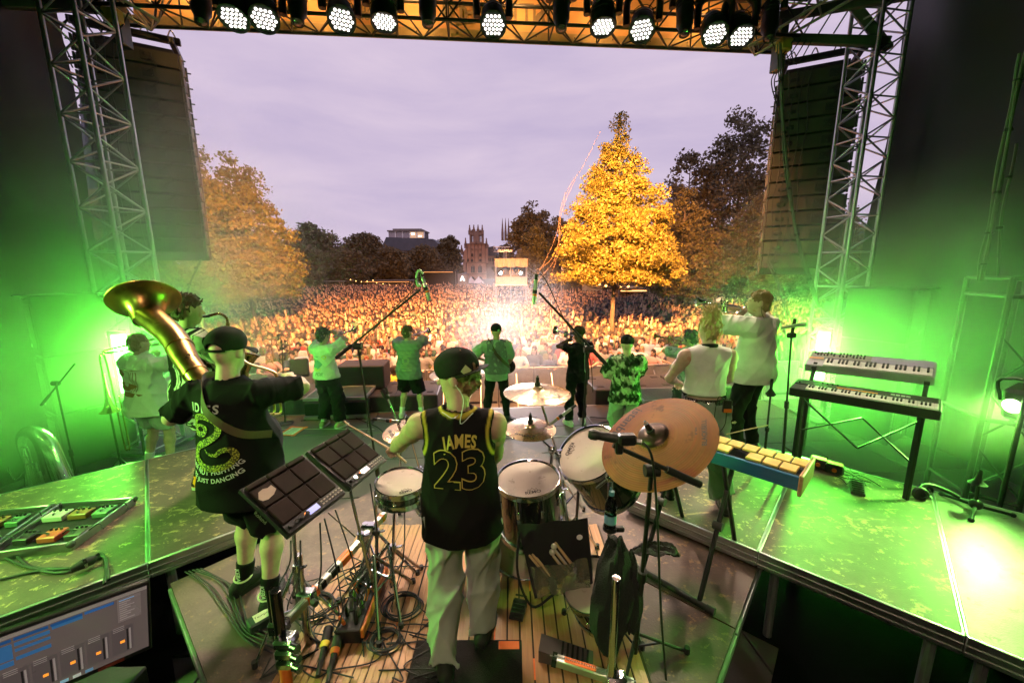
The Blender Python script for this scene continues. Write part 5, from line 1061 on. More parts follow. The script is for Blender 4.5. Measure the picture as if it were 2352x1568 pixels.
decal(T, jr, (lambda g: (g[0]*A([.80, 1.25, 1]), g[1]))(arc_text('JAMES', .072, .42, .0022, 1.08)), (.015, 0, 1.385*s), (1, 0, 0), (0, 0, 1), GOLD, 'name_lettering', .006)
g = text_geo('23', .30, .012, sp=1.0); decal(T, jr, (g[0]*A([.88, .92, 1]), g[1]), (.015, 0, 1.225*s), (1, 0, 0), (0, 0, 1), GOLD, 'number_outline', .006)
g = text_geo('23', .30, .0065, sp=1.0); decal(T, jr, (g[0]*A([.88, .92, 1]), g[1]), (.015, 0, 1.225*s), (1, 0, 0), (0, 0, 1), BTEE, 'number_fill', .0085)
JEAN = cloth('grey_green_jeans', (.40, .42, .40), .8); pants(T, J, JEAN, top=.95, e=.020, e2=.030, amp=.009, fr=14, seed=5., nm='jeans', hb=.0095, taper=1.1)
shoes(T, J, M('black_suede', (.015, .017, .015), .75, bump=.3), RUB, laces=RUB)
cp = cap_hat(T, J, cloth('green_black_cap', (.020, .026, .020)), visor=176, brim_m=cloth('cap_brim', (.030, .028, .022)), flat=True, opening=False, tilt=-4)
Lh = lambda v: J['hd']+J['HR']@(A(v)*J['s'])
put('cap_patch', mesh_of('cap_patch', xf(box((0, 0, 0), (.040, .003, .040)), rotz(R(28))@rotx(R(-12))@roty(R(45)), J['hd']+A([.052, -.098, .052])*J['s'])), M('lime_patch', (.5, .62, .28), .7), cp)
hr = hair(T, J, SHAIR, 'short', 2.)
P = [Lh((.075, -.005, -.02)), Lh((.07, -.04, -.10)), J['nb']+A([.0, -.085, .03]), J['nb']+A([-.07, -.07, .05])]; put('earphone_wire', mesh_of('earphone_wire', tube(spl(P, 6), .0022, 5)), WHT, T)
P = [Lh((-.083, -.01, -.01)), Lh((-.09, -.05, -.1)), J['nb']+A([.02, -.095, .0]), J['nb']+A([.08, -.06, .04])]; put('earphone_wire', mesh_of('earphone_wire', tube(spl(P, 6), .0022, 5)), WHT, T)
stick_m = M('maple_stick', (.55, .38, .2), .5)
h0 = ft+rotz(yw)@(J['lw']+nrm(J['lw']-J['le'])*.075); solo('drumstick', tube([h0+A([.10, -.06, -.05]), h0, at(800, 975, 2.62), at(790, 966, 2.66)], [.0075, .0075, .0055, .004], 8), stick_m, 'pale wooden drumstick in the hand of the drummer', 'drumstick')
# ---- sousaphone player
f1, f2 = on(566, 1350, DZ+.002), on(622, 1392, DZ+.002); ft = (f1+f2)/2; yw = R(-8); lc = P2L(ft, yw)
T = person('sousaphone player in black snake print shirt, shorts and cap', ft, yw)
J = skel(1.83, 1.26, lw=lc(at(486, 893, 2.6)), le=(-1, -.3, -.9), rw=lc(at(668, 866, 2.78)), re=(1, -.1, -.15), fl=lc(f1), fr=lc(f2), head=(4, -4), toe=-18)
J['lf'] = lc(f1); body_obj(T, J, PALE, dict(l=dict(d=(.55, .5, .5), n=(.3, 1, -.2), curl=(35, 45, 30), thumb=.6), r=dict(curl=(40, 50, 30), thumb=.7)), hb=.0095, hh=.0058)
sh = tee(T, J, BTEE, hem=.74, e=.026, sleeve=.86, amp=.0045, fr=13, seed=7., hb=.009, sl_r=.020, flare=.03); s = J['s']
decal(T, sh, text_geo('IDLES', .072, .002, sp=1.25), (-.04, 0, 1.37*s), (1, -.05, 0), (.05, 0, 1), WPR, 'lettering', .005)
SN = spl([(-.135, .075), (-.075, .072), (-.03, .10), (.012, .085), (.005, .045), (-.05, .04), (-.075, .085), (-.055, .145), (.01, .168), (.085, .135), (.095, .06), (.04, .0), (-.03, -.05), (-.045, -.12), (.0, -.175), (.07, -.19), (.145, -.17), (.185, -.11), (.165, -.055), (.12, -.062), (.09, -.092), (.05, -.085), (.025, -.055)], 7); nS = len(SN)
wS = np.interp(np.linspace(0, 1, nS), [0, .02, .05, .09, .14, .35, .6, .8, .93, 1], [.004, .026, .034, .02, .042, .06, .066, .052, .03, .004])
decal(T, sh, ribbon(SN*A([1.1, .85]), wS*.66), (-.06, 0, 1.185*s), (1, -.05, 0), (.05, 0, 1), scalem(), 'snake_print', .006)
decal(T, sh, arc_text("WE'RE NOT FIGHTING", .039, .30, .001, 1.05, True), (-.02, 0, 1.0*s), (1, -.05, 0), (.05, 0, 1), WPR, 'lettering', .005)
decal(T, sh, arc_text("WE'RE JUST DANCING", .039, .32, .001, 1.05, True), (-.02, 0, .95*s), (1, -.05, 0), (.05, 0, 1), WPR, 'lettering', .005)
pants(T, J, cloth('black_shorts', (.013, .014, .014)), top=.9, end=.46, e=.03, e2=.045, amp=.007, seed=8., nm='shorts', hb=.010)
shoes(T, J, M('black_knit', (.012, .013, .013), .85, bump=.5, bscale=120), RUB, sock=cloth('black_sock', (.013, .014, .014)), laces=RUB)
for sd in 'lr':
    a, k = J[sd+'a'], J[sd+'k']; c = a+(k-a)*.12; put('sock_lettering', mesh_of('sock_lettering', plane_text('KEBAP', c+A([.0, -.062, 0]), (0, -.0, -1), (1, 0, 0), .042, .001), False), WPR, T)
    put('sock_cuff', mesh_of('sock_cuff', lathe([(.050, -.008), (.058, 0), (.050, .008)], J[sd+'f']+A([0, -.012, .105]), (.1, -.15, 1), 18)), M('cream_cuff', (.6, .6, .42), .8), T)
cap_hat(T, J, cloth('dark_green_cap', (.018, .024, .018)), visor=0)
STR = [J['ls']+A([.055, .10, .075]), J['ls']+A([.075, -.02, .088]), J['che']+A([-.02, -.165, .08]), J['che']+A([.08, -.185, -.01]), J['bel']+A([.185, -.150, .10]), J['bel']+A([.26, -.02, .05])]
def strap(pts, wd, th=.004):
    P = spl(pts, 8); V = []; n = len(P); Tn = np.gradient(P, axis=0)
    for i in range(n):
        d = nrm(Tn[i]); o = nrm(P[i]*A([1, 1, 0])+1e-6); o = nrm(o-d*(o@d)); x = np.cross(d, o)
        V += [P[i]+x*wd/2, P[i]-x*wd/2, P[i]-x*wd/2+o*th, P[i]+x*wd/2+o*th]
    F = [(i*4+k, i*4+(k+1) % 4, i*4+4+(k+1) % 4, i*4+4+k) for i in range(n-1) for k in range(4)]; return A(V), F
put('shoulder_strap', mesh_of('shoulder_strap', strap(STR, .045)), M('brown_strap', (.09, .062, .03), .7, bump=.2), T)
BR = M('worn_brass', (.42, .27, .08), .30, .95, var=.3, scale=7, bump=.1, bscale=14, dirt=((.20, .10, .035), .60, 7.)); SIL = M('silver_plate', (.70, .69, .66), .18, 1., var=.1, scale=10)
LAQ = M('brass_lacquer', (.55, .40, .16), .2, 1., var=.12)
def sousaphone(mth):
    c = at(335, 703, 2.95); ax = nrm((-.46, .50, .72)); base = at(462, 878, 2.38); T = thing('sousaphone', 'big brass sousaphone with its bell rising over the left shoulder', 'sousaphone', base)
    part(T, 'bell', lathe([(.208, .0), (.212, -.004), (.208, -.009), (.185, -.018), (.155, -.036), (.125, -.07), (.104, -.115), (.092, -.16), (.086, -.20)], c+ax*.06, ax, 40), BR)
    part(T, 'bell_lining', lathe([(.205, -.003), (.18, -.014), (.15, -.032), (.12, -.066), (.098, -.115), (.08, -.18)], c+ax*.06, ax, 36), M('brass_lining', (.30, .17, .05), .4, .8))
    part(T, 'bell_rim', tube([c+ax*.06+.211*(axr[0]*math.cos(t)+axr[1]*math.sin(t)) for t in np.linspace(0, 2*math.pi, 41)[:-1]], .006, 6, closed=True) if (axr := frame(ax)) else None, BR)
    th = c+ax*(-.12); P = spl([th+ax*.04, at(398, 775, 2.66), at(428, 826, 2.50), base, at(476, 908, 2.38)], 8); n = len(P)
    part(T, 'neck_tube', tube(P, np.linspace(.087, .050, n), 20), BR)
    for f_ in (.34, .62): i = int(f_*n); part(T, 'ferrule', tube([P[i], P[i+1]], (np.linspace(.087, .050, n)[i]+.004), 20), BR)
    q = at(470, 905, 2.40); part(T, 'body_tube', tube(spl([q, q+A([.03, .16, -.10]), q+A([.16, .36, -.12]), q+A([.30, .42, -.10])], 7), np.linspace(.056, .040, 22), 14), BR)
    for k in range(3): v = q+A([.04+.05*k, .44, -.22]); part(T, 'valve', cyl(v, v+A([0, .02, .17]), .017, n=12), BR); part(T, 'valve_slide', tube(spl([v+A([0, 0, .03]), v+A([.0, .09, .0]), v+A([.0, .09, -.1]), v+A([0, 0, -.08])], 5), .009, 8), BR)
    part(T, 'leadpipe', tube(spl([q+A([.2, .42, -.12]), q+A([.2, .42, .02]), mth+A([0, .06, -.05]), mth], 6), .010, 8), BR)
sousaphone(A(T.location)+rotz(T.rotation_euler[2])@(J['hd']+J['HR']@A([0, .105, -.062])))
# ---- saxophone player
f1, f2 = on(412, 1122, PZ+.002), on(520, 1100, PZ+.002); ft = (f1+f2)/2; ft = f1+A([.29, .02, 0]); yw = R(-24); lc = P2L(ft, yw)
T = person('saxophonist in black and white striped shirt with orange sneakers', ft, yw)
J = skel(1.81, 1.0, lw=(-.13, .34, 1.16), le=(-1, -.35, -.5), rw=(.10, .34, .98), re=(1, -.3, -.5), fl=(-.12, 0, 0), fr=(.14, .05, 0), head=(-18, -3))
body_obj(T, J, TAN, dict(l=dict(curl=(45, 50, 30), n=(.8, .3, 0)), r=dict(curl=(45, 50, 30), n=(-.8, .3, 0))), hh=.0062)
sh = tee(T, J, None, hem=.80, e=.034, sleeve=.98, amp=.006, fr=13, seed=11., hb=.0085, sl_r=.04, flare=.02)
def stripes(V):
    x = V[:, 0]+.012*np.sin(V[:, 2]*7); c = np.tile(A([.014, .014, .015]), (len(V), 1))
    for c0, w_ in ((-.30, .014), (-.26, .006), (-.165, .022), (-.118, .006), (-.10, .006), (.035, .006), (.058, .006), (.115, .030), (.215, .008), (.25, .02), (.30, .01)): c[np.abs(x-c0) < w_] = (.62, .60, .55)
    return c
paint(sh, stripes)
pants(T, J, None, top=.95, end=.42, e=.03, e2=.05, amp=.006, seed=12., nm='shorts'); paint(T.children[-1], lambda V: np.where((fbm(V, 55, 3) > .1)[:, None], A([.55, .56, .5]), A([.03, .03, .03])))
shoes(T, J, M('orange_leather', (.80, .28, .02), .45), M('cream_sole', (.6, .58, .45), .6), sock=BLKC, laces=RUB, high=True)
for o in [c for c in T.children if c.name.startswith('shoe')]:
    V = np.empty(len(o.data.vertices)*3, np.float32); o.data.vertices.foreach_get('co', V); V = V.reshape(-1, 3)
    paint(o, lambda V: np.where(((V[:, 2] > .125) | ((fbm(V, 26, 5) > .35) & (V[:, 2] > .04)))[:, None], A([.02, .02, .02]), A([.85, .30, .02])))
hair(T, J, BHAIR, 'top', 4.)
def saxophone(label, m, d, nm='saxophone', sc_=1.):   # m mouth point, d horizontal facing direction
    d = nrm(A([d[0], d[1], 0])); r_ = np.cross(d, [0, 0, 1]); T = thing(nm, label, 'saxophone', m); g_ = lambda a, b, c: A(m)+(d*a+r_*b+A([0, 0, 1.])*c)*sc_
    part(T, 'mouthpiece', tube([g_(-.02, 0, 0), g_(.05, 0, .005)], [.008, .013], 10), RUB)
    part(T, 'neck', tube(spl([g_(.04, 0, .005), g_(.12, .0, .02), g_(.17, .01, -.02), g_(.175, .02, -.07)], 6), .012*sc_, 10), LAQ)
    part(T, 'body_tube', tube(spl([g_(.175, .02, -.07), g_(.14, .05, -.34), g_(.10, .07, -.60), g_(.14, .09, -.70), g_(.21, .10, -.66), g_(.24, .10, -.52)], 6), np.linspace(.015, .040, 31)*sc_, 12), LAQ)
    part(T, 'bell', lathe([(.040, 0), (.046, .08), (.062, .14), (.078, .165), (.08, .167)], g_(.24, .10, -.53), g_(.32, .10, -.35)-g_(.24, .1, -.53), 20), LAQ)
    for k in range(8): c = g_(.185-.007*k, .03+.003*k, -.13-.06*k); part(T, 'key', cyl(c, c+d*.012, .017*sc_, n=10), LAQ)
    part(T, 'key_rod', tube([g_(.18, .045, -.1), g_(.12, .085, -.58)], .004, 6), LAQ)
w2 = lambda T, J, v: A(T.location)+rotz(T.rotation_euler[2])@A(v)
mo = lambda T, J: w2(T, J, J['hd']+J['HR']@A([0, .105, -.062])); fd = lambda T, J: rotz(T.rotation_euler[2])@(J['HR']@A([0, 1., 0]))
saxophone('brass saxophone in the hands of the striped shirt player', mo(T, J), fd(T, J))
# ---- trombone player
def riser_box(lab, x, y, w_, d_, h_): solo('low_riser', box((x, y, h_/2), (w_, d_, h_-.004), .01), BLK, lab, 'stage riser')
ft = at(352, 1000, 4.9); ft[2] = .2; riser_box('low black riser under the trombone player', ft[0], ft[1], 1.1, .9, .198); yw = R(-16); lc = P2L(ft, yw)
T = person('trombonist in white shirt with brown print and pale denim shorts', ft, yw)
J = skel(1.80, 1.08, lw=(-.16, .22, 1.50), le=(-1, 0, -.35), rw=(.10, .42, 1.46), re=(1, 0, -.4), head=(-10, 2), fl=(-.17, 0, 0), fr=(.17, .04, 0))
body_obj(T, J, TAN, dict(l=dict(curl=(55, 60, 30)), r=dict(curl=(45, 50, 30))), hb=.012, hh=.0075)
WTEE = cloth('white_tee', (.66, .66, .64)); sh = tee(T, J, WTEE, hem=.78, e=.05, sleeve=.9, amp=.009, fr=11, seed=14., hb=.011, sl_r=.05, flare=.05)
BRP = M('brown_print', (.26, .12, .035), .8); s = J['s']
bl = lambda c, rx, ry, sd, n=22: (np.stack([c[0]+rx*np.cos(t)*(1+.22*np.sin(3*t+sd)+.12*np.sin(5*t+2*sd)), c[1]+ry*np.sin(t)*(1+.22*np.cos(2*t+sd)), 0*t], 1), [tuple(range(n))]) if (t := np.arange(n)*2*math.pi/n) is not None else None
for gg in (bl((-.03, -.03), .12, .055, 1.), bl((.02, -.13), .13, .03, 2.), bl((-.10, .13), .06, .035, 3.), bl((.0, .17), .16, .006, 0.), *[ribbon(spl([(.05+.025*k, .15), (.04+.03*k, .06), (.07+.02*k, -.0), (.03+.03*k, -.10)], 5), .007) for k in range(4)]):
    decal(T, sh, gg, (0, 0, 1.20*s), (1, 0, 0), (0, 0, 1), BRP, 'print', .008)
pants(T, J, cloth('pale_denim', (.36, .40, .40)), top=.98, end=.42, e=.03, e2=.045, amp=.008, seed=15., nm='shorts', hb=.012); shoes(T, J, WHT, WHT, sock=WHT, hb=.010); hair(T, J, SHAIR, 'short', 5., hb=.008)
def trombone(label, m, d, side=-1, sc_=1.):
    d = nrm(d); r_ = nrm(np.cross(d, [0, 0, 1]))*-side; u = np.cross(r_, d)*side; u = u if u[2] > 0 else -u; g_ = lambda a, b, c: A(m)+(d*a+r_*b+u*c)*sc_; T = thing('trombone', label, 'trombone', m)
    part(T, 'mouthpiece', tube([g_(0, 0, 0), g_(.04, 0, 0)], [.013, .007], 10), SIL)
    part(T, 'slide', jn(tube([g_(.04, 0, 0), g_(.72, 0, 0)], .0075, 8), tube([g_(.05, -.08, 0), g_(.72, -.08, 0)], .0075, 8), tube(spl([g_(.72, 0, 0), g_(.77, -.04, 0), g_(.72, -.08, 0)], 6), .0075, 8)), LAQ)
    part(T, 'hand_brace', tube([g_(.12, 0, 0), g_(.12, -.08, 0)], .005, 6), LAQ)
    part(T, 'tuning_slide', tube(spl([g_(.1, -.08, 0), g_(-.12, -.08, .0), g_(-.34, -.09, .01), g_(-.40, -.15, .02), g_(-.34, -.21, .03), g_(-.1, -.21, .04), g_(.15, -.20, .05)], 7), np.linspace(.0085, .014, 43), 10), LAQ)
    part(T, 'bell', lathe([(.014, 0), (.018, .18), (.028, .30), (.048, .38), (.075, .425), (.105, .45), (.107, .452)], g_(.12, -.20, .05), d, 28), LAQ)
    part(T, 'brace', tube([g_(-.05, -.08, 0), g_(-.05, -.21, .04)], .005, 6), LAQ)
trombone('trombone over the shoulder of the white shirt player', mo(T, J), fd(T, J)+A([0, 0, .05]))
# ---- front row
def trumpet(label, m, d, nm='trumpet', mat=SIL, big=1., bell=.061):
    d = nrm(d); r_ = nrm(np.cross(d, [0, 0, 1])); u = np.cross(r_, d); g_ = lambda a, b, c: A(m)+(d*a+r_*b+u*c); T = thing(nm, label, 'trumpet', m)
    part(T, 'mouthpiece', tube([g_(0, 0, 0), g_(.012, 0, 0), g_(.03, 0, 0), g_(.07, 0, 0)], [.0135, .012, .006, .006], 10), mat)
    part(T, 'leadpipe', tube(spl([g_(.07, 0, 0), g_(.34, 0, 0), g_(.40, 0, -.03), g_(.34, 0, -.065), g_(.20, 0, -.065)], 6), .0065*big, 8), mat)
    part(T, 'bell_tube', tube(spl([g_(.20, .02, -.07), g_(.08, .03, -.065), g_(.04, .03, -.03), g_(.10, .03, .005), g_(.24, .03, .008)], 7), .0075*big, 8), mat)
    part(T, 'bell', lathe([(.0075*big, 0), (.011*big, .10), (.018*big, .17), (.033, .215), (bell*.85, .245), (bell, .252), (bell, .254)], g_(.24, .03, .008), d, 24), mat)
    for k in range(3):
        c = g_(.185+.032*k, .012, -.075); v = part(T, 'valve', tube([c, c+u*.125], .0125, 10), mat); part(v, 'valve_cap', tube([c+u*.125, c+u*.15, c+u*.152], [.004, .004, .010], 8), mat)
    part(T, 'third_slide', tube(spl([g_(.255, .01, -.02), g_(.30, .01, -.02), g_(.31, .01, -.035), g_(.255, .01, -.05)], 5), .006, 8), mat)
def brass_pose(reach=.30, hz=1.62, spread=.5): return dict(lw=(-.055, reach-.05, hz-.07), rw=(.055, reach, hz-.06), le=(-1, 0, -.55), re=(1, 0, -.35))
BP = dict(l=dict(curl=(55, 65, 40), thumb=.8, d=(.2, .3, 1), n=(1, .2, 0)), r=dict(curl=(45, 50, 25), thumb=.6, d=(-.3, .3, .8), n=(-1, .2, 0)))
def band(label, foot, yaw, h, bulk, skin, head, pose, hands=BP, hb=.013): 
    T = person(label, foot, yaw); J = skel(h, bulk, head=head, **pose); body_obj(T, J, skin, hands, hb=hb, hh=.0085); return T, J
# lemon shirt trumpeter
ft = on(760, 980, 0); T, J = band('trumpeter in white lemon print shirt and wide black trousers', ft, R(-14), 1.78, 1.0, TAN, (-14, 4), dict(brass_pose(.27, 1.68), fl=(-.15, 0, 0), fr=(.17, .03, 0), re=(1, .1, .0)))
sh = tee(T, J, cloth('white_tee_b', (.70, .70, .68)), hem=.93, e=.034, sleeve=.78, amp=.007, fr=13, seed=21., hb=.011, sl_r=.04, flare=.02); s = J['s']
LEM = M('lemon_print', (.75, .62, .04), .7); BLP = M('blue_print', (.18, .32, .40), .7)
for gg, mm in ((bl((-.06, -.02), .10, .09, 1.5, 10), BLP), (bl((-.07, -.0), .05, .062, .4), LEM), (disc2((.09, .10), .034, 14, .022), LEM), (text_geo('your', .055, .001), BLP)):
    if mm is BLP and len(gg[0]) > 30: gg = (gg[0]+A([-.05, .11, 0]), gg[1])
    decal(T, sh, gg, (0, 0, 1.22*s), (1, 0, 0), (0, 0, 1), mm, 'print', .006)
decal(T, sh, (lambda g: (g[0]+A([-.03, -.115, 0]), g[1]))(text_geo('ZEST', .062, .003)), (0, 0, 1.22*s), (1, 0, 0), (0, 0, 1), LEM, 'lettering', .007)
decal(T, sh, (lambda g: (g[0]+A([.0, -.19, 0]), g[1]))(text_geo('FOR', .075, .003, shear=.3)), (0, 0, 1.22*s), (1, 0, 0), (0, 0, 1), M('grey_print', (.33, .38, .36), .7), 'lettering', .007)
pants(T, J, cloth('black_trousers', (.014, .015, .015)), top=1.0, end=.94, e=.03, e2=.05, amp=.009, seed=22., taper=1.25); shoes(T, J, M('tan_sneaker', (.34, .32, .22), .7), WHT, sock=WHT, hb=.010); hair(T, J, DHAIR, 'curly', 6., hb=.008)
trumpet('silver trumpet raised by the lemon shirt player', mo(T, J), fd(T, J)+A([.1, 0, .10]))
# grey-green tee player
ft = on(945, 957, 0); T, J = band('brass player in washed grey green shirt and black shorts', ft, R(-6), 1.74, 1.02, TAN, (-12, 0), dict(brass_pose(.27, 1.62), fl=(-.19, 0, 0), fr=(.20, .02, 0), re=(1, .1, -.1)))
sh = tee(T, J, None, hem=.80, e=.04, sleeve=.80, amp=.007, fr=12, seed=24., hb=.0115, sl_r=.045, flare=.03); paint(sh, lambda V: A([.21, .25, .24])*(1+.28*fbm(V, 15, 7))[:, None]); s = J['s']
GRP = M('pale_green_print', (.36, .40, .22), .7); RV = [(text_geo('Save the Rave 91', .036, .0005), (0, .155)), (text_geo('12.09.1991', .042, .0008), (.02, -.175)), (disc2((0, 0), .066, 26, .058), (0, 0)), (disc2((0, 0), .045, 26, .038), (0, 0))]+[(ribbon(spl([(-.11, .13-.02*k), (-.05, .13-.02*k+.008*math.sin(k)), (.05, .13-.02*k-.01*math.sin(k*1.7)), (.11, .13-.02*k)], 5), .005), (0, 0)) for k in range(14) if abs(.13-.02*k) > .062]
for gg, (ox, oz) in RV: decal(T, sh, (gg[0]+A([ox, oz, 0]), gg[1]), (0, 0, 1.17*s), (1, 0, 0), (0, 0, 1), GRP, 'print', .006)
pants(T, J, cloth('black_shorts_b', (.014, .014, .016)), top=.98, end=.47, e=.03, e2=.055, amp=.008, seed=25., nm='shorts'); shoes(T, J, WHT, WHT, sock=WHT, hb=.010); hair(T, J, BHAIR, 'top', 7., hb=.008)
trumpet('small trumpet at the mouth of the grey green shirt player', mo(T, J), fd(T, J)+A([.15, 0, .02]))
# guitarist
ft = on(1142, 966, 0); T, J = band('guitarist with backward cap and denim vest at centre front', ft, R(4), 1.80, 1.06, OLV, (2, -2), dict(lw=(-.42, .26, 1.16), le=(-1, -.4, -.6), rw=(.17, .24, .98), re=(1, -.7, -.2), fl=(-.20, 0, 0), fr=(.19, .03, 0)), hands=dict(l=dict(curl=(50, 60, 40), n=(0, -.2, 1)), r=dict(curl=(30, 40, 30), n=(-.3, -1, 0))))
sh = tee(T, J, cloth('sage_shirt', (.30, .38, .31)), hem=.80, e=.026, sleeve=.86, amp=.006, seed=27., hb=.0115, sl_r=.04); vs = tee(T, J, cloth('denim_vest', (.17, .19, .20)), hem=.93, e=.040, sleeve=0, amp=.006, seed=28., nm='vest', hb=.0115)
pants(T, J, cloth('black_jeans', (.013, .013, .016)), top=1.0, e=.018, e2=.014, amp=.006, seed=29., nm='jeans'); shoes(T, J, RUB, RUB, hb=.010); cp = cap_hat(T, J, cloth('black_cap', (.014, .014, .017)), visor=0, opening=False)
Lh = lambda v: J['hd']+J['HR']@(A(v)*J['s']); put('cap_badge', mesh_of('cap_badge', lathe([(.022, 0), (.022, .004), (.001, .005)], Lh((.03, -.118, .035)), (.2, -1, .25), 14)), M('badge_green', (.25, .40, .25), .6), cp)
put('guitar_strap', mesh_of('guitar_strap', strap([J['ls']+A([.02, .12, .04]), J['ls']+A([.06, -.03, .085]), J['che']+A([-.02, -.165, .0]), J['bel']+A([.13, -.165, .02]), J['bel']+A([.235, -.04, -.10]), J['bel']+A([.2, .12, -.13])], .055)), M('leather', (.05, .022, .015), .6), T)
def guitar(label, c, d, nm='electric_guitar', body=(.03, .012, .01)):
    d = nrm(d); up = A([0, 0, 1.]); y = nrm(up-d*(up@d)); n_ = np.cross(d, y); g_ = lambda a, b, z: A(c)+d*a+y*b+n_*z; T = thing(nm, label, 'guitar', c); t = np.linspace(0, 2*math.pi, 29)[:-1]
    out = [(-.20*math.cos(a)*(1 if math.cos(a) > 0 else .85), .155*math.sin(a)*(1-.28*math.exp(-((math.cos(a)+.05)/.35)**2))+.02*math.cos(a)) for a in t]; n = len(out)
    V = A([g_(a, b, z) for z in (-.022, .022) for a, b in out]); part(T, 'guitar_body', (V, [tuple(range(n))[::-1], tuple(range(n, 2*n))]+[(i, (i+1) % n, (i+1) % n+n, i+n) for i in range(n)]), M('guitar_paint', body, .2, coat=1))
    nk = part(T, 'neck', obox(g_(.15, 0, -.02), g_(.66, 0, -.02), .05, .024, .006, up=n_), M('maple_neck', (.30, .17, .07), .45))
    for k in range(9): part(nk, 'fret', obox(g_(.2+.05*k, -.025, -.034), g_(.2+.05*k, .025, -.034), .003, .003), CHR)
    hs = part(T, 'headstock', obox(g_(.66, .008, -.02), g_(.82, .02, -.02), .085, .018, .008, up=n_), M('headstock_paint', (.03, .02, .015), .3))
    for k in range(6): c2 = g_(.68+.022*k, .06, -.02); part(hs, 'tuning_peg', cyl(c2, c2+y*.022, .008, n=8), CHR)
    for k in range(2): part(T, 'pickup', obox(g_(-.03+.08*k, -.035, -.027), g_(-.03+.08*k, .035, -.027), .022, .01), BLK)
    part(T, 'strings', jn(*[tube([g_(-.12, -.02+.008*k, -.036), g_(.68, -.018+.007*k, -.036)], .0012, 4) for k in range(6)]), CHR)['kind'] = 'stuff'
b0 = w2(T, J, (.16, .21, .99)); guitar('dark electric guitar held by the vest wearing guitarist', b0, w2(T, J, (-.50, .29, 1.19))-b0)
# black shirt brass player
ft = on(1325, 974, 0); T, J = band('brass player all in black with a dark cap', ft, R(14), 1.78, 1.0, DKS, (20, 2), dict(brass_pose(.30, 1.60), fl=(-.15, .0, 0), fr=(.13, .05, 0)))
tee(T, J, cloth('black_tank', (.012, .011, .013)), hem=.86, e=.026, sleeve=.35, amp=.006, seed=31., hb=.0115); pants(T, J, cloth('black_trousers_b', (.013, .013, .015)), top=1., end=.97, e=.022, e2=.026, amp=.008, seed=32.); shoes(T, J, WHT, WHT, hb=.010)
cap_hat(T, J, cloth('brown_cap', (.035, .024, .016)), visor=0, opening=False); trumpet('silver flugelhorn pointed at the crowd by the player in black', mo(T, J), fd(T, J)+A([-.12, 0, .06]), 'flugelhorn', SIL, 1.4, .085)
P = [J['hd']+A([.08, -.02, -.02]), J['nb']+A([.05, -.12, -.05]), J['che']+A([.05, -.16, -.25]), J['bel']+A([.1, -.15, -.15])]; put('earphone_wire', mesh_of('earphone_wire', tube(spl(P, 6), .003, 5)), WHT, T)
# patterned shirt player
ft = at(1436, 900, 5.75); ft[2] = 0; T, J = band('player in green camouflage cloud shirt with dark backward cap', ft, R(0), 1.80, 1.06, PALE, (0, -6), dict(lw=(-.10, .30, 1.12), le=(-1, -.4, -.5), rw=(.12, .30, 1.0), re=(1, -.4, -.4)), hands=dict(l=dict(curl=(50, 55, 30)), r=dict(curl=(50, 55, 30))), hb=.012)
sh = tee(T, J, None, hem=.80, e=.032, sleeve=.92, amp=.007, seed=34., hb=.0095, sl_r=.045, flare=.02)
def camo(V): a, b = fbm(V, 26, 11), fbm(V+.3, 48, 12); c = np.tile(A([.10, .13, .08]), (len(V), 1)); c[a+.3*b > .18] = (.45, .50, .36); c[a-.4*b < -.32] = (.02, .03, .02); c[(np.abs(b) < .06) & (a > .3)] = (.08, .10, .06); return c
paint(sh, camo); pants(T, J, cloth('sage_trousers', (.30, .38, .30)), top=1., e=.026, e2=.03, amp=.008, seed=35.); shoes(T, J, WHT, WHT, hb=.010); cp = cap_hat(T, J, cloth('charcoal_cap', (.016, .017, .016)), visor=0, opening=False)
put('cap_tag', mesh_of('cap_tag', xf(box((0, 0, 0), (.022, .004, .012)), None, J['hd']+A([0, -.122, .02]))), WPR, cp); put('neck_strap', mesh_of('neck_strap', strap([J['nb']+A([-.09, -.03, .03]), J['nb']+A([-.03, -.10, .0]), J['nb']+A([.0, -.118, -.05]), J['nb']+A([.03, -.10, .0]), J['nb']+A([.09, -.03, .03])], .025)), RUB, T)
saxophone('dark saxophone held low by the camouflage shirt player', w2(T, J, (.05, .20, 1.45)), (0.1, 1, 0))
# floral shirt trumpeter
ft = at(1577, 900, 6.4); ft[2] = 0; T, J = band('trumpeter in pale leaf print shirt left of the blonde woman', ft, R(16), 1.77, 1.0, OLV, (26, 0), dict(brass_pose(.30, 1.60)))
sh = tee(T, J, None, hem=.82, e=.034, sleeve=.86, amp=.006, seed=37., hb=.0105, sl_r=.04); paint(sh, lambda V: np.where((np.abs(fbm(V, 30, 21)) < .10)[:, None], A([.10, .16, .10]), A([.36, .48, .40])))
pants(T, J, cloth('dark_trousers', (.02, .03, .02)), top=1., e=.024, amp=.008, seed=38.); shoes(T, J, RUB, RUB, hb=.010); hair(T, J, DHAIR, 'curly', 9., hb=.008); trumpet('dark brass trumpet of the leaf print shirt player', mo(T, J), fd(T, J)+A([-.2, 0, .05]), 'trumpet', LAQ)
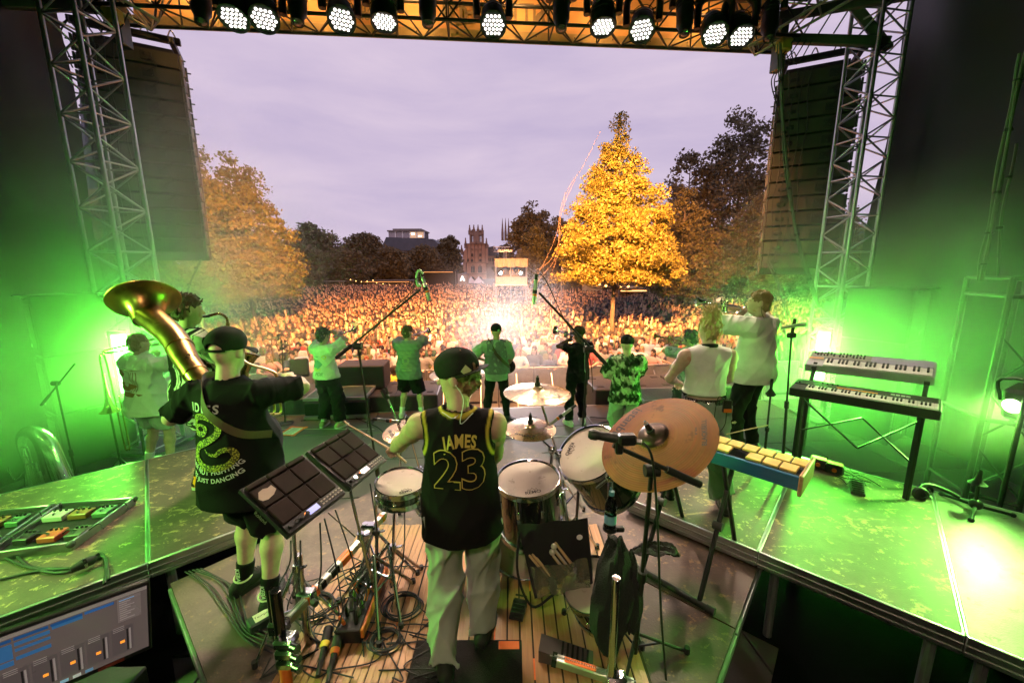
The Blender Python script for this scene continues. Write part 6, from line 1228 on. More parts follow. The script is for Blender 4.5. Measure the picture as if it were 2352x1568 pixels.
# blonde mallet player
f1, f2 = on(1532, 1136, PZ+.002), on(1664, 1172, PZ+.002); ft = (f1+f2)/2; ft[2] = PZ+.002; yw = R(-4); lc = P2L(ft, yw)
T = person('blonde woman in white sleeveless crop top and sage cargo trousers', ft, yw)
J = skel(1.68, .98, lw=(-.13, .30, 1.02), le=(-1, -.55, -.5), rw=(.16, .32, .98), re=(1, -.6, -.5), fl=lc(f1), fr=lc(f2), head=(14, -6), toe=10)
body_obj(T, J, PALE, dict(l=dict(curl=(50, 60, 35)), r=dict(curl=(50, 60, 35))), hb=.0095, hh=.006)
tee(T, J, cloth('white_crop_top', (.74, .74, .72)), hem=1.085, e=.015, sleeve=0, amp=.0025, fr=16, seed=41., nm='crop_top', hb=.008)
pants(T, J, cloth('sage_cargo', (.26, .31, .28)), top=1.04, end=.93, e=.030, e2=.050, amp=.010, fr=13, seed=42., hb=.0095, taper=1.2)
shoes(T, J, M('black_leather', (.012, .013, .012), .3, coat=.4), RUB, high=True, laces=M('lace', (.2, .2, .1), .7)); hair(T, J, LHAIR, 'bun', 3., hb=.0062); s = J['s']
bt = put('belt', mesh_of('belt', lathe([(1, -.024), (1.03, -.022), (1.03, .022), (1, .024)], (0, 0, 0), n=36)), RUB, T); bt.data.transform(Matrix.Diagonal((.172, .134, 1, 1))); bt.data.transform(Matrix.Translation((0, 0, 1.035*s)))
em = mesh_of('eyelet', lathe([(.0055, 0), (.008, .0015), (.0105, 0)], n=8)); em.materials.append(CHR)
for k in range(14):
    for q in (-.010, .010):
        a = -math.pi+.25+k*(math.pi-.5)/13; p = A([.179*math.cos(a), .140*math.sin(a), 1.035*s+q]); o = put('eyelet', em, None, bt); n_ = nrm((math.cos(a)/.17, math.sin(a)/.13, 0)); o.location = tuple(p); o.rotation_euler = Vector(n_).to_track_quat('Z', 'Y').to_euler()
pk = put('radio_pack', mesh_of('radio_pack', box((.13, -.135, 1.01*s), (.065, .03, .105), .006)), BLKP, T); put('pack_tape', mesh_of('pack_tape', box((.13, -.152, .975*s), (.06, .006, .03))), ORT, pk)
for k in range(2): put('antenna', mesh_of('antenna', tube([A([.115+.03*k, -.13, 1.06*s]), A([.115+.035*k, -.135, 1.14*s])], .003, 5)), BLK, pk)
put('pack_cable', mesh_of('pack_cable', tube(spl([A([.11, -.14, 1.06*s]), A([.04, -.17, 1.10*s]), A([.02, -.18, .9*s]), A([.06, -.185, .80*s]), A([.11, -.17, .86*s]), A([.12, -.155, .96*s])], 7), .003, 5)), RUB, T)
put('pack', mesh_of('pack', box((-.16, -.11, 1.01*s), (.08, .05, .06), .01)), BLKP, T)
put('neck_strap', mesh_of('neck_strap', lathe([(.062, -.018), (.068, -.016), (.066, .018), (.060, .020)], J['nb']+A([0, .0, .035]), (0, .25, 1), 24)), BLKC, T)
put('strap_lettering', mesh_of('strap_lettering', plane_text('Neon', J['nb']+A([.0, -.072, .03]), (1, 0, 0), (0, .2, 1), .026), False), WPR, T)
# tall trumpeter
ft = at(1715, 1000, 4.15); ft[2] = PZ+.002; yw = R(30); T = person('tall trumpeter in white shirt behind the blonde woman', ft, yw)
J = skel(1.80, 1.08, lw=(-.09, .38, 1.585), rw=(.07, .42, 1.60), le=(-1, 0, -.5), re=(1, 0, -.15), head=(36, 3), fl=(-.14, 0, 0), fr=(.14, 0, 0))
body_obj(T, J, PALE, BP, hb=.011, hh=.0068); tee(T, J, cloth('white_tee_c', (.68, .66, .64)), hem=.84, e=.04, sleeve=.85, amp=.007, fr=11, seed=44., hb=.010, sl_r=.04, flare=.03); put('collar', mesh_of('collar', lathe([(.078, -.008), (.084, 0), (.078, .008)], J['nb']+A([0, .0, .0]), (0, .2, 1), 24)), RUB, T)
pants(T, J, cloth('black_trousers_c', (.013, .015, .013)), top=1., e=.022, e2=.02, amp=.008, seed=45.); shoes(T, J, RUB, RUB); hair(T, J, SHAIR, 'short', 8.); trumpet('long silver trumpet raised to the left by the tall player', mo(T, J), fd(T, J)+A([-.25, 0, .06]), 'trumpet', SIL, 1.1, .065)
P = [J['hd']+J['HR']@A([-.08, -.01, -.02]), J['nb']+A([-.07, -.05, .08]), J['nb']+A([-.03, -.11, -.0])]; put('earphone_wire', mesh_of('earphone_wire', tube(spl(P, 6), .0025, 5)), RUB, T)
# guard in the pit
ft = at(905, 850, 10.2); ft[2] = GZ; T = person('security guard in yellow EVENT STAFF vest before the barrier', ft, R(-30), 'security in the pit'); J = skel(1.76, 1.1, head=(-40, 0)); body_obj(T, J, DKS, {}, hb=.016, hh=.011)
sh = tee(T, J, M('hi_vis', (.75, .60, .05), .6), hem=.85, e=.04, sleeve=0, seed=47., hb=.014, nm='vest'); pants(T, J, BTEE, seed=48., hb=.016); hair(T, J, DHAIR, 'short', 3., hb=.011); decal(T, sh, text_geo('EVENT STAFF', .075, .003), (.03, 0, 1.20), (1, -.3, 0), (0, 0, 1), RUB, 'lettering', .01)
for x in (-.12, .12): decal(T, sh, ribbon([(x, -.2), (x, 0), (x, .12), (x, .2)], .05), (0, 0, 1.22), (1, 0, 0), (0, 0, 1), M('reflective', (.6, .6, .62), .3), 'reflective_stripe', .01)
# ================================================================ drum kit and gear
m_shell = M('drum_lacquer', (.012, .012, .013), .12, coat=1., var=.3, scale=4); m_skin = M('drum_head', (.44, .39, .32), .55, var=.12, scale=5, bump=.05, dirt=((.30, .26, .21), .60, 14.))
m_ride = M('ride_bronze', (.24, .092, .028), .58, .1, var=.2, scale=9, bump=.12, bscale=18, spec=.2, dirt=((.13, .05, .02), .60, 5.)); m_cym = M('cymbal_bronze', (.72, .54, .34), .26, .9, var=.12, scale=8)
def grooves(m, k=620., st=.12):   # fine lathe rings round the bell
    n, l = m.node_tree.nodes, m.node_tree.links; b = n['Principled BSDF']; t = n.new('ShaderNodeTexCoord'); v = n.new('ShaderNodeVectorMath'); v.operation = 'LENGTH'; l.new(t.outputs['Object'], v.inputs[0])
    mu = n.new('ShaderNodeMath'); mu.operation = 'MULTIPLY'; mu.inputs[1].default_value = k; l.new(v.outputs['Value'], mu.inputs[0]); si = n.new('ShaderNodeMath'); si.operation = 'SINE'; l.new(mu.outputs[0], si.inputs[0])
    nz = n.new('ShaderNodeTexNoise'); nz.inputs['Scale'].default_value = 26; l.new(t.outputs['Object'], nz.inputs['Vector']); ad = n.new('ShaderNodeMath'); ad.operation = 'MULTIPLY_ADD'; ad.inputs[1].default_value = .25; l.new(si.outputs[0], ad.inputs[0]); l.new(nz.outputs['Fac'], ad.inputs[2])
    bp = n.new('ShaderNodeBump'); bp.inputs['Strength'].default_value = st; bp.inputs['Distance'].default_value = .01; l.new(ad.outputs[0], bp.inputs['Height']); l.new(bp.outputs['Normal'], b.inputs['Normal'])
    hs = n.new('ShaderNodeMix'); hs.data_type = 'RGBA'; hs.blend_type = 'MULTIPLY'; hs.inputs['Factor'].default_value = .30; src = b.inputs['Base Color'].links[0].from_socket; wv = n.new('ShaderNodeTexNoise'); wv.inputs['Scale'].default_value = 70; wv.noise_dimensions = '1D'; l.new(v.outputs['Value'], wv.inputs['W']); l.new(src, hs.inputs['A']); l.new(wv.outputs['Color'], hs.inputs['B']); l.new(hs.outputs['Result'], b.inputs['Base Color'])
grooves(m_ride); grooves(m_cym, 700., .08)
INK = M('black_ink', (.02, .015, .012), .6); GTAPE = M('green_tape', (.12, .35, .05), .6)
def tripod(T, base, r=.32, h=.5, m_=CHR, nleg=3, rot=0., rr=.011, foot=True):
    base = A(base, dtype=float)
    for k in range(nleg):
        a = rot+k*2*math.pi/nleg; f = base+A([r*math.cos(a), r*math.sin(a), .012]); bar(T, 'leg', f, base+A([0, 0, h]), rr, m_); bar(T, 'leg_strut', base+(f-base)*.5+A([0, 0, h*.5]), base+A([0, 0, h*.35]), rr*.7, m_)
        if foot: part(T, 'rubber_foot', xf(tube([f-A([0, 0, .01]), f+A([0, 0, .03])], .016, 8)), RUB)
def drum(label, c, n_, r, depth, name='drum', lugs=8, txt=None, txang=-90, shell=m_shell, legs=None, up=(0, 0, 1)):
    c = A(c, dtype=float); n_ = nrm(n_); x, y, z = frame(n_, up); T = thing(name, label, 'drum', c-n_*depth)
    part(T, 'shell', lathe([(r, -depth), (r*1.0, -depth*.5), (r, -.012)], c, n_, 40), shell)
    part(T, 'drum_head', lathe([(r*1.0, .001), (r*.985, .006), (r*.9, .004), (.0005, .003)], c, n_, 40), m_skin)
    for s, h0 in ((1, 0.), (-1, -depth)): part(T, 'hoop', lathe([(r*1.0, h0-.022*s), (r*1.045, h0-.02*s), (r*1.045, h0+.012*s), (r*1.055, h0+.016*s), (r*1.02, h0+.018*s), (r*.99, h0+.010*s)], c, n_, 40), CHR)
    part(T, 'bottom_head', lathe([(r, -depth-.004), (.0005, -depth-.003)], c, n_, 32), m_skin)
    for k in range(lugs):
        a = 2*math.pi*(k+.5)/lugs; d = x*math.cos(a)+y*math.sin(a); p = c+d*(r*1.03)
        bar(T, 'tension_rod', p+n_*.012, p-n_*min(.13, depth*.55), .0035, CHR, 6); part(T, 'lug', obox(p-n_*min(.10, depth*.45)-d*.008, p-n_*min(.16, depth*.7)-d*.008, .02, .022, .006), CHR)
    if txt:
        a = R(txang); d = x*math.cos(a)+y*math.sin(a); t = x*-math.sin(a)+y*math.cos(a); part(T, 'lettering', plane_text(txt, c+d*r*.72+n_*.0045, t, -d, r*.19, .001), INK, smooth=False)
        pts = [A([-.17, .05]), A([-.13, .16]), A([-.07, .1]), A([0, .2]), A([.07, .1]), A([.13, .16]), A([.17, .05])]; part(T, 'logo', tube([c+d*r*.72+n_*.007+t*p[0]*r-d*p[1]*r for p in pts], .0016, 4), INK)
    return T, x, y
def stand(label, top, foot, name='cymbal_stand', tilt=None, boom=None, m_=CHR):
    T = thing(name, label, 'stand', foot); top = A(top, dtype=float); foot = A(foot, dtype=float)
    if boom is None: bar(T, 'upper_tube', foot+(top-foot)*.5, top, .0095, m_); bar(T, 'lower_tube', foot+A([0, 0, .08]), foot+(top-foot)*.55, .0135, m_)
    else:
        b = A(boom, dtype=float); bar(T, 'lower_tube', foot+A([0, 0, .08]), b, .0135, m_); e = b+(b-top)*.35; bar(T, 'boom_arm', e, top, .0085, m_); part(T, 'boom_clamp', ball(b, .03, 10, 7), m_); part(T, 'wing_nut', obox(b+A([.03, -.02, 0]), b+A([.07, -.03, .01]), .03, .008, .003), m_)
    mid = foot+((top if boom is None else A(boom))-foot)*.55; part(T, 'height_collar', cyl(mid-A([0, 0, .02]), mid+A([0, 0, .02]), .021), m_); part(T, 'wing_nut', obox(mid+A([.02, 0, 0]), mid+A([.06, 0, .01]), .024, .008, .003), m_)
    tripod(T, foot, .28, .40, m_, rot=random.random()*2); return T
def cymbal(label, c, n_, r, mat=m_cym, txt=None, dark=None, bell=.19, prints=()):
    c = A(c, dtype=float); n_ = nrm(n_); x, y, z = frame(n_); T = thing('cymbal', label, 'cymbal', c); h = r*.13
    prof = [(.004, h*1.0+.03)]+[(r*bell*math.sin(t), h+.03*math.cos(t)*(r/.25)+.0) for t in np.linspace(.2, 1.45, 6)]+[(r*q, h*(1-((q-bell)/(1-bell))**1.35)) for q in np.linspace(bell+.02, 1, 9)]
    prof = [(a, b-h) for a, b in prof]; part(T, 'bow', lathe(prof[6:], c, n_, 64), mat, ang=60); part(T, 'bell', lathe(prof[:8], c, n_, 40), dark or mat, ang=60)
    part(T, 'underside', lathe([(a, b-.0022) for a, b in prof[1:]], c, n_, 64), mat, ang=60)
    part(T, 'felt', cyl(c+n_*.025, c+n_*.045, .02), M('felt', (.03, .03, .028), .95)); w_ = part(T, 'wing_nut', cyl(c+n_*.045, c+n_*.085, .012), BLK); part(w_, 'sleeve', cyl(c+n_*.08, c+n_*.1, .006), CHR)
    for s, rad, ang, size, col in prints:   # lettering round the bow
        a = R(ang); d = x*math.cos(a)+y*math.sin(a); t = x*-math.sin(a)+y*math.cos(a); hz = -h*(((rad-bell)/(1-bell))**1.35)+.003
        part(T, 'lettering', plane_text(s, c+d*r*rad+n_*hz, t, -d, size, .0008, lift=.002), INK, smooth=False)
    return T
deck = lambda px, py: on(px, py, DZ+.004)
drum('floor tom with grey white head right of the drummer', at(1213, 1100, 2.46), (-.06, -.10, 1), .205, .40, 'floor_tom', txt='REMO', txang=-80)
drum('tilted large tom between floor tom and the big cymbal', at(1352, 1040, 2.62), (-.50, -.34, .80), .225, .40, 'tom_drum', txt='REMO', txang=-165)
drum('small mesh head drum pad left of the drummer', at(921, 1108, 2.32), (.05, -.08, 1), .152, .085, 'drum_pad', 6, txt='REMO', txang=-60)
drum('snare drum half hidden in front of the drummer', at(1010, 1110, 2.62), (.0, -.08, 1), .178, .15, 'snare_drum', 8)
k0 = deck(1205, 1330); drum('bass drum on its side behind the drummer\'s legs', (k0[0], k0[1]+.02, DZ+.30), (-.10, -1, .10), .28, .40, 'bass_drum', 8, shell=M('walnut', (.10, .045, .02), .35, coat=.5))
d0 = deck(1362, 1495); drum('spare drum lying low at the right with orange tape', (d0[0], d0[1]+.1, DZ+.36), (-.35, -.25, .9), .165, .22, 'spare_drum', 8)
vr = nrm(ray(1495, 995)); dr = -.51*RT+.86*UP; dr = nrm(dr-vr*(dr@vr)); nrd = nrm(-vr*.68+.73*dr); rc = at(1500, 1000, 1.80)
cymbal('huge bronze ride cymbal tilted towards the viewer', rc, nrd, .285, m_ride, dark=M('dark_bell', (.07, .045, .035), .35, .7, var=.2, scale=12), bell=.27, prints=(('BLACKBELL', .80, 38, .030, 0), ('22" 56cm', .68, 40, .012, 0), ('istanbul', .72, -178, .075, 0), ('Agop', .56, -150, .03, 0)))
cymbal('bright crash cymbal in front of the brass player in black', at(1234, 893, 2.66), (.02, -.02, 1), .235, prints=(('istanbul', .7, -60, .05, 0),)); cymbal('green lit cymbal below the bright crash', at(1218, 978, 2.62), (.0, -.06, 1), .18, prints=(('istanbul', .7, -110, .045, 0),))
cymbal('pinkish cymbal left of the drummer with faded lettering', at(938, 980, 2.92), (-.10, -.12, 1), .20, prints=(('istanbul', .66, -150, .045, 0),)); cymbal('cymbal half hidden behind the head of the drummer', at(1050, 852, 3.25), (.0, -.03, 1), .23)
# stands and rack
stand('chrome boom stand holding the bright crash cymbal', at(1234, 897, 2.66), deck(1290, 1200), boom=at(1283, 1050, 2.72)); stand('chrome stand under the green lit cymbal', at(1218, 985, 2.62), deck(1255, 1230), boom=at(1268, 1032, 2.64)); stand('chrome stand under the pinkish cymbal', at(938, 986, 2.92), deck(990, 1170)); stand('chrome stand behind the head of the drummer', at(1050, 858, 3.25), deck(1075, 1090))
fr_ = deck(1395, 1410); stand('chrome boom stand carrying the huge ride cymbal', rc-nrd*.03, fr_, boom=at(1402, 1095, 1.98)); stand('chrome stand of the floor tom', at(1290, 1130, 2.5), deck(1320, 1300)); stand('chrome pole stand left of the mesh pad', at(862, 1125, 2.45), deck(868, 1330), 'pole_stand'); stand('chrome pole stand under the mesh pad', at(906, 1155, 2.28), deck(900, 1370), 'pole_stand')
m_rail = M('rack_rail', (.62, .62, .60), .3, .9, bump=.1); NTAPE = M('neon_tape', (.9, .17, .03), .6)
def rail(label, p, q, tapes, posts=()):
    p, q = A(p), A(q); T = thing('rack_rail', label, 'drum rack', p); part(T, 'rail_profile', obox(p, q, .042, .042, .004), m_rail)
    for o in (-.012, .012): bar(T, 'groove', p+A([o, 0, .0215]), q+A([o, 0, .0215]), .003, ALUD)
    for a, b, m_ in tapes: part(T, 'tape_wrap', obox(p+(q-p)*a, p+(q-p)*b, .046, .046), m_, smooth=False)
    for t, z0, z1, m_ in posts:
        c = p+(q-p)*t; po = part(T, 'post', cyl((c[0]-.045, c[1], z0), (c[0]-.045, c[1], z1), .020, n=14), m_); part(po, 'clamp', jn(box((c[0]-.02, c[1], c[2]), (.10, .07, .075), .012)), CHR); part(po, 'clamp_knob', cyl((c[0]+.03, c[1]-.04, c[2]), (c[0]+.06, c[1]-.06, c[2]), .018, n=10), RUB)
r0, r1 = at(640, 1448, 1.80), at(884, 1180, 2.62)
rail('long silver drum rack rail with orange tape left of the drummer', r0, r1, ((.31, .35, BLKC), (.20, .235, NTAPE), (.265, .29, NTAPE), (.50, .60, NTAPE), (.40, .47, BLKC), (.82, .86, NTAPE), (.94, .97, NTAPE)), ((.03, DZ, r0[2]+.24, CHR), (.24, DZ, r0[2]+.30, CHR), (.84, DZ, r1[2]+.02, CHR)))
q0, q1 = at(1268, 1512, 1.72), at(1455, 1572, 1.62); rail('silver rack rail with taped label at the lower right', q0, q1, ((.0, .06, BLKC),), ((.84, DZ, q0[2]+.55, CHR),))
tl = solo('tape_label', obox(q0+(q1-q0)*.16+A([0, 0, .024]), q0+(q1-q0)*.55+A([0, 0, .024]), .03, .002), NTAPE, 'orange tape label with handwriting on the lower right rail', 'tape'); dq = nrm(q1-q0); part(tl, 'handwriting', plane_text('HINTEN RECHTS', q0+(q1-q0)*.355+A([0, 0, .027]), dq, nrm(np.cross([0, 0, 1], dq)), .022), INK, smooth=False)
po = at(632, 1355, 1.72); T = thing('rack_post', 'thick black rack post standing near the front left', 'drum rack', (*po[:2], DZ)); part(T, 'post', jn(cyl((*po[:2], DZ), po, .026, n=18), lathe([(.026, 0), (.021, .001), (.021, -.05)], po, n=18)), M('black_chrome', (.06, .06, .065), .2, .9)); part(T, 'tape_wrap', cyl((*po[:2], po[2]-.62), (*po[:2], po[2]-.42), .0275, n=18), NTAPE)
for k, dz in enumerate((.28, .34, .40)):
    c = A([po[0]+.03, po[1]-.01, po[2]-dz]); part(T, 'clamp', jn(box(c, (.10, .085, .05), .012), cyl(c+A([.05, -.04, 0]), c+A([.09, -.06, .01]), .02, n=10)), CHR)
# ---- sample pads
def sampler(label, c, rt_, up_, n_, lit, scr):
    c, x, y, z = A(c), A(rt_), A(up_), A(n_); w_, h_ = .364, .331; G = lambda a, b, d=0.: c+x*a+y*b+z*d; T = thing('sample_pad', label, 'electronic drum pad', c-z*.09)
    V = A([G(a*w_/2*k, b*h_/2*k, d) for d, k in ((-.075, .80), (-.02, 1.0), (.0, .99)) for a, b in ((-1, -1), (1, -1), (1, 1), (-1, 1))]); F = [(3, 2, 1, 0), (8, 9, 10, 11)]+[(r_*4+i, r_*4+(i+1) % 4, r_*4+4+(i+1) % 4, r_*4+4+i) for r_ in (0, 1) for i in range(4)]
    part(T, 'casing', (V, F), BLKP); mp_ = M('pad_rubber', (.026, .018, .016), .9, spec=.15, var=.2, scale=12, bump=.25, bscale=300)
    Rm = np.stack([x, y, z], 1)
    return T, G, Rm, mp_
def pad_unit(label, c, rt_, up_, n_, seed):
    T, G, Rm, mp_ = sampler(label, c, rt_, up_, n_, 0, 0)
    # pads: 3 x 3 field; long axis of the unit runs away from the drummer
    for i in range(3):
        for j in range(2): part(T, 'strike_pad', xf(box((-.112+.112*i, .055-.118*j+.012, .006), (.107, .113, .014), .005), Rm, c), mp_)
        part(T, 'edge_pad', xf(box((-.112+.112*i, .143, .008), (.107, .030, .018), .006), Rm, c), mp_)
    pn = part(T, 'control_panel', xf(box((0, -.135, .004), (.345, .052, .006), .002), Rm, c), BLK)
    part(pn, 'display', xf(box((-.01, -.131, .009), (.062, .030, .003)), Rm, c), M('lcd_%d' % seed, (.35, .4, .8), .3, emit=.7, ecol=(.45, .5, 1) if seed == 1 else (1, .8, .6)), smooth=False)
    for k in range(3): part(pn, 'display_text', xf(plane_text(('120', 'INTRKURZ', 'KIT')[k], (-.01, -.121-.009*k, .0115), (1, 0, 0), (0, 1, 0), .009)), WPR, smooth=False) if False else None
    for k in range(14): part(pn, 'button', xf(box((.045+.02*(k % 7), -.123-.018*(k//7), .009), (.013, .007, .006), .001), Rm, c), M('button_grey', (.45, .40, .36), .5))
    for k in range(4): part(pn, 'knob', xf(cyl((-.15+.032*k, -.134, .006), (-.15+.032*k, -.134, .024), .010), Rm, c), CHR if k % 2 else BLK)
    part(pn, 'lit_button', xf(cyl((-.055, -.128, .006), (-.055, -.128, .012), .007), Rm, c), M('amber', (1, .3, .05), .4, emit=2.5, ecol=(1, .25, .05)))
    part(T, 'lettering', xf(plane_text('Roland', (-.186, 0, -.028), (0, -1, 0), (.25, 0, 1), .028, .0005, lift=.003), Rm, c), M('casing_print', (.12, .10, .09), .6), smooth=False)
    return T, Rm
pc1 = A([-1.092, 1.839, 1.692]); T1, Rm1 = pad_unit('front black sample pad with worn sticker beside the sousaphone player', pc1, (.338, .941, .032), (-.789, .265, .554), (.513, -.213, .832), 1)
g = text_geo('x', .01); stv = [(-.055, .0), (-.03, .035), (.0, .04), (.02, .03), (.045, .035), (.05, .0), (.02, -.02), (-.02, -.028), (-.045, -.02)]; part(T1, 'torn_sticker', (A([pc1+Rm1@A([-.112+a*.9, .065+b*.9, .0145]) for a, b in stv]), [tuple(range(9))[::-1]]), M('torn_paper', (.42, .34, .27), .8, dirt=((.5, .13, .05), .62, 40.)), smooth=False)
pc2 = A([-.982, 2.23, 1.688]); pad_unit('rear black sample pad with lit display under the drumstick', pc2, (.237, .971, -.024), (-.791, .207, .575), (.564, -.117, .818), 2)
stand('chrome stand under the front sample pad', pc1-A([.03, .0, .09]), deck(690, 1440), 'pad_stand'); stand('chrome stand under the rear sample pad', pc2-A([.03, 0, .09]), deck(868, 1400), 'pad_stand')
# ---- microphones
def mic_stand(label, clutch, foot, tip, tail, mic=None, name='microphone_stand', r=.011, base='tri', mat=BLK):
    clutch, foot, tip, tail = map(lambda v: A(v, dtype=float), (clutch, foot, tip, tail)); T = thing(name, label, 'microphone stand', foot)
    bar(T, 'upper_tube', foot+(clutch-foot)*.45, clutch, r*.8, mat); bar(T, 'lower_tube', foot, foot+(clutch-foot)*.5, r*1.15, mat); part(T, 'height_clutch', cyl(foot+(clutch-foot)*.48, foot+(clutch-foot)*.53, r*1.8), RUB)
    bar(T, 'boom_arm', tail, tip, r*.75, mat); d = nrm(tip-tail); part(T, 'boom_grip', cyl(tail, tail+d*.16, r*1.25), RUB); part(T, 'boom_clutch', jn(cyl(clutch-A([.03, 0, 0]), clutch+A([.03, 0, 0]), .026), box(clutch, (.05, .04, .05), .01)), RUB)
    if base == 'tri': tripod(T, foot, .30, .14, mat, rr=.009)
    else: part(T, 'round_base', lathe([(.001, .03), (.03, .03), (.13, .014), (.14, .006), (.14, 0)], foot, n=28), mat)
    return T
def pencil_mic(label, a, b, tape=True, r=.013):
    a, b = A(a), A(b); T = thing('pencil_microphone', label, 'microphone', b); part(T, 'mic_body', tube([a, a+(b-a)*.3, a+(b-a)*.32, b], [r*.9, r*.9, r, r], 14), M('mic_nickel', (.42, .44, .42), .3, .8)); part(T, 'grille', tube([b, b+(b-a)*.02], [r*.9, r*.85], 12), BLK)
    if tape: part(T, 'tape_wrap', tube([a+(b-a)*.58, a+(b-a)*.66], r*1.08, 12), NTAPE)
    part(T, 'mic_clip', tube([a+(b-a)*.42, a+(b-a)*.56], r*1.25, 12), RUB); part(T, 'plug', tube([a-(b-a)*.22, a], [r*.8, r*.85], 10), BLK); return T
def wire(T, pts, r=.0035, mat=RUB, nm='cable'): return part(T, nm, tube(spl(pts, 7), r, 6), mat)
cl, ft_ = at(822, 795, 2.95), at(836, 1003, 2.95); ft_ = A([cl[0]+.02, cl[1], DZ+.0]); T = mic_stand('black boom stand reaching up left of the drummer', cl, (cl[0]+.03, 3.3, .0), at(966, 664, 2.95), at(772, 822, 2.95)); wire(T, [at(985, 640, 2.93), at(955, 640, 2.93), at(948, 665, 2.9), at(880, 735, 2.92), at(830, 800, 2.92), at(838, 900, 3.0), at(845, 980, 3.1)])
T = pencil_mic('upright pencil microphone in front of the far trees, left boom', at(970, 636, 2.94), at(987, 690, 2.94)); part(T, 'foam_loop', tube(spl([at(972, 628, 2.94), at(962, 622, 2.94), at(957, 640, 2.94), at(960, 655, 2.94), at(967, 655, 2.94)], 6), .011, 8), M('pale_tape', (.35, .6, .35), .6))
cl = at(1351, 802, 2.75); T = mic_stand('black boom stand reaching up right of the drummer', cl, (cl[0], 3.15, .0), at(1238, 672, 2.75), at(1392, 836, 2.75)); wire(T, [at(1233, 632, 2.75), at(1245, 632, 2.74), at(1262, 660, 2.73), at(1300, 740, 2.72), at(1352, 815, 2.73), at(1362, 900, 2.8)])
pencil_mic('upright pencil microphone before the crowd, right boom', at(1231, 642, 2.76), at(1226, 698, 2.76))
cl = at(1497, 1080, 1.56); T = mic_stand('tall black boom stand nearest the viewer at the right', cl, deck(1458, 1500)+A([0, .0, 0]), at(1408, 1022, 1.52), at(1608, 1112, 1.52), r=.013); wire(T, [at(1478, 1016, 1.5), at(1492, 1035, 1.48), at(1502, 1080, 1.48), at(1510, 1200, 1.5), at(1518, 1400, 1.52), at(1530, 1560, 1.5)], .005)
a, b = at(1352, 996, 1.55), at(1455, 1012, 1.50); T = thing('stage_microphone', 'black instrument microphone in front of the ride cymbal', 'microphone', b); part(T, 'mic_body', tube([a, a+(b-a)*.06, a+(b-a)*.18, a+(b-a)*.22, a+(b-a)*.62, b], [.016, .022, .022, .018, .021, .020], 16), BLKP); part(T, 'holder', jn(box(at(1440, 1008, 1.5), (.07, .045, .045), .008), box(at(1422, 1025, 1.51), (.03, .03, .06), .005)), BLK); part(T, 'plug', tube([b, b+(b-a)*.18], [.011, .010], 10), ALU)
for lab, p, q in (('pencil microphone with orange tape over the left cymbal', (868, 963), (918, 968)), ('pencil microphone with orange tape between tom and cymbal', (1312, 938), (1262, 975))): pencil_mic(lab, at(*p, 2.6), at(*q, 2.55), r=.011)
T = thing('microphone_clip', 'empty black microphone clip on a gooseneck left of centre', 'microphone clip', at(925, 1005, 2.9)); part(T, 'gooseneck', tube(spl([at(890, 915, 2.9), at(902, 945, 2.9), at(915, 975, 2.9), at(920, 1010, 2.95), at(918, 1100, 2.95)], 6), .010, 8), CHR); part(T, 'clip', jn(tube(spl([at(878, 896, 2.9), at(884, 908, 2.88), at(892, 912, 2.9)], 5), .018, 8), tube(spl([at(886, 890, 2.9), at(890, 905, 2.88)], 4), .010, 8)), RUB)
f0 = on(655, 972, 0); T = mic_stand('slim stand with round base and microphone at the left front', at(648, 800, 6.55), f0, at(645, 775, 6.5), at(648, 800, 6.55), base='round'); m0 = at(640, 770, 6.5); part(T, 'microphone', jn(ball(m0, .032, 12, 8), tube([m0, m0+A([.06, -.12, -.05])], [.02, .014], 10)), BLK)
f0 = A([*at(1803, 1030, 3.75)[:2], PZ]); T = mic_stand('straight black microphone stand right of the tall trumpeter', at(1818, 770, 3.75), f0, at(1822, 752, 3.75), at(1818, 770, 3.75), base='round'); a = at(1846, 745, 3.72); part(T, 'microphone', jn(ball(a, .026, 12, 8), tube([a, at(1795, 752, 3.75)], [.019, .012], 10)), M('mic_grille', (.3, .32, .3), .4, .6))
f0 = A([*at(1758, 1030, 3.9)[:2], PZ]); T = mic_stand('short horn stand beside the tall trumpeter', at(1770, 905, 3.9), f0, at(1772, 885, 3.9), at(1770, 905, 3.9), base='round', name='horn_stand'); part(T, 'horn_cone', lathe([(.05, 0), (.03, .03), (.012, .06), (.01, .12)], at(1770, 905, 3.9), n=16), RUB)
f0 = A([-4.9, 3.95, 0]); T = mic_stand('dim boom stand at the dark left edge', at(128, 880, 4.1), (at(128, 880, 4.1)[0], 4.1, 0), at(172, 835, 4.1), at(95, 930, 4.1))
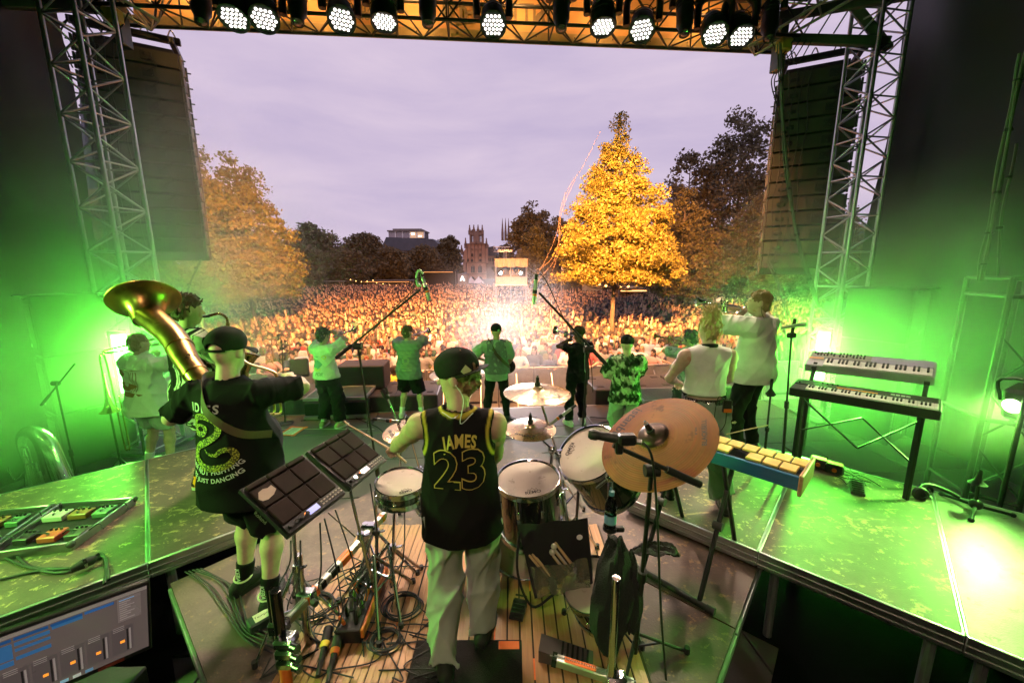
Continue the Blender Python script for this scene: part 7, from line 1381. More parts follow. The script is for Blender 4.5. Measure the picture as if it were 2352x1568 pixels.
# ---- mallet controller
mz = 1.60; B0, B1, F1, F0 = A([1.40, 2.784, mz]), A([1.866, 2.298, mz]), A([1.688, 2.111, mz]), A([1.168, 2.396, mz]); ex = nrm(B1-B0); ey = nrm(np.cross([0, 0, 1], ex)); L_ = .92; o0 = B1-ex*L_; Gm = lambda a, b, d=0.: o0+ex*a-ey*b*-1*-1+A([0, 0, d])
ey = -ey if ((F1-B1)@ey) < 0 else ey; Gm = lambda a, b, d=0.: o0+ex*a+ey*b+A([0, 0, d]); Rk = np.stack([ex, ey, A([0, 0, 1.])], 1); W_ = .27
T = thing('mallet_controller', 'mallet instrument with yellow wooden keys in a blue frame', 'mallet instrument', Gm(L_/2, W_/2, -.1)); YW = M('yellow_key', (.78, .58, .14), .45, var=.12, scale=14, bump=.06)
part(T, 'front_rail', obox(Gm(0, W_+.012, -.035), Gm(L_, W_+.012, -.035), .022, .085, .004), M('blue_rail', (.02, .16, .30), .3, coat=.4)); part(T, 'back_rail', obox(Gm(0, -.012, -.035), Gm(L_, -.012, -.035), .02, .06, .004), M('blue_rail', (.02, .16, .30), .3)); part(T, 'tray', obox(Gm(0, W_/2, -.05), Gm(L_, W_/2, -.05), W_, .012), BLK, smooth=False)
for s in (0, L_): part(T, 'end_board', obox(Gm(s, -.03, -.035), Gm(s, W_+.045, -.035), .022, .13, .005), M('oak_end', (.48, .32, .15), .5, stretch=(1, 1, 12)))
nk = 10; kw = L_/nk; km = mesh_of('key', box((0, 0, 0), (kw-.008, .10, .016), .003)); km.materials.append(YW)
for row in range(2):
    for i in range(nk):
        if row == 1 and i in (3, 6): continue
        o = put('key', km, None, T); X = np.eye(4); X[:3, :3] = Rk; X[:3, 3] = Gm(kw*(i+.5)+(-.035 if row else 0), .065+.122*row, .005)-ORG[T.name]; o.matrix_local = Matrix(X.tolist())
solo('mallet', tube([Gm(.42, .0, .03), Gm(.50, -.08, .06), Gm(.62, -.20, .1)], .004, 6), stick_m, 'thin mallet lying across the yellow keys', 'mallet')
T = thing('folding_stand', 'black folding cross stand under the yellow keyed instrument', 'stand', deck(1600, 1350))
for s in (.10, .50):
    a, b = Gm(s, .02, -.07), Gm(s, W_, -.07); fa, fb = A([*Gm(s, W_+.22)[:2], DZ+.02]), A([*Gm(s, -.24)[:2], DZ+.02])
    bar(T, 'leg', a, fa, .016, BLK); bar(T, 'leg', b, fb, .016, BLK); part(T, 'pivot', cyl((a+fa)/2-ex*.03, (a+fa)/2+ex*.03, .03), STEEL)
for y_ in (W_+.22, -.24): part(T, 'foot_bar', cyl(A([*Gm(.02, y_)[:2], DZ+.025]), A([*Gm(.58, y_)[:2], DZ+.025]), .022), BLK); [part(T, 'end_cap', cyl(A([*Gm(s, y_)[:2], DZ+.025]), A([*Gm(s+.05, y_)[:2], DZ+.025]), .027), RUB) for s in (.0, .55)]
# ---- synthesizers
def synth(label, c, x, y, z, w_, h_, nwhite, panel, casing, knobs, kb_from, flat=False, name='synthesizer'):
    c, x, y, z = A(c), nrm(x), nrm(y), nrm(z); Rm = np.stack([x, y, z], 1); T = thing(name, label, 'keyboard', c-z*.08); P_ = lambda g: xf(g, Rm, c)
    part(T, 'casing', P_(box((0, 0, -.045), (w_, h_, .085), .006)), casing); part(T, 'panel', P_(box((.0, h_*.22, .002), (w_*.97, h_*.46, .01), .003)), panel)
    kx0, kx1 = kb_from, w_/2-.02; kw = (kx1-kx0)/nwhite; kl = h_*.43
    wm = mesh_of('white_key', box((0, 0, 0), (kw-.0012, kl, .016), .0015)); wm.materials.append(M('ivory', (.78, .77, .72), .35)); bm = mesh_of('black_key', box((0, 0, 0), (kw*.55, kl*.62, .016), .002)); bm.materials.append(BLKP)
    for i in range(nwhite):
        for nm_, me_, ok, p in (('white_key', wm, True, (kx0+kw*(i+.5), -h_/2+kl/2+.006, .004)), ('black_key', bm, i % 7 in (0, 1, 3, 4, 5), (kx0+kw*(i+1), -h_/2+kl*.69+.006, .016))):
            if ok and not (nm_ == 'black_key' and i == nwhite-1):
                o = put(nm_, me_, None, T); X = np.eye(4); X[:3, :3] = Rm; X[:3, 3] = c+Rm@A(p)-ORG[T.name]; o.matrix_local = Matrix(X.tolist())
    for px_, py_ in knobs: part(T, 'knob', P_(cyl((px_, py_, .005), (px_, py_, .025), .0085, .0075, 10)), BLKP)
    return T, P_
kn = [(-.44+.028*i+(.02 if i > 6 else 0), .04+.03*j+.02) for i in range(15) for j in range(3) if (i*3+j) % 5]
T, P_ = synth('upper synthesizer with lilac panel and many knobs', (3.617, 3.954, 1.832), (.678, -.734, .044), (.693, .658, .295), (-.245, -.169, .955), .98, .33, 26, M('lilac_panel', (.30, .30, .42), .3, var=.25, scale=5), M('pale_casing', (.40, .40, .46), .4), kn, -.33)
part(T, 'control_field', P_(box((-.22, .075, .008), (.50, .14, .003))), M('control_grey', (.22, .22, .20), .5), smooth=False); part(T, 'orange_legend', P_(box((-.41, -.02, .012), (.13, .04, .002))), M('legend', (.6, .3, .12), .5), smooth=False)
T, P_ = synth('lower black synthesizer with orange stripe', (3.296, 3.618, 1.621), (.688, -.725, .026), (.721, .688, .082), (-.077, -.038, .996), 1.06, .33, 36, BLK, BLKP, [(-.48, .02), (-.30, .09), (-.26, .09), (-.22, .09), (-.18, .09)], -.40)
part(T, 'orange_stripe', P_(box((-.03, .03, .009), (.30, .010, .003))), M('orange_led', (.9, .3, .05), .4, emit=.6, ecol=(1, .3, .05)), smooth=False); part(T, 'display', P_(box((-.05, .075, .009), (.12, .022, .003))), M('lcd_dim', (.25, .35, .3), .2), smooth=False)
for k in range(4): part(T, 'button', P_(box((.22+.034*k, .06, .010), (.028, .03, .006), .002)), M('button_pale', (.5, .55, .5), .5))
T = thing('keyboard_stand', 'black two tier keyboard stand with crossed braces on the platform', 'stand', (*A([3.4, 3.75]), PZ)); kx, ky = nrm((.688, -.725, 0)), nrm((.721, .688, 0)); c3 = A([3.30, 3.62, 0])
for s in (-.42, .42):
    for q in (-.13, .13):
        b = c3+kx*s+ky*q; part(T, 'leg', obox((*b[:2], PZ+.01), (*(b)[:2], 1.565), .032, .045, .006), BLK)
    b = c3+kx*s+ky*.16; part(T, 'upright', obox((*b[:2], 1.5), (*(b+ky*.20)[:2], 1.78), .035, .04, .005), BLK); part(T, 'tier_arm', obox((*(b-ky*.30)[:2], 1.555), (*(b+ky*.04)[:2], 1.555), .04, .03, .004), BLK); part(T, 'tier_arm', obox((*(b+ky*.10)[:2], 1.74), (*(b+ky*.42)[:2], 1.76), .04, .03, .004), BLK)
mid = c3+A([0, 0, 1.25])
for a, b, h0, h1 in ((-.42, .05, 1.50, 1.12), (-.42, .05, 1.15, 1.42), (.05, .42, 1.42, 1.10), (.05, .42, 1.12, 1.50)): part(T, 'cross_brace', obox(c3+kx*a-ky*.13+A([0, 0, h0]), c3+kx*b-ky*.13+A([0, 0, h1]), .028, .012, .003), BLK)
# ---- monitor screen at the lower left
sc_c, sx_, sy_, sz_ = A([-2.275, 1.638, .949]), A([.692, .716, -.092]), A([.192, -.06, .98]), A([.696, -.696, -.179]); sy_ = nrm(sy_-sx_*(sy_@sx_)); sz_ = np.cross(sx_, sy_); Rs = np.stack([sx_, sy_, sz_], 1); SW, SH = .72, .42
T = thing('computer_screen', 'computer screen with music software at the lower left', 'screen', sc_c-A([0, 0, .3])); S_g = lambda g: xf(g, Rs, sc_c)
def scr(nm, x0, y0, x1, y1, col, e=.42, z=.0):  # rectangles in screen fractions, y from the top
    part(SCR, nm, S_g(box(((x0+x1)/2*SW-SW/2, SH/2-(y0+y1)/2*SH, .0135+z), ((x1-x0)*SW, (y1-y0)*SH, .0008))), M('ui_%02d%02d%02d' % tuple(int(c*99) for c in col), col, .3, emit=e, ecol=col, var=.02), smooth=False)
part(T, 'housing', S_g(box((0, -.012, -.012), (SW+.03, SH+.06, .032), .006)), BLKP); SCR = part(T, 'display', S_g(box((0, 0, .011), (SW, SH, .004))), M('ui_bg', (.17, .13, .125), .2, emit=.42, ecol=(.17, .13, .125), var=.05), smooth=False)
scr('menu_bar', 0, 0, 1, .045, (.32, .27, .25)); BLU, BLU2, GRY, LGT, ORN = (.02, .10, .32), (.05, .18, .42), (.13, .10, .10), (.40, .33, .32), (.9, .30, .03)
for k in range(5): scr('track_header', .06+.155*k, .06, .205+.155*k, .10, BLU)
for x0, y0, x1, y1 in ((.215, .13, .36, .34), (.22, .36, .36, .43), (.37, .13, .52, .18), (.37, .22, .52, .26), (.53, .10, .67, .14), (.68, .06, .82, .1), (.37, .33, .52, .38)): scr('clip_block', x0, y0, x1, y1, BLU2)
scr('lime_clip', .0, .14, .06, .34, (.55, .62, .02)); scr('lime_clip', .0, .36, .06, .45, (.5, .56, .02)); scr('browser_panel', .84, .06, .965, .42, (.23, .18, .175)); 
for k in range(10): scr('list_line', .85, .08+.033*k, .93-.02*(k % 3), .094+.033*k, LGT if k else (.25, .45, .75), z=.0006)
for k in range(7):
    x = .05+.125*k; scr('fader_strip', x, .50, x+.115, .92, GRY); scr('fader_slot', x+.08, .56, x+.09, .90, (.03, .025, .025), .3, .0006); scr('fader_knob', x+.045, .72+.02*(k % 2), x+.07, .76+.02*(k % 2), ORN, 1.2, .0006); scr('meter', x+.094, .56, x+.104, .90, LGT, .75, .0006)
    for q in range(3): scr('value_line', x+.01, .49+.028*q, x+.07, .498+.028*q, LGT, .75, .0006)
for k in range(5): scr('dock_icon', .42+.06*k, .945, .46+.06*k, .99, ((.5, .5, .6), (.2, .05, .2), (.3, .5, .7), (.6, .6, .6), (.15, .3, .5))[k])
part(T, 'name_tape', S_g(box((.21, -SH/2-.022, .006), (.10, .022, .003))), M('red_tape', (.25, .04, .03), .6), smooth=False); part(T, 'stand_foot', jn(box((sc_c[0]-.05, sc_c[1]+.05, .70), (.05, .05, .25)), box((sc_c[0]-.05, sc_c[1]+.05, .30), (.5, .4, .58), .01)), BLK)
# ---- pedalboards
def pedalboard(label, pts, seed):
    g = np.random.default_rng(seed); P = [A([*p, PZ]) for p in pts]; c = sum(P)/4; T = thing('pedalboard', label, 'pedalboard', c); up = A([0, 0, 1.])
    part(T, 'tray', prism([p[:2] for p in P], PZ+.006, PZ+.03), BLKC, smooth=False)
    for i in range(4): a, b = P[i], P[(i+1) % 4]; part(T, 'frame_edge', obox(a+up*.035, b+up*.035, .018, .07, .004), ALU); part(T, 'case_corner', ball(a+up*.05, .028, 8, 6), STEEL)
    ex_, ey_ = P[1]-P[0], P[3]-P[0]; cols = [(.5, .5, .47), (.04, .04, .04), (.25, .12, .04), (.55, .1, .06), (.1, .2, .12), (.06, .05, .05)]; k = 0
    for i in range(3):
        for j in range(2):
            o = P[0]+ex_*(.2+.3*i)+ey_*(.28+.45*j); x = nrm(ex_); y = nrm(np.cross(up, x)); w_, h_ = g.uniform(.09, .15), g.uniform(.10, .13); Rm = np.stack([x, y, up], 1); pd = part(T, 'effect_pedal', xf(box((0, 0, .055), (w_, h_, .045), .006), Rm, o), M('pedal_%d' % (k % 6), cols[k % 6], .4, var=.15))
            for q in range(3): part(pd, 'knob', xf(cyl(((q-1)*w_*.28, h_*.25, .077), ((q-1)*w_*.28, h_*.25, .094), .009), Rm, o), BLKP)
            part(pd, 'foot_switch', xf(cyl((0, -h_*.28, .077), (0, -h_*.28, .092), .010), Rm, o), CHR); k += 1
            pts_ = [o+x*w_*.5+up*.06, o+x*(w_*.5+.05)+up*.09+y*g.uniform(-.05, .05), o+x*(w_*.5+.11)+up*.07]; part(T, 'patch_cable', tube(spl(pts_, 5), .0045, 6), RUB)
pedalboard('large pedalboard in aluminium frame on the left platform', [(-3.90, 3.12), (-3.344, 3.211), (-3.267, 2.624), (-3.74, 2.51)], 4); pedalboard('second pedalboard cut by the left picture edge', [(-4.45, 2.98), (-3.95, 3.10), (-3.80, 2.55), (-4.25, 2.36)], 9)
# ---- horns resting at the left
T = thing('baritone_horn', 'silver baritone horn standing upside down at the far left', 'baritone horn', at(90, 1105, 4.3)*A([1, 1, 0])); b = A([*at(90, 1080, 4.3)[:2], 0])
gq = lambda x, z, y=0.: b+A([x, y, z])
zt_ = at(85, 990, 4.3)[2]; part(T, 'bell_tube', tube(spl([gq(.26, .10, .0), gq(.20, .5), gq(.16, zt_-.18), gq(.10, zt_-.05), gq(.0, zt_), gq(-.10, zt_-.06), gq(-.14, zt_-.2), gq(-.12, .45)], 7), np.linspace(.125, .022, 50)**1.0, 16), SIL)
for k, (w_, h_) in enumerate(((.09, .22), (.06, .33), (.10, .42))): part(T, 'valve_slide', tube(spl([gq(-w_*.2-.05, .35, -.06-.02*k), gq(-w_*.2-.05, zt_-h_, -.06), gq(w_*.25-.05, zt_-h_+.05, -.06), gq(w_*.6-.05, zt_-h_, -.06), gq(w_*.6-.05, .35, -.06)], 6), .011, 8), SIL)
for k in range(3): part(T, 'valve', cyl(gq(-.07+.05*k, .36, -.05), gq(-.07+.05*k, .62, -.05), .018), SIL)
part(T, 'mouthpipe', tube(spl([gq(-.12, .5, -.05), gq(-.2, .42, -.08), gq(-.24, .52, -.08), gq(-.24, .58, -.08)], 6), [.008]*18+[.018], 8), SIL); part(T, 'stand_foot', box((b[0], b[1], .04), (.5, .4, .08), .02), BLK)
p = at(245, 905, 4.8); T = thing('standing_trombone', 'brass trombone hanging bell down on a stand at the left', 'trombone', (*p[:2], 0)); zb = at(245, 945, 4.8)[2]
part(T, 'bell', lathe([(.105, 0), (.07, .03), (.045, .08), (.026, .18), (.016, .36), (.013, .5)], (p[0], p[1], zb), n=24), LAQ); part(T, 'tuning_slide', tube(spl([(p[0], p[1], zb+.5), (p[0], p[1], zb+.68), (p[0]+.03, p[1], zb+.74), (p[0]+.07, p[1], zb+.68), (p[0]+.09, p[1], zb+.2)], 7), .010, 8), LAQ); part(T, 'slide', tube(spl([(p[0]+.09, p[1], zb+.3), (p[0]+.10, p[1], zb-.45), (p[0]+.14, p[1], zb-.5), (p[0]+.16, p[1], zb-.45), (p[0]+.15, p[1], zb+.2)], 6), .008, 8), LAQ); tripod(T, (p[0], p[1], 0), .3, .4, BLK); bar(T, 'stand_pole', (p[0], p[1], .1), (p[0], p[1], zb+.4), .012, BLK)
# ---- things on the mat
cp_ = [deck(960, 1474), deck(1198, 1476)]; cw = cp_[1][0]-cp_[0][0]; T = thing('black_rug', 'black rug under the drummer at the bottom edge', 'rug', (cp_[0][0]+cw/2, cp_[0][1]-.35, DZ+.013)); part(T, 'pile', box((cp_[0][0]+cw/2, cp_[0][1]-.35, DZ+.018), (cw, .7, .010), .004), M('rug_pile', (.012, .011, .010), 1., var=.6, scale=120, bump=1., bscale=200))
solo('tape_patch', box((cp_[1][0]-.075, cp_[1][1]-.03, DZ+.0245), (.12, .05, .001)), NTAPE, 'orange tape patch on the corner of the black rug', 'tape', smooth=False)
def tape(label, px, py, w_, h_, rz, m_=NTAPE, z=DZ+.0148): c = on(px, py, z); solo('tape_patch', xf(box((0, 0, 0), (w_, h_, .001)), rotz(rz), c), m_, label, 'tape', smooth=False)
tape('orange tape cross on the mat beside the coiled cable', 870, 1425, .05, .26, -.1); tape('short orange tape strip by the coiled cable', 905, 1430, .05, .12, .6); tape('orange tape under the right foot of the drummer', 1118, 1450, .14, .22, .1); tape('orange tape square at the bottom right of the mat', 1225, 1535, .12, .12, 0); tape('small green tape mark on the mat', 822, 1365, .035, .05, .3, GTAPE); tape('orange tape on the deck behind the stick bag', 1215, 1340, .10, .12, .3)
def wedge(label, px, py, z, w_, l_, h_, rz, m_, nm='foot_pedal', cat='foot pedal'):
    c = on(px, py, z); V = A([[-w_/2, -l_/2, 0], [w_/2, -l_/2, 0], [w_/2, l_/2, 0], [-w_/2, l_/2, 0], [-w_/2, -l_/2, h_*.35], [w_/2, -l_/2, h_*.35], [w_/2, l_/2, h_], [-w_/2, l_/2, h_]]); F = [(3, 2, 1, 0), (4, 5, 6, 7), (0, 1, 5, 4), (1, 2, 6, 5), (2, 3, 7, 6), (3, 0, 4, 7)]
    T = thing(nm, label, cat, c); part(T, 'wedge_body', xf((V, F), rotz(rz), c), m_, smooth=False)
    for k in range(6): part(T, 'grip_rib', xf(box((0, -l_*.4+.028*k, h_*(.40+.65*(.02+.028*k)/l_)+.002), (w_*.85, .012, .008), .002), rotz(rz), c), RUB)
    return c
mz_ = DZ+.0148; wedge('small black foot switch on the mat right of the drummer', 1190, 1405, mz_, .09, .13, .035, -.25, BLKP); wedge('grey hi-hat foot pedal at the bottom right', 1300, 1512, mz_, .11, .30, .08, 1.35, M('pedal_grey', (.10, .09, .085), .5)); wedge('black wedge pedal on the right platform', 1968, 1128, PZ+.002, .10, .15, .07, -.6, M('pedal_dark', (.04, .045, .04), .5))
# multicore box with connectors
b0, b1 = on(800, 1480, mz_), on(860, 1330, mz_); bx_ = nrm(b1-b0); by_ = np.cross([0, 0, 1], bx_); T = thing('multicore_box', 'orange edged multicore box full of plugs on the mat', 'stage box', b0); Lb = np.linalg.norm(b1-b0)+.05
part(T, 'box_body', obox(b0+A([0, 0, .05]), b0+bx_*Lb+A([0, 0, .05]), .15, .09, .006), BLKP); part(T, 'orange_rail', obox(b0-by_*.085+A([0, 0, .07]), b0+bx_*Lb-by_*.085+A([0, 0, .07]), .02, .06, .004), M('orange_rail', (.65, .17, .03), .5))
for i in range(9):
    for j in range(2):
        c = b0+bx_*(.05+i*Lb/9.6)+by_*(.035-.07*j)+A([0, 0, .095]); d = nrm(A([random.uniform(-.3, .3), random.uniform(-.3, .3), 1])); pl = part(T, 'plug', tube([c, c+d*.05, c+d*.075], [.011, .011, .007], 8), (NTAPE, BLK, ALU, GTAPE)[(i+j) % 4]); part(pl, 'plug_cable', tube(spl([c+d*.07, c+d*.13+A([random.uniform(-.05, .05), random.uniform(-.05, .05), .0]), c+A([random.uniform(-.18, .1), random.uniform(-.1, .12), random.uniform(.0, .08)]), c+A([random.uniform(-.35, .05), random.uniform(-.1, .3), -.07])], 6), .004, 6), RUB)
for k, (px, py) in enumerate(((745, 1500), (768, 1515))):
    a, b = on(px, py, mz_)+A([0, 0, .03]), on(px+12, py-42, mz_)+A([0, 0, .05]); c = on(px-15, py+60, mz_)+A([0, 0, .02]); T = thing('power_connector', ('yellow', 'orange')[k]+' ringed power connector at the end of the multicore box', 'connector', a); part(T, 'connector_body', tube([c, a, a+(b-a)*.3, b], [.012, .018, .026, .028], 12), RUB); part(T, 'colour_ring', tube([a+(b-a)*.05, a+(b-a)*.3], [.024, .027], 14), (M('yellow_ring', (.8, .6, .05), .5), NTAPE)[k])
# di box and its cables
c = on(607, 1432, DZ+.004); T = thing('di_box', 'green black box with handwritten paper label near the rack post', 'direct box', c); Rm = rotz(R(48)); part(T, 'box_body', xf(box((0, 0, .035), (.17, .09, .065), .008), Rm, c), M('box_green', (.03, .06, .04), .5)); part(T, 'paper_label', xf(box((.0, 0, .0685), (.10, .07, .001)), Rm, c), M('paper', (.65, .62, .5), .8), smooth=False); part(T, 'handwriting', xf(plane_text('Tempest', (0, 0, .0695), (1, 0, 0), (0, 1, 0), .028), Rm, c), INK, smooth=False)
def cable(label, pts, r=.0055, mat=RUB, zs=None, n=7, nm='cable'):
    P = spl([A(p, dtype=float) for p in pts], n); return solo(nm, tube(P, r, 7), mat, label, 'cable', 'stage cables')
D_ = lambda *q: [on(x, y, DZ+.012+k*.003) for k, (x, y) in enumerate(q)]
for k in range(5): cable('%s black cable in the bundle running from the left platform to the drum riser' % ORD[k], D_((425+k*9, 1312-k*2), (470+k*17, 1340+7*math.sin(k*2)), (515+k*11, 1400+9*math.sin(k*3)), (560+k*4, 1465-k*7), (625+k*9, 1498-k*9)), .0046)
cy_ = [(1380, 690), (1415, 905), (1340, 790), (1430, 660)]
for k in range(14):
    g = np.random.default_rng(100+k); x0, y0 = g.uniform(640, 1000), g.uniform(1330, 1540); q = [(x0, y0)]
    for i in range(5): q.append((np.clip(q[-1][0]+g.normal(0, 70), 600, 1010), np.clip(q[-1][1]+g.normal(0, 45), 1300, 1555)))
    cable('thin black cable winding over the mat, %s of the loose ones' % (ORD+['eleventh', 'twelfth', 'thirteenth', 'fourteenth'])[k], [on(x, y, mz_+.006+.004*(i % 3)) for i, (x, y) in enumerate(q)], .004)
for lab, cx_, cyy, r_ in (('coiled black cable beside the rear foot of the drummer', 925, 1395, .10), ('small tight cable coil near the multicore box', 885, 1475, .075), ('cable coil under the front sample pad', 725, 1395, .10)):
    c = on(cx_, cyy, mz_+.006); P = [c+A([r_*(1+.12*math.sin(t*.37))*math.cos(t)*1.15+.01*math.sin(t*.2), r_*(1+.1*math.cos(t*.29))*math.sin(t), .006*(t/6.28)+.004*math.sin(t*2.2)]) for t in np.linspace(0, 6.28*5.3, 120)]; solo('cable_coil', tube(P, .0042, 6), RUB, lab, 'cable', 'stage cables')
for k, (x0, y0, Y0, x1, y1) in enumerate(((690, 1240, 1.8, 660, 1400), (745, 1190, 1.95, 790, 1400), (770, 1170, 2.0, 830, 1350), (735, 1200, 1.95, 720, 1420), (668, 1240, 1.75, 640, 1350), (850, 1110, 2.3, 870, 1330), (930, 1160, 2.3, 900, 1400), (980, 1190, 2.5, 960, 1380))): cable('black cable hanging below the drum gear, %s from the front left' % ORD[k], [at(x0, y0, Y0), at(x0*.6+x1*.4+8, y0*.5+y1*.5, Y0), on(x1, y1, mz_+.01), on(x1+30, y1+35, mz_+.01)], .004)
for k, q in enumerate((((0, 1330), (90, 1310), (180, 1300), (230, 1270), (243, 1300), (240, 1340)), ((0, 1275), (60, 1300), (140, 1315), (210, 1290), (240, 1280), (250, 1330)), ((0, 1225), (20, 1255), (70, 1300), (150, 1305)))): cable('thick black cable on the left platform, %s of three' % ORD[k], [on(x, y, PZ+.012) for x, y in q], .009)
c = on(192, 1305, PZ+.02); T = thing('cable_plug', 'large black plug lying on the left platform', 'plug', c); part(T, 'plug_body', tube([c+A([-.03, -.05, .03]), c+A([0, 0, .035]), c+A([.02, .04, .035]), c+A([.03, .06, .035])], [.02, .032, .034, .02], 12), RUB); part(T, 'plug_ring', tube([c+A([0, 0, .035]), c+A([.008, .015, .035])], .036, 14), CHR)
# bottle, bag, cloths
p = at(1401, 1215, 1.98); T = thing('water_bottle', 'clear water bottle with blue cap in a clamp', 'bottle', p); GL = M('clear_plastic', (.85, .95, .92), .06, trans=1., var=.02); part(T, 'bottle_body', lathe([(.0, 0), (.030, 0), (.032, .01), (.032, .10), (.030, .105), (.032, .11), (.032, .15), (.024, .185), (.013, .205), (.013, .215)], p, n=24), GL); part(T, 'water', lathe([(.0, .003), (.029, .003), (.030, .12), (.0, .12)], p, n=20), M('water', (.9, .95, .95), .02, trans=1., var=0)); part(T, 'label_band', lathe([(.0328, .045), (.0328, .095)], p, n=24), M('bottle_label', (.20, .48, .62), .5)); part(T, 'cap', lathe([(.015, .208), (.015, .232), (.0, .233)], p, n=18), M('bottle_cap', (.12, .42, .55), .4))
part(T, 'clamp', jn(lathe([(.036, .0), (.04, .0), (.04, .02), (.036, .02)], p, n=20), box(p+A([.05, -.01, .01]), (.05, .03, .03), .006)), BLK)
c = at(1285, 1270, 2.12); T = thing('stick_bag', 'black stick bag with clear pocket hanging below the floor tom', 'stick bag', c-A([0, 0, .3])); bx0 = [at(1188, 1205, 2.2), at(1350, 1190, 2.1), at(1362, 1340, 2.05), at(1228, 1372, 2.08)]
bil = lambda u, v: bx0[0]*(1-u)*(1-v)+bx0[1]*u*(1-v)+bx0[2]*u*v+bx0[3]*(1-u)*v+A([0, -.03*math.sin(u*3.1)*math.sin(v*3.1)+.008*math.sin(u*14+v*5), 0])
part(T, 'bag_cloth', gridsheet(18, 18, lambda u, v: bil(u, v))if True else None, BLKC); part(T, 'clear_pocket', gridsheet(14, 10, lambda u, v: bil(.06+.88*u, .52+.44*v)+A([0, -.028-.006*math.sin(u*20), .0])), M('pocket_film', (.35, .33, .28), .12, trans=.75, var=.3, scale=18, bump=.4, bscale=20)); part(T, 'badge', xf(lathe([(.018, 0), (.016, .002), (.0, .002)], n=16), np.stack([A([1., 0, 0]), A([0, 0, 1.]), A([0, -1., 0])], 1), bil(.86, .25)+A([0, -.006, 0])), WHT); part(T, 'bag_strap', tube(spl([bil(0, .1), bil(0, .6)+A([-.06, -.02, -.02]), bil(.1, 1)+A([-.05, -.02, -.05]), bil(.35, 1)], 6), .008, 6), BLKC)
for k, (u, v, du) in enumerate(((.08, .38, .22), (.13, .36, .22), (.18, .40, .2), (.50, .24, .2), (.46, .33, .22), (.54, .30, .2), (.43, .40, .2))): a, b = bil(u, v)+A([0, -.022, 0]), bil(u+du, v+.36)+A([0, -.016, 0]); solo('spare_drumstick', tube([a, a+(b-a)*.05, b], [.005, .0075, .0075], 8), stick_m, '%s spare drumstick from the left in the stick bag' % ORD[k], 'drumstick', 'sticks in the bag')
for k, (u, v) in enumerate(((.47, .30), (.43, .37))): solo('felt_beater', jn(ball(bil(u, v)+A([0, -.03, .01]), .018, 10, 7), tube([bil(u, v)+A([0, -.03, 0]), bil(u+.2, v+.35)+A([0, -.018, 0])], .005, 6)), M('felt_white', (.55, .5, .45), .9), ('upper', 'lower')[k]+' white felt mallet in the stick bag', 'mallet', 'sticks in the bag')
def cloth_drape(label, pts, rad, mat, seed, name='jacket'):
    P = spl([A(p) for p in pts], 5); n = len(P); rr = np.interp(np.linspace(0, 1, n), np.linspace(0, 1, len(rad)), rad); V, F = [], []; m_ = 26
    for i in range(n):
        for k in range(m_):
            t = 2*math.pi*k/m_; q = rr[i]*(1+.20*math.sin(3*t+seed+i*.12)+.12*math.sin(7*t+i*.3)); V.append(P[i]+A([q*math.cos(t), q*.65*math.sin(t), .012*math.sin(5*t+i)]))
    for i in range(n-1): F += [(i*m_+k, i*m_+(k+1) % m_, (i+1)*m_+(k+1) % m_, (i+1)*m_+k) for k in range(m_)]
    F += [tuple(range(m_))[::-1], tuple(range((n-1)*m_, n*m_))]; solo(name, (A(V), F), mat, label, 'clothing')
BGR = M('green_black_cloth', (.014, .020, .016), .95, bump=.5, bscale=120); cloth_drape('black jacket hanging from the ride stand', [at(1412, 1235, 1.88), at(1408, 1290, 1.82), at(1400, 1370, 1.76), at(1392, 1440, 1.74), at(1400, 1500, 1.74)], [.03, .075, .095, .08, .03], BGR, 1.); cloth_drape('black sleeve of a second jacket beside it', [at(1440, 1265, 1.86), at(1447, 1330, 1.8), at(1452, 1400, 1.78), at(1448, 1450, 1.78)], [.025, .05, .045, .02], BGR, 2.)
cloth_drape('dark grey sweater slung over the cross stand foot', [at(1465, 1265, 2.25), at(1495, 1262, 2.24), at(1525, 1258, 2.26), at(1552, 1272, 2.3)], [.05, .085, .075, .03], M('grey_knit', (.035, .034, .034), .95, bump=.5), 3., 'sweater')
# ---- right platform odds and ends
for k, (px, py) in enumerate(((1878, 1072), (1915, 1085))):
    c = on(px, py, PZ+.002); T = thing('power_pack', ('left', 'right')[k]+' orange and black power pack by the keyboard stand', 'power pack', c); part(T, 'case', xf(box((0, 0, .05), (.15, .11, .09), .015), rotz(-.7), c), BLKP); part(T, 'orange_top', xf(box((0, 0, .099), (.13, .09, .012), .005), rotz(-.7), c), M('pack_orange', (.55, .22, .1), .5)); part(T, 'socket', xf(cyl((0, -.055, .05), (0, -.068, .05), .02), rotz(-.7), c), ORT)
for k in range(6):
    g = np.random.default_rng(300+k); q = [(g.uniform(1880, 1950), g.uniform(1070, 1095))]
    for i in range(4): q.append((q[-1][0]+g.uniform(5, 30), q[-1][1]+g.uniform(-8, 16)))
    cable('thin cable by the power packs on the right platform, %s of six' % ORD[k], [on(x, y, PZ+.012) for x, y in q], .0045)
c = on(2112, 1145, PZ+.002); T = thing('headphones', 'black headphones lying on the right platform', 'headphones', c)
for s in (0, 1): o = c+A([.10*s, .06*s, .05]); part(T, 'ear_cup', lathe([(.001, -.02), (.05, -.018), (.062, 0), (.05, .022), (.03, .026), (.03, .012), (.001, .012)], o, nrm((-.4, -1, .25)), 22), (CHR if s else BLKP)); 
part(T, 'head_band', tube(spl([c+A([0, .02, .07]), c+A([.08, .03, .12]), c+A([.20, .0, .09]), c+A([.28, -.06, .05])], 7), .016, 8), BLKP)
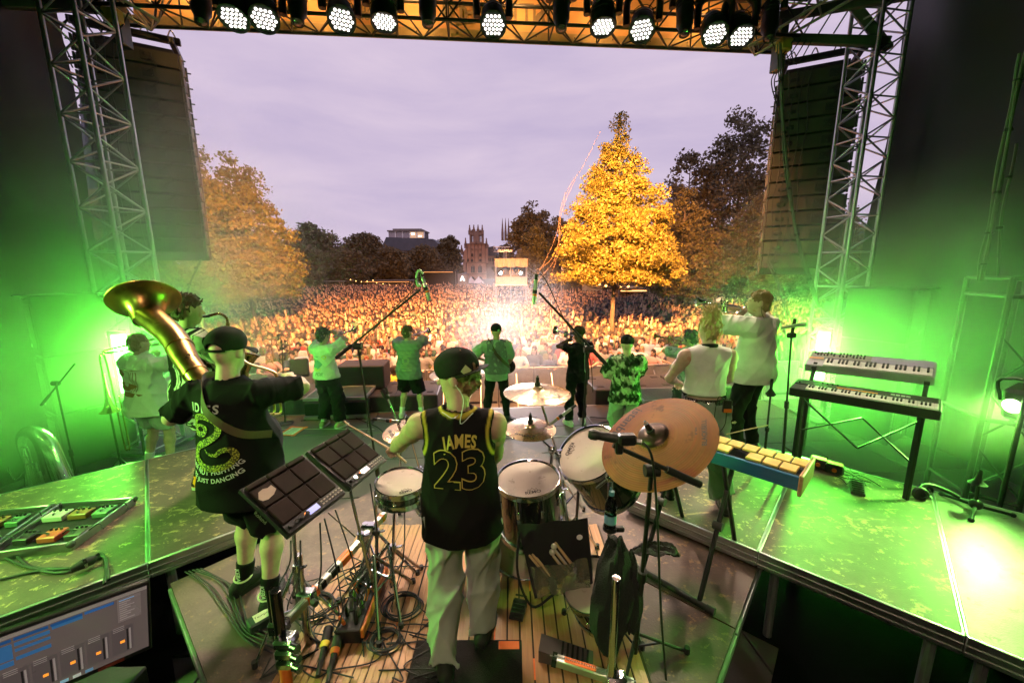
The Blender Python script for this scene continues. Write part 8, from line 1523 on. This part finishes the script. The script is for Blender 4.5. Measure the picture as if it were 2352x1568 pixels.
c = on(2238, 1172, PZ+.002); T = thing('instrument_stand', 'small black tripod trumpet stand on the right platform', 'stand', c); part(T, 'hub', ball(c+A([0, 0, .06]), (.045, .045, .045), 12, 8), BLKP); bar(T, 'pole', c+A([0, 0, .06]), c+A([.0, .02, .30]), .012, BLK); part(T, 'horn_cone', lathe([(.06, 0), (.05, .008), (.028, .03), (.018, .07), (.016, .11), (.012, .12)], c+A([0, .02, .24]), n=20), RUB)
for a in (-2.5, -.35, 1.7): f = c+A([.24*math.cos(a), .24*math.sin(a), .012]); bar(T, 'leg', c+A([0, 0, .05]), f, .013, BLK); part(T, 'rubber_foot', ball(f, .02, 8, 6), RUB)
# ---- scaffold and cables at the right rear
c0 = at(2225, 1100, 4.0); c1 = at(2352, 1120, 3.75); zt = at(2225, 640, 4.0)[2]; T = thing('scaffold_frame', 'black scaffold frame with lamps at the right edge', 'scaffold', (*c0[:2], 0))
for p in (c0, c1): 
    for q in (0, .55): bar(T, 'upright', (p[0]+q*.3, p[1]+q, 0), (p[0]+q*.3, p[1]+q, zt), .028, BLK)
for z in (zt, zt-.18, 1.2, .35): bar(T, 'ledger', (*c0[:2], z), (*c1[:2], z), .024, BLK); bar(T, 'ledger', (*c0[:2], z), (c0[0]+.165, c0[1]+.55, z), .02, BLK)
for z in (.4, 1.0, 1.6): bar(T, 'diagonal', (*c0[:2], z), (*c1[:2], z+.45), .012, BLK); bar(T, 'diagonal', (*c1[:2], z), (*c0[:2], z+.5), .010, BLK)
for k in range(2): part(T, 'work_lamp', jn(box((c0[0]+.2+.25*k, c0[1]-.1, zt-.32), (.12, .1, .12), .02)), BLK)
def hang(label, pts, n, r=.011, mat=M('cable_jacket', (.10, .11, .09), .55), ties=True):
    P = spl([at(*p) for p in pts], 8); T = thing('cable_bundle', label, 'cable', P[-1])
    for k in range(n): o = A([.022*math.cos(k*2.1), .02*math.sin(k*2.1), 0]); part(T, 'strand', tube([p+o*(1+.4*math.sin(i*.5+k)) for i, p in enumerate(P)], r, 6), mat)
    for i in range(4, len(P)-1, 6): part(T, 'tape_wrap', tube([P[i], P[i+1]*.3+P[i]*.7], .034, 8), RUB)
hang('cable bundle falling in front of the right line array', [(1790, 100, 6.7), (1797, 260, 6.6), (1812, 430, 6.5), (1838, 570, 6.4), (1880, 705, 6.3)], 3); hang('thick cable bundle hanging at the far right', [(2352, 120, 4.3), (2325, 250, 4.3), (2290, 440, 4.25), (2268, 560, 4.2), (2250, 645, 4.2)], 3, .012); hang('thin cable beside the far right bundle', [(2330, 330, 4.3), (2300, 480, 4.3), (2285, 640, 4.3)], 1, .012)
hang('thin cable slanting below the left line array', [(462, 590, 8), (440, 640, 7.6), (420, 690, 7.2)], 2); hang('thin cable slanting below the right line array', [(1765, 600, 7.6), (1790, 660, 7.3), (1815, 740, 7.0)], 2)
# ---- front of stage
c = on(672, 990, .002); T = thing('set_list', 'paper set list taped to the floor with orange tape', 'paper', c); Rm = rotz(-.10); part(T, 'sheet', xf(box((0, 0, .004), (.22, .30, .001)), Rm, c), M('paper_white', (.7, .7, .62), .8), smooth=False)
for k in range(9): part(T, 'text_line', xf(box((-.01*(k % 3), .12-.03*k, .0055), (.15-.02*(k % 2), .006, .0006)), Rm, c), INK, smooth=False)
for x_, y_, a_, b_ in ((-.13, 0, .05, .42), (.13, 0, .05, .42), (0, .17, .34, .05), (0, -.17, .34, .05)): part(T, 'tape_strip', xf(box((x_, y_, .006+.0012*(b_ > a_)), (a_, b_, .0008)), Rm, c), NTAPE, smooth=False)
def ego(label, px, py, w_, d_, h_):
    c = on(px, py, 0); T = thing('step_riser', label, 'stage riser', c); Z = rotz(TH)
    part(T, 'skirt', xf(box((0, d_/2, h_/2-.05), (w_*.97, d_*.96, h_-.12)), Z, c), BLKC, smooth=False); part(T, 'top_frame', jn(*[xf(box(q, s_, .006), Z, c) for q, s_ in (((0, .02, h_-.03), (w_, .04, .06)), ((0, d_-.02, h_-.03), (w_, .04, .06)), ((-w_/2+.02, d_/2, h_-.03), (.04, d_-.08, .06)), ((w_/2-.02, d_/2, h_-.03), (.04, d_-.08, .06)))]), ALUD); part(T, 'base_frame', xf(box((0, .0, .04), (w_, .05, .07), .006), Z, c), ALU)
    gm = mesh_of('grating_bar', box((0, 0, 0), (w_-.09, .012, .02))); gm.materials.append(ALUD); gm2 = mesh_of('grating_bar', box((0, 0, 0), (.010, d_-.09, .016))); gm2.materials.append(ALUD)
    for k in range(int(d_/.05)): o = put('grating_bar', gm, None, T); o.location = tuple(Z@A([0, .06+.05*k, h_-.012])); o.rotation_euler = (0, 0, TH)
    for k in range(int(w_/.06)): o = put('grating_bar', gm2, None, T); o.location = tuple(Z@A([-w_/2+.06+.06*k, d_/2, h_-.02])); o.rotation_euler = (0, 0, TH)
ego('grated step riser behind the lemon shirt trumpeter', 772, 962, 1.15, .75, .42); ego('grated step riser behind the camouflage shirt player', 1545, 968, 1.15, .75, .42)
c = at(688, 845, 8.0); T = thing('stage_monitor', 'small black monitor loudspeaker on a stand at the front left', 'loudspeaker', c); Rm = rotz(R(25))@rotx(R(-18)); part(T, 'cabinet', xf(box((0, 0, 0), (.34, .36, .36), .02), Rm, c), m_sub); part(T, 'grille', xf(box((0, .185, 0), (.30, .012, .32), .004), Rm, c), BLKP); bar(T, 'stand_pole', (c[0]+.05, c[1], GZ), c-A([-.05, 0, .15]), .02, BLK)
for k, (px, lab) in enumerate(((930, 'flight case on the subwoofers behind the lemon shirt player'),)): c = at(838, 870, 8.2); solo('flight_case', xf(box((0, 0, .28), (.95, .6, .5), .02), rotz(TH), (c[0], c[1], .30)), m_sub, lab, 'flight case')
for k in range(12):
    g = np.random.default_rng(500+k); x0, y0 = g.uniform(560, 1500), g.uniform(945, 1000); q = [(x0, y0)]
    for i in range(4): q.append((q[-1][0]+g.uniform(25, 70), np.clip(q[-1][1]+g.normal(0, 9), 940, 1010)))
    cable('black cable running across the main floor at the stage front, %s of twelve' % (ORD+['eleventh', 'twelfth'])[k], [on(x, y, .01) for x, y in q], .008)
for k, (p, q) in enumerate((((650, 1090), (850, 1020)), ((1700, 1010), (1880, 1060)), ((1130, 1005), (1330, 1000)), ((860, 985), (640, 985)))):
    a, b = on(*p, .0035), on(*q, .0035); solo('floor_line', obox(a, b, .02, .002), M('pale_line', (.35, .33, .30), .7), '%s thin pale tape line on the main floor' % ORD[k], 'tape', 'floor lines', smooth=False)
# streamers caught in the yellow tree
m_str = M('paper_streamer', (.16, .10, .06), .8)
for k, q in enumerate((((1322, 410), (1296, 470), (1270, 560), (1228, 640), (1198, 668)), ((1300, 440), (1288, 500), (1276, 590), (1240, 640), (1212, 690)), ((1380, 300), (1340, 380), (1310, 425), (1290, 470), (1282, 520)), ((1286, 500), (1282, 560), (1262, 600), (1232, 620)), ((1290, 520), (1279, 590), (1262, 640), (1245, 668)))):
    solo('paper_streamer', tube(spl([at(x, y, 17.2-.1*i) for i, (x, y) in enumerate(q)], 8), .006, 4), m_str, '%s long paper streamer trailing from the yellow linden' % ORD[k], 'streamer', 'streamers in the tree')
# ================================================================ haze and smoke
def vol_mat(name, dens, aniso=.3, col=(1, 1, 1), soft=False, seed=0.):
    m = bpy.data.materials.new(name); m.use_nodes = True; n, l = m.node_tree.nodes, m.node_tree.links; n.remove(n['Principled BSDF'])
    v = n.new('ShaderNodeVolumePrincipled'); v.inputs['Color'].default_value = (*col, 1); v.inputs['Density'].default_value = dens; v.inputs['Anisotropy'].default_value = aniso
    l.new(v.outputs[0], n['Material Output'].inputs['Volume'])
    if not soft: m.cycles.homogeneous_volume = True; return m
    t = n.new('ShaderNodeTexCoord'); g = n.new('ShaderNodeTexGradient'); g.gradient_type = 'QUADRATIC_SPHERE'; l.new(t.outputs['Object'], g.inputs['Vector'])
    mp = n.new('ShaderNodeMapping'); mp.inputs['Location'].default_value = (seed, seed*2, 0); l.new(t.outputs['Object'], mp.inputs['Vector'])
    nz = n.new('ShaderNodeTexNoise'); nz.inputs['Scale'].default_value = 2.3; nz.inputs['Detail'].default_value = 3; l.new(mp.outputs['Vector'], nz.inputs['Vector'])
    r = n.new('ShaderNodeMapRange'); r.inputs['From Min'].default_value = .32; r.inputs['From Max'].default_value = .7; r.inputs['To Min'].default_value = .25; r.inputs['To Max'].default_value = 1.6; l.new(nz.outputs['Fac'], r.inputs['Value'])
    a = n.new('ShaderNodeMath'); a.operation = 'MULTIPLY'; l.new(g.outputs['Fac'], a.inputs[0]); l.new(r.outputs['Result'], a.inputs[1])
    b = n.new('ShaderNodeMath'); b.operation = 'MULTIPLY'; b.inputs[1].default_value = dens; l.new(a.outputs[0], b.inputs[0]); l.new(b.outputs[0], v.inputs['Density']); return m
def puff(lab, c, r, dens, aniso=.35, seed=0.):
    o = solo('stage_smoke', ball((0, 0, 0), 1, 20, 12), vol_mat('smoke_%d' % int(seed), dens, aniso, (1, 1, 1), True, seed), label=lab, kind='stuff', org=(0, 0, 0)); o.location = tuple(c); o.scale = r
puff('green lit smoke drifting round the left light bar', at(190, 680, 5.4), (4.2, 1.7, 3.4), .75, seed=1.)
puff('green lit smoke rising before the left trees', at(520, 680, 8.8), (2.2, 1.2, 2.4), .4, seed=2.)
puff('green lit smoke drifting round the right light bar', at(1990, 800, 5.7), (3.8, 1.6, 3.0), .55, seed=3.)
puff('green smoke by the scaffold at the right edge', at(2270, 800, 4.0), (2.2, 1.1, 2.2), .7, seed=4.)
puff('white lit smoke burst in front of the guitarist', at(1152, 735, 10.0), (2.7, 1.0, 2.2), .8, .6, seed=5.)
puff('thin white smoke along the stage front', at(1230, 830, 9.3), (3.0, .9, 1.1), .4, .5, seed=6.)
puff('thin green smoke above the left platform', (-5.1, 3.4, 1.9), (1.7, 1.3, 1.8), .5, seed=7.)
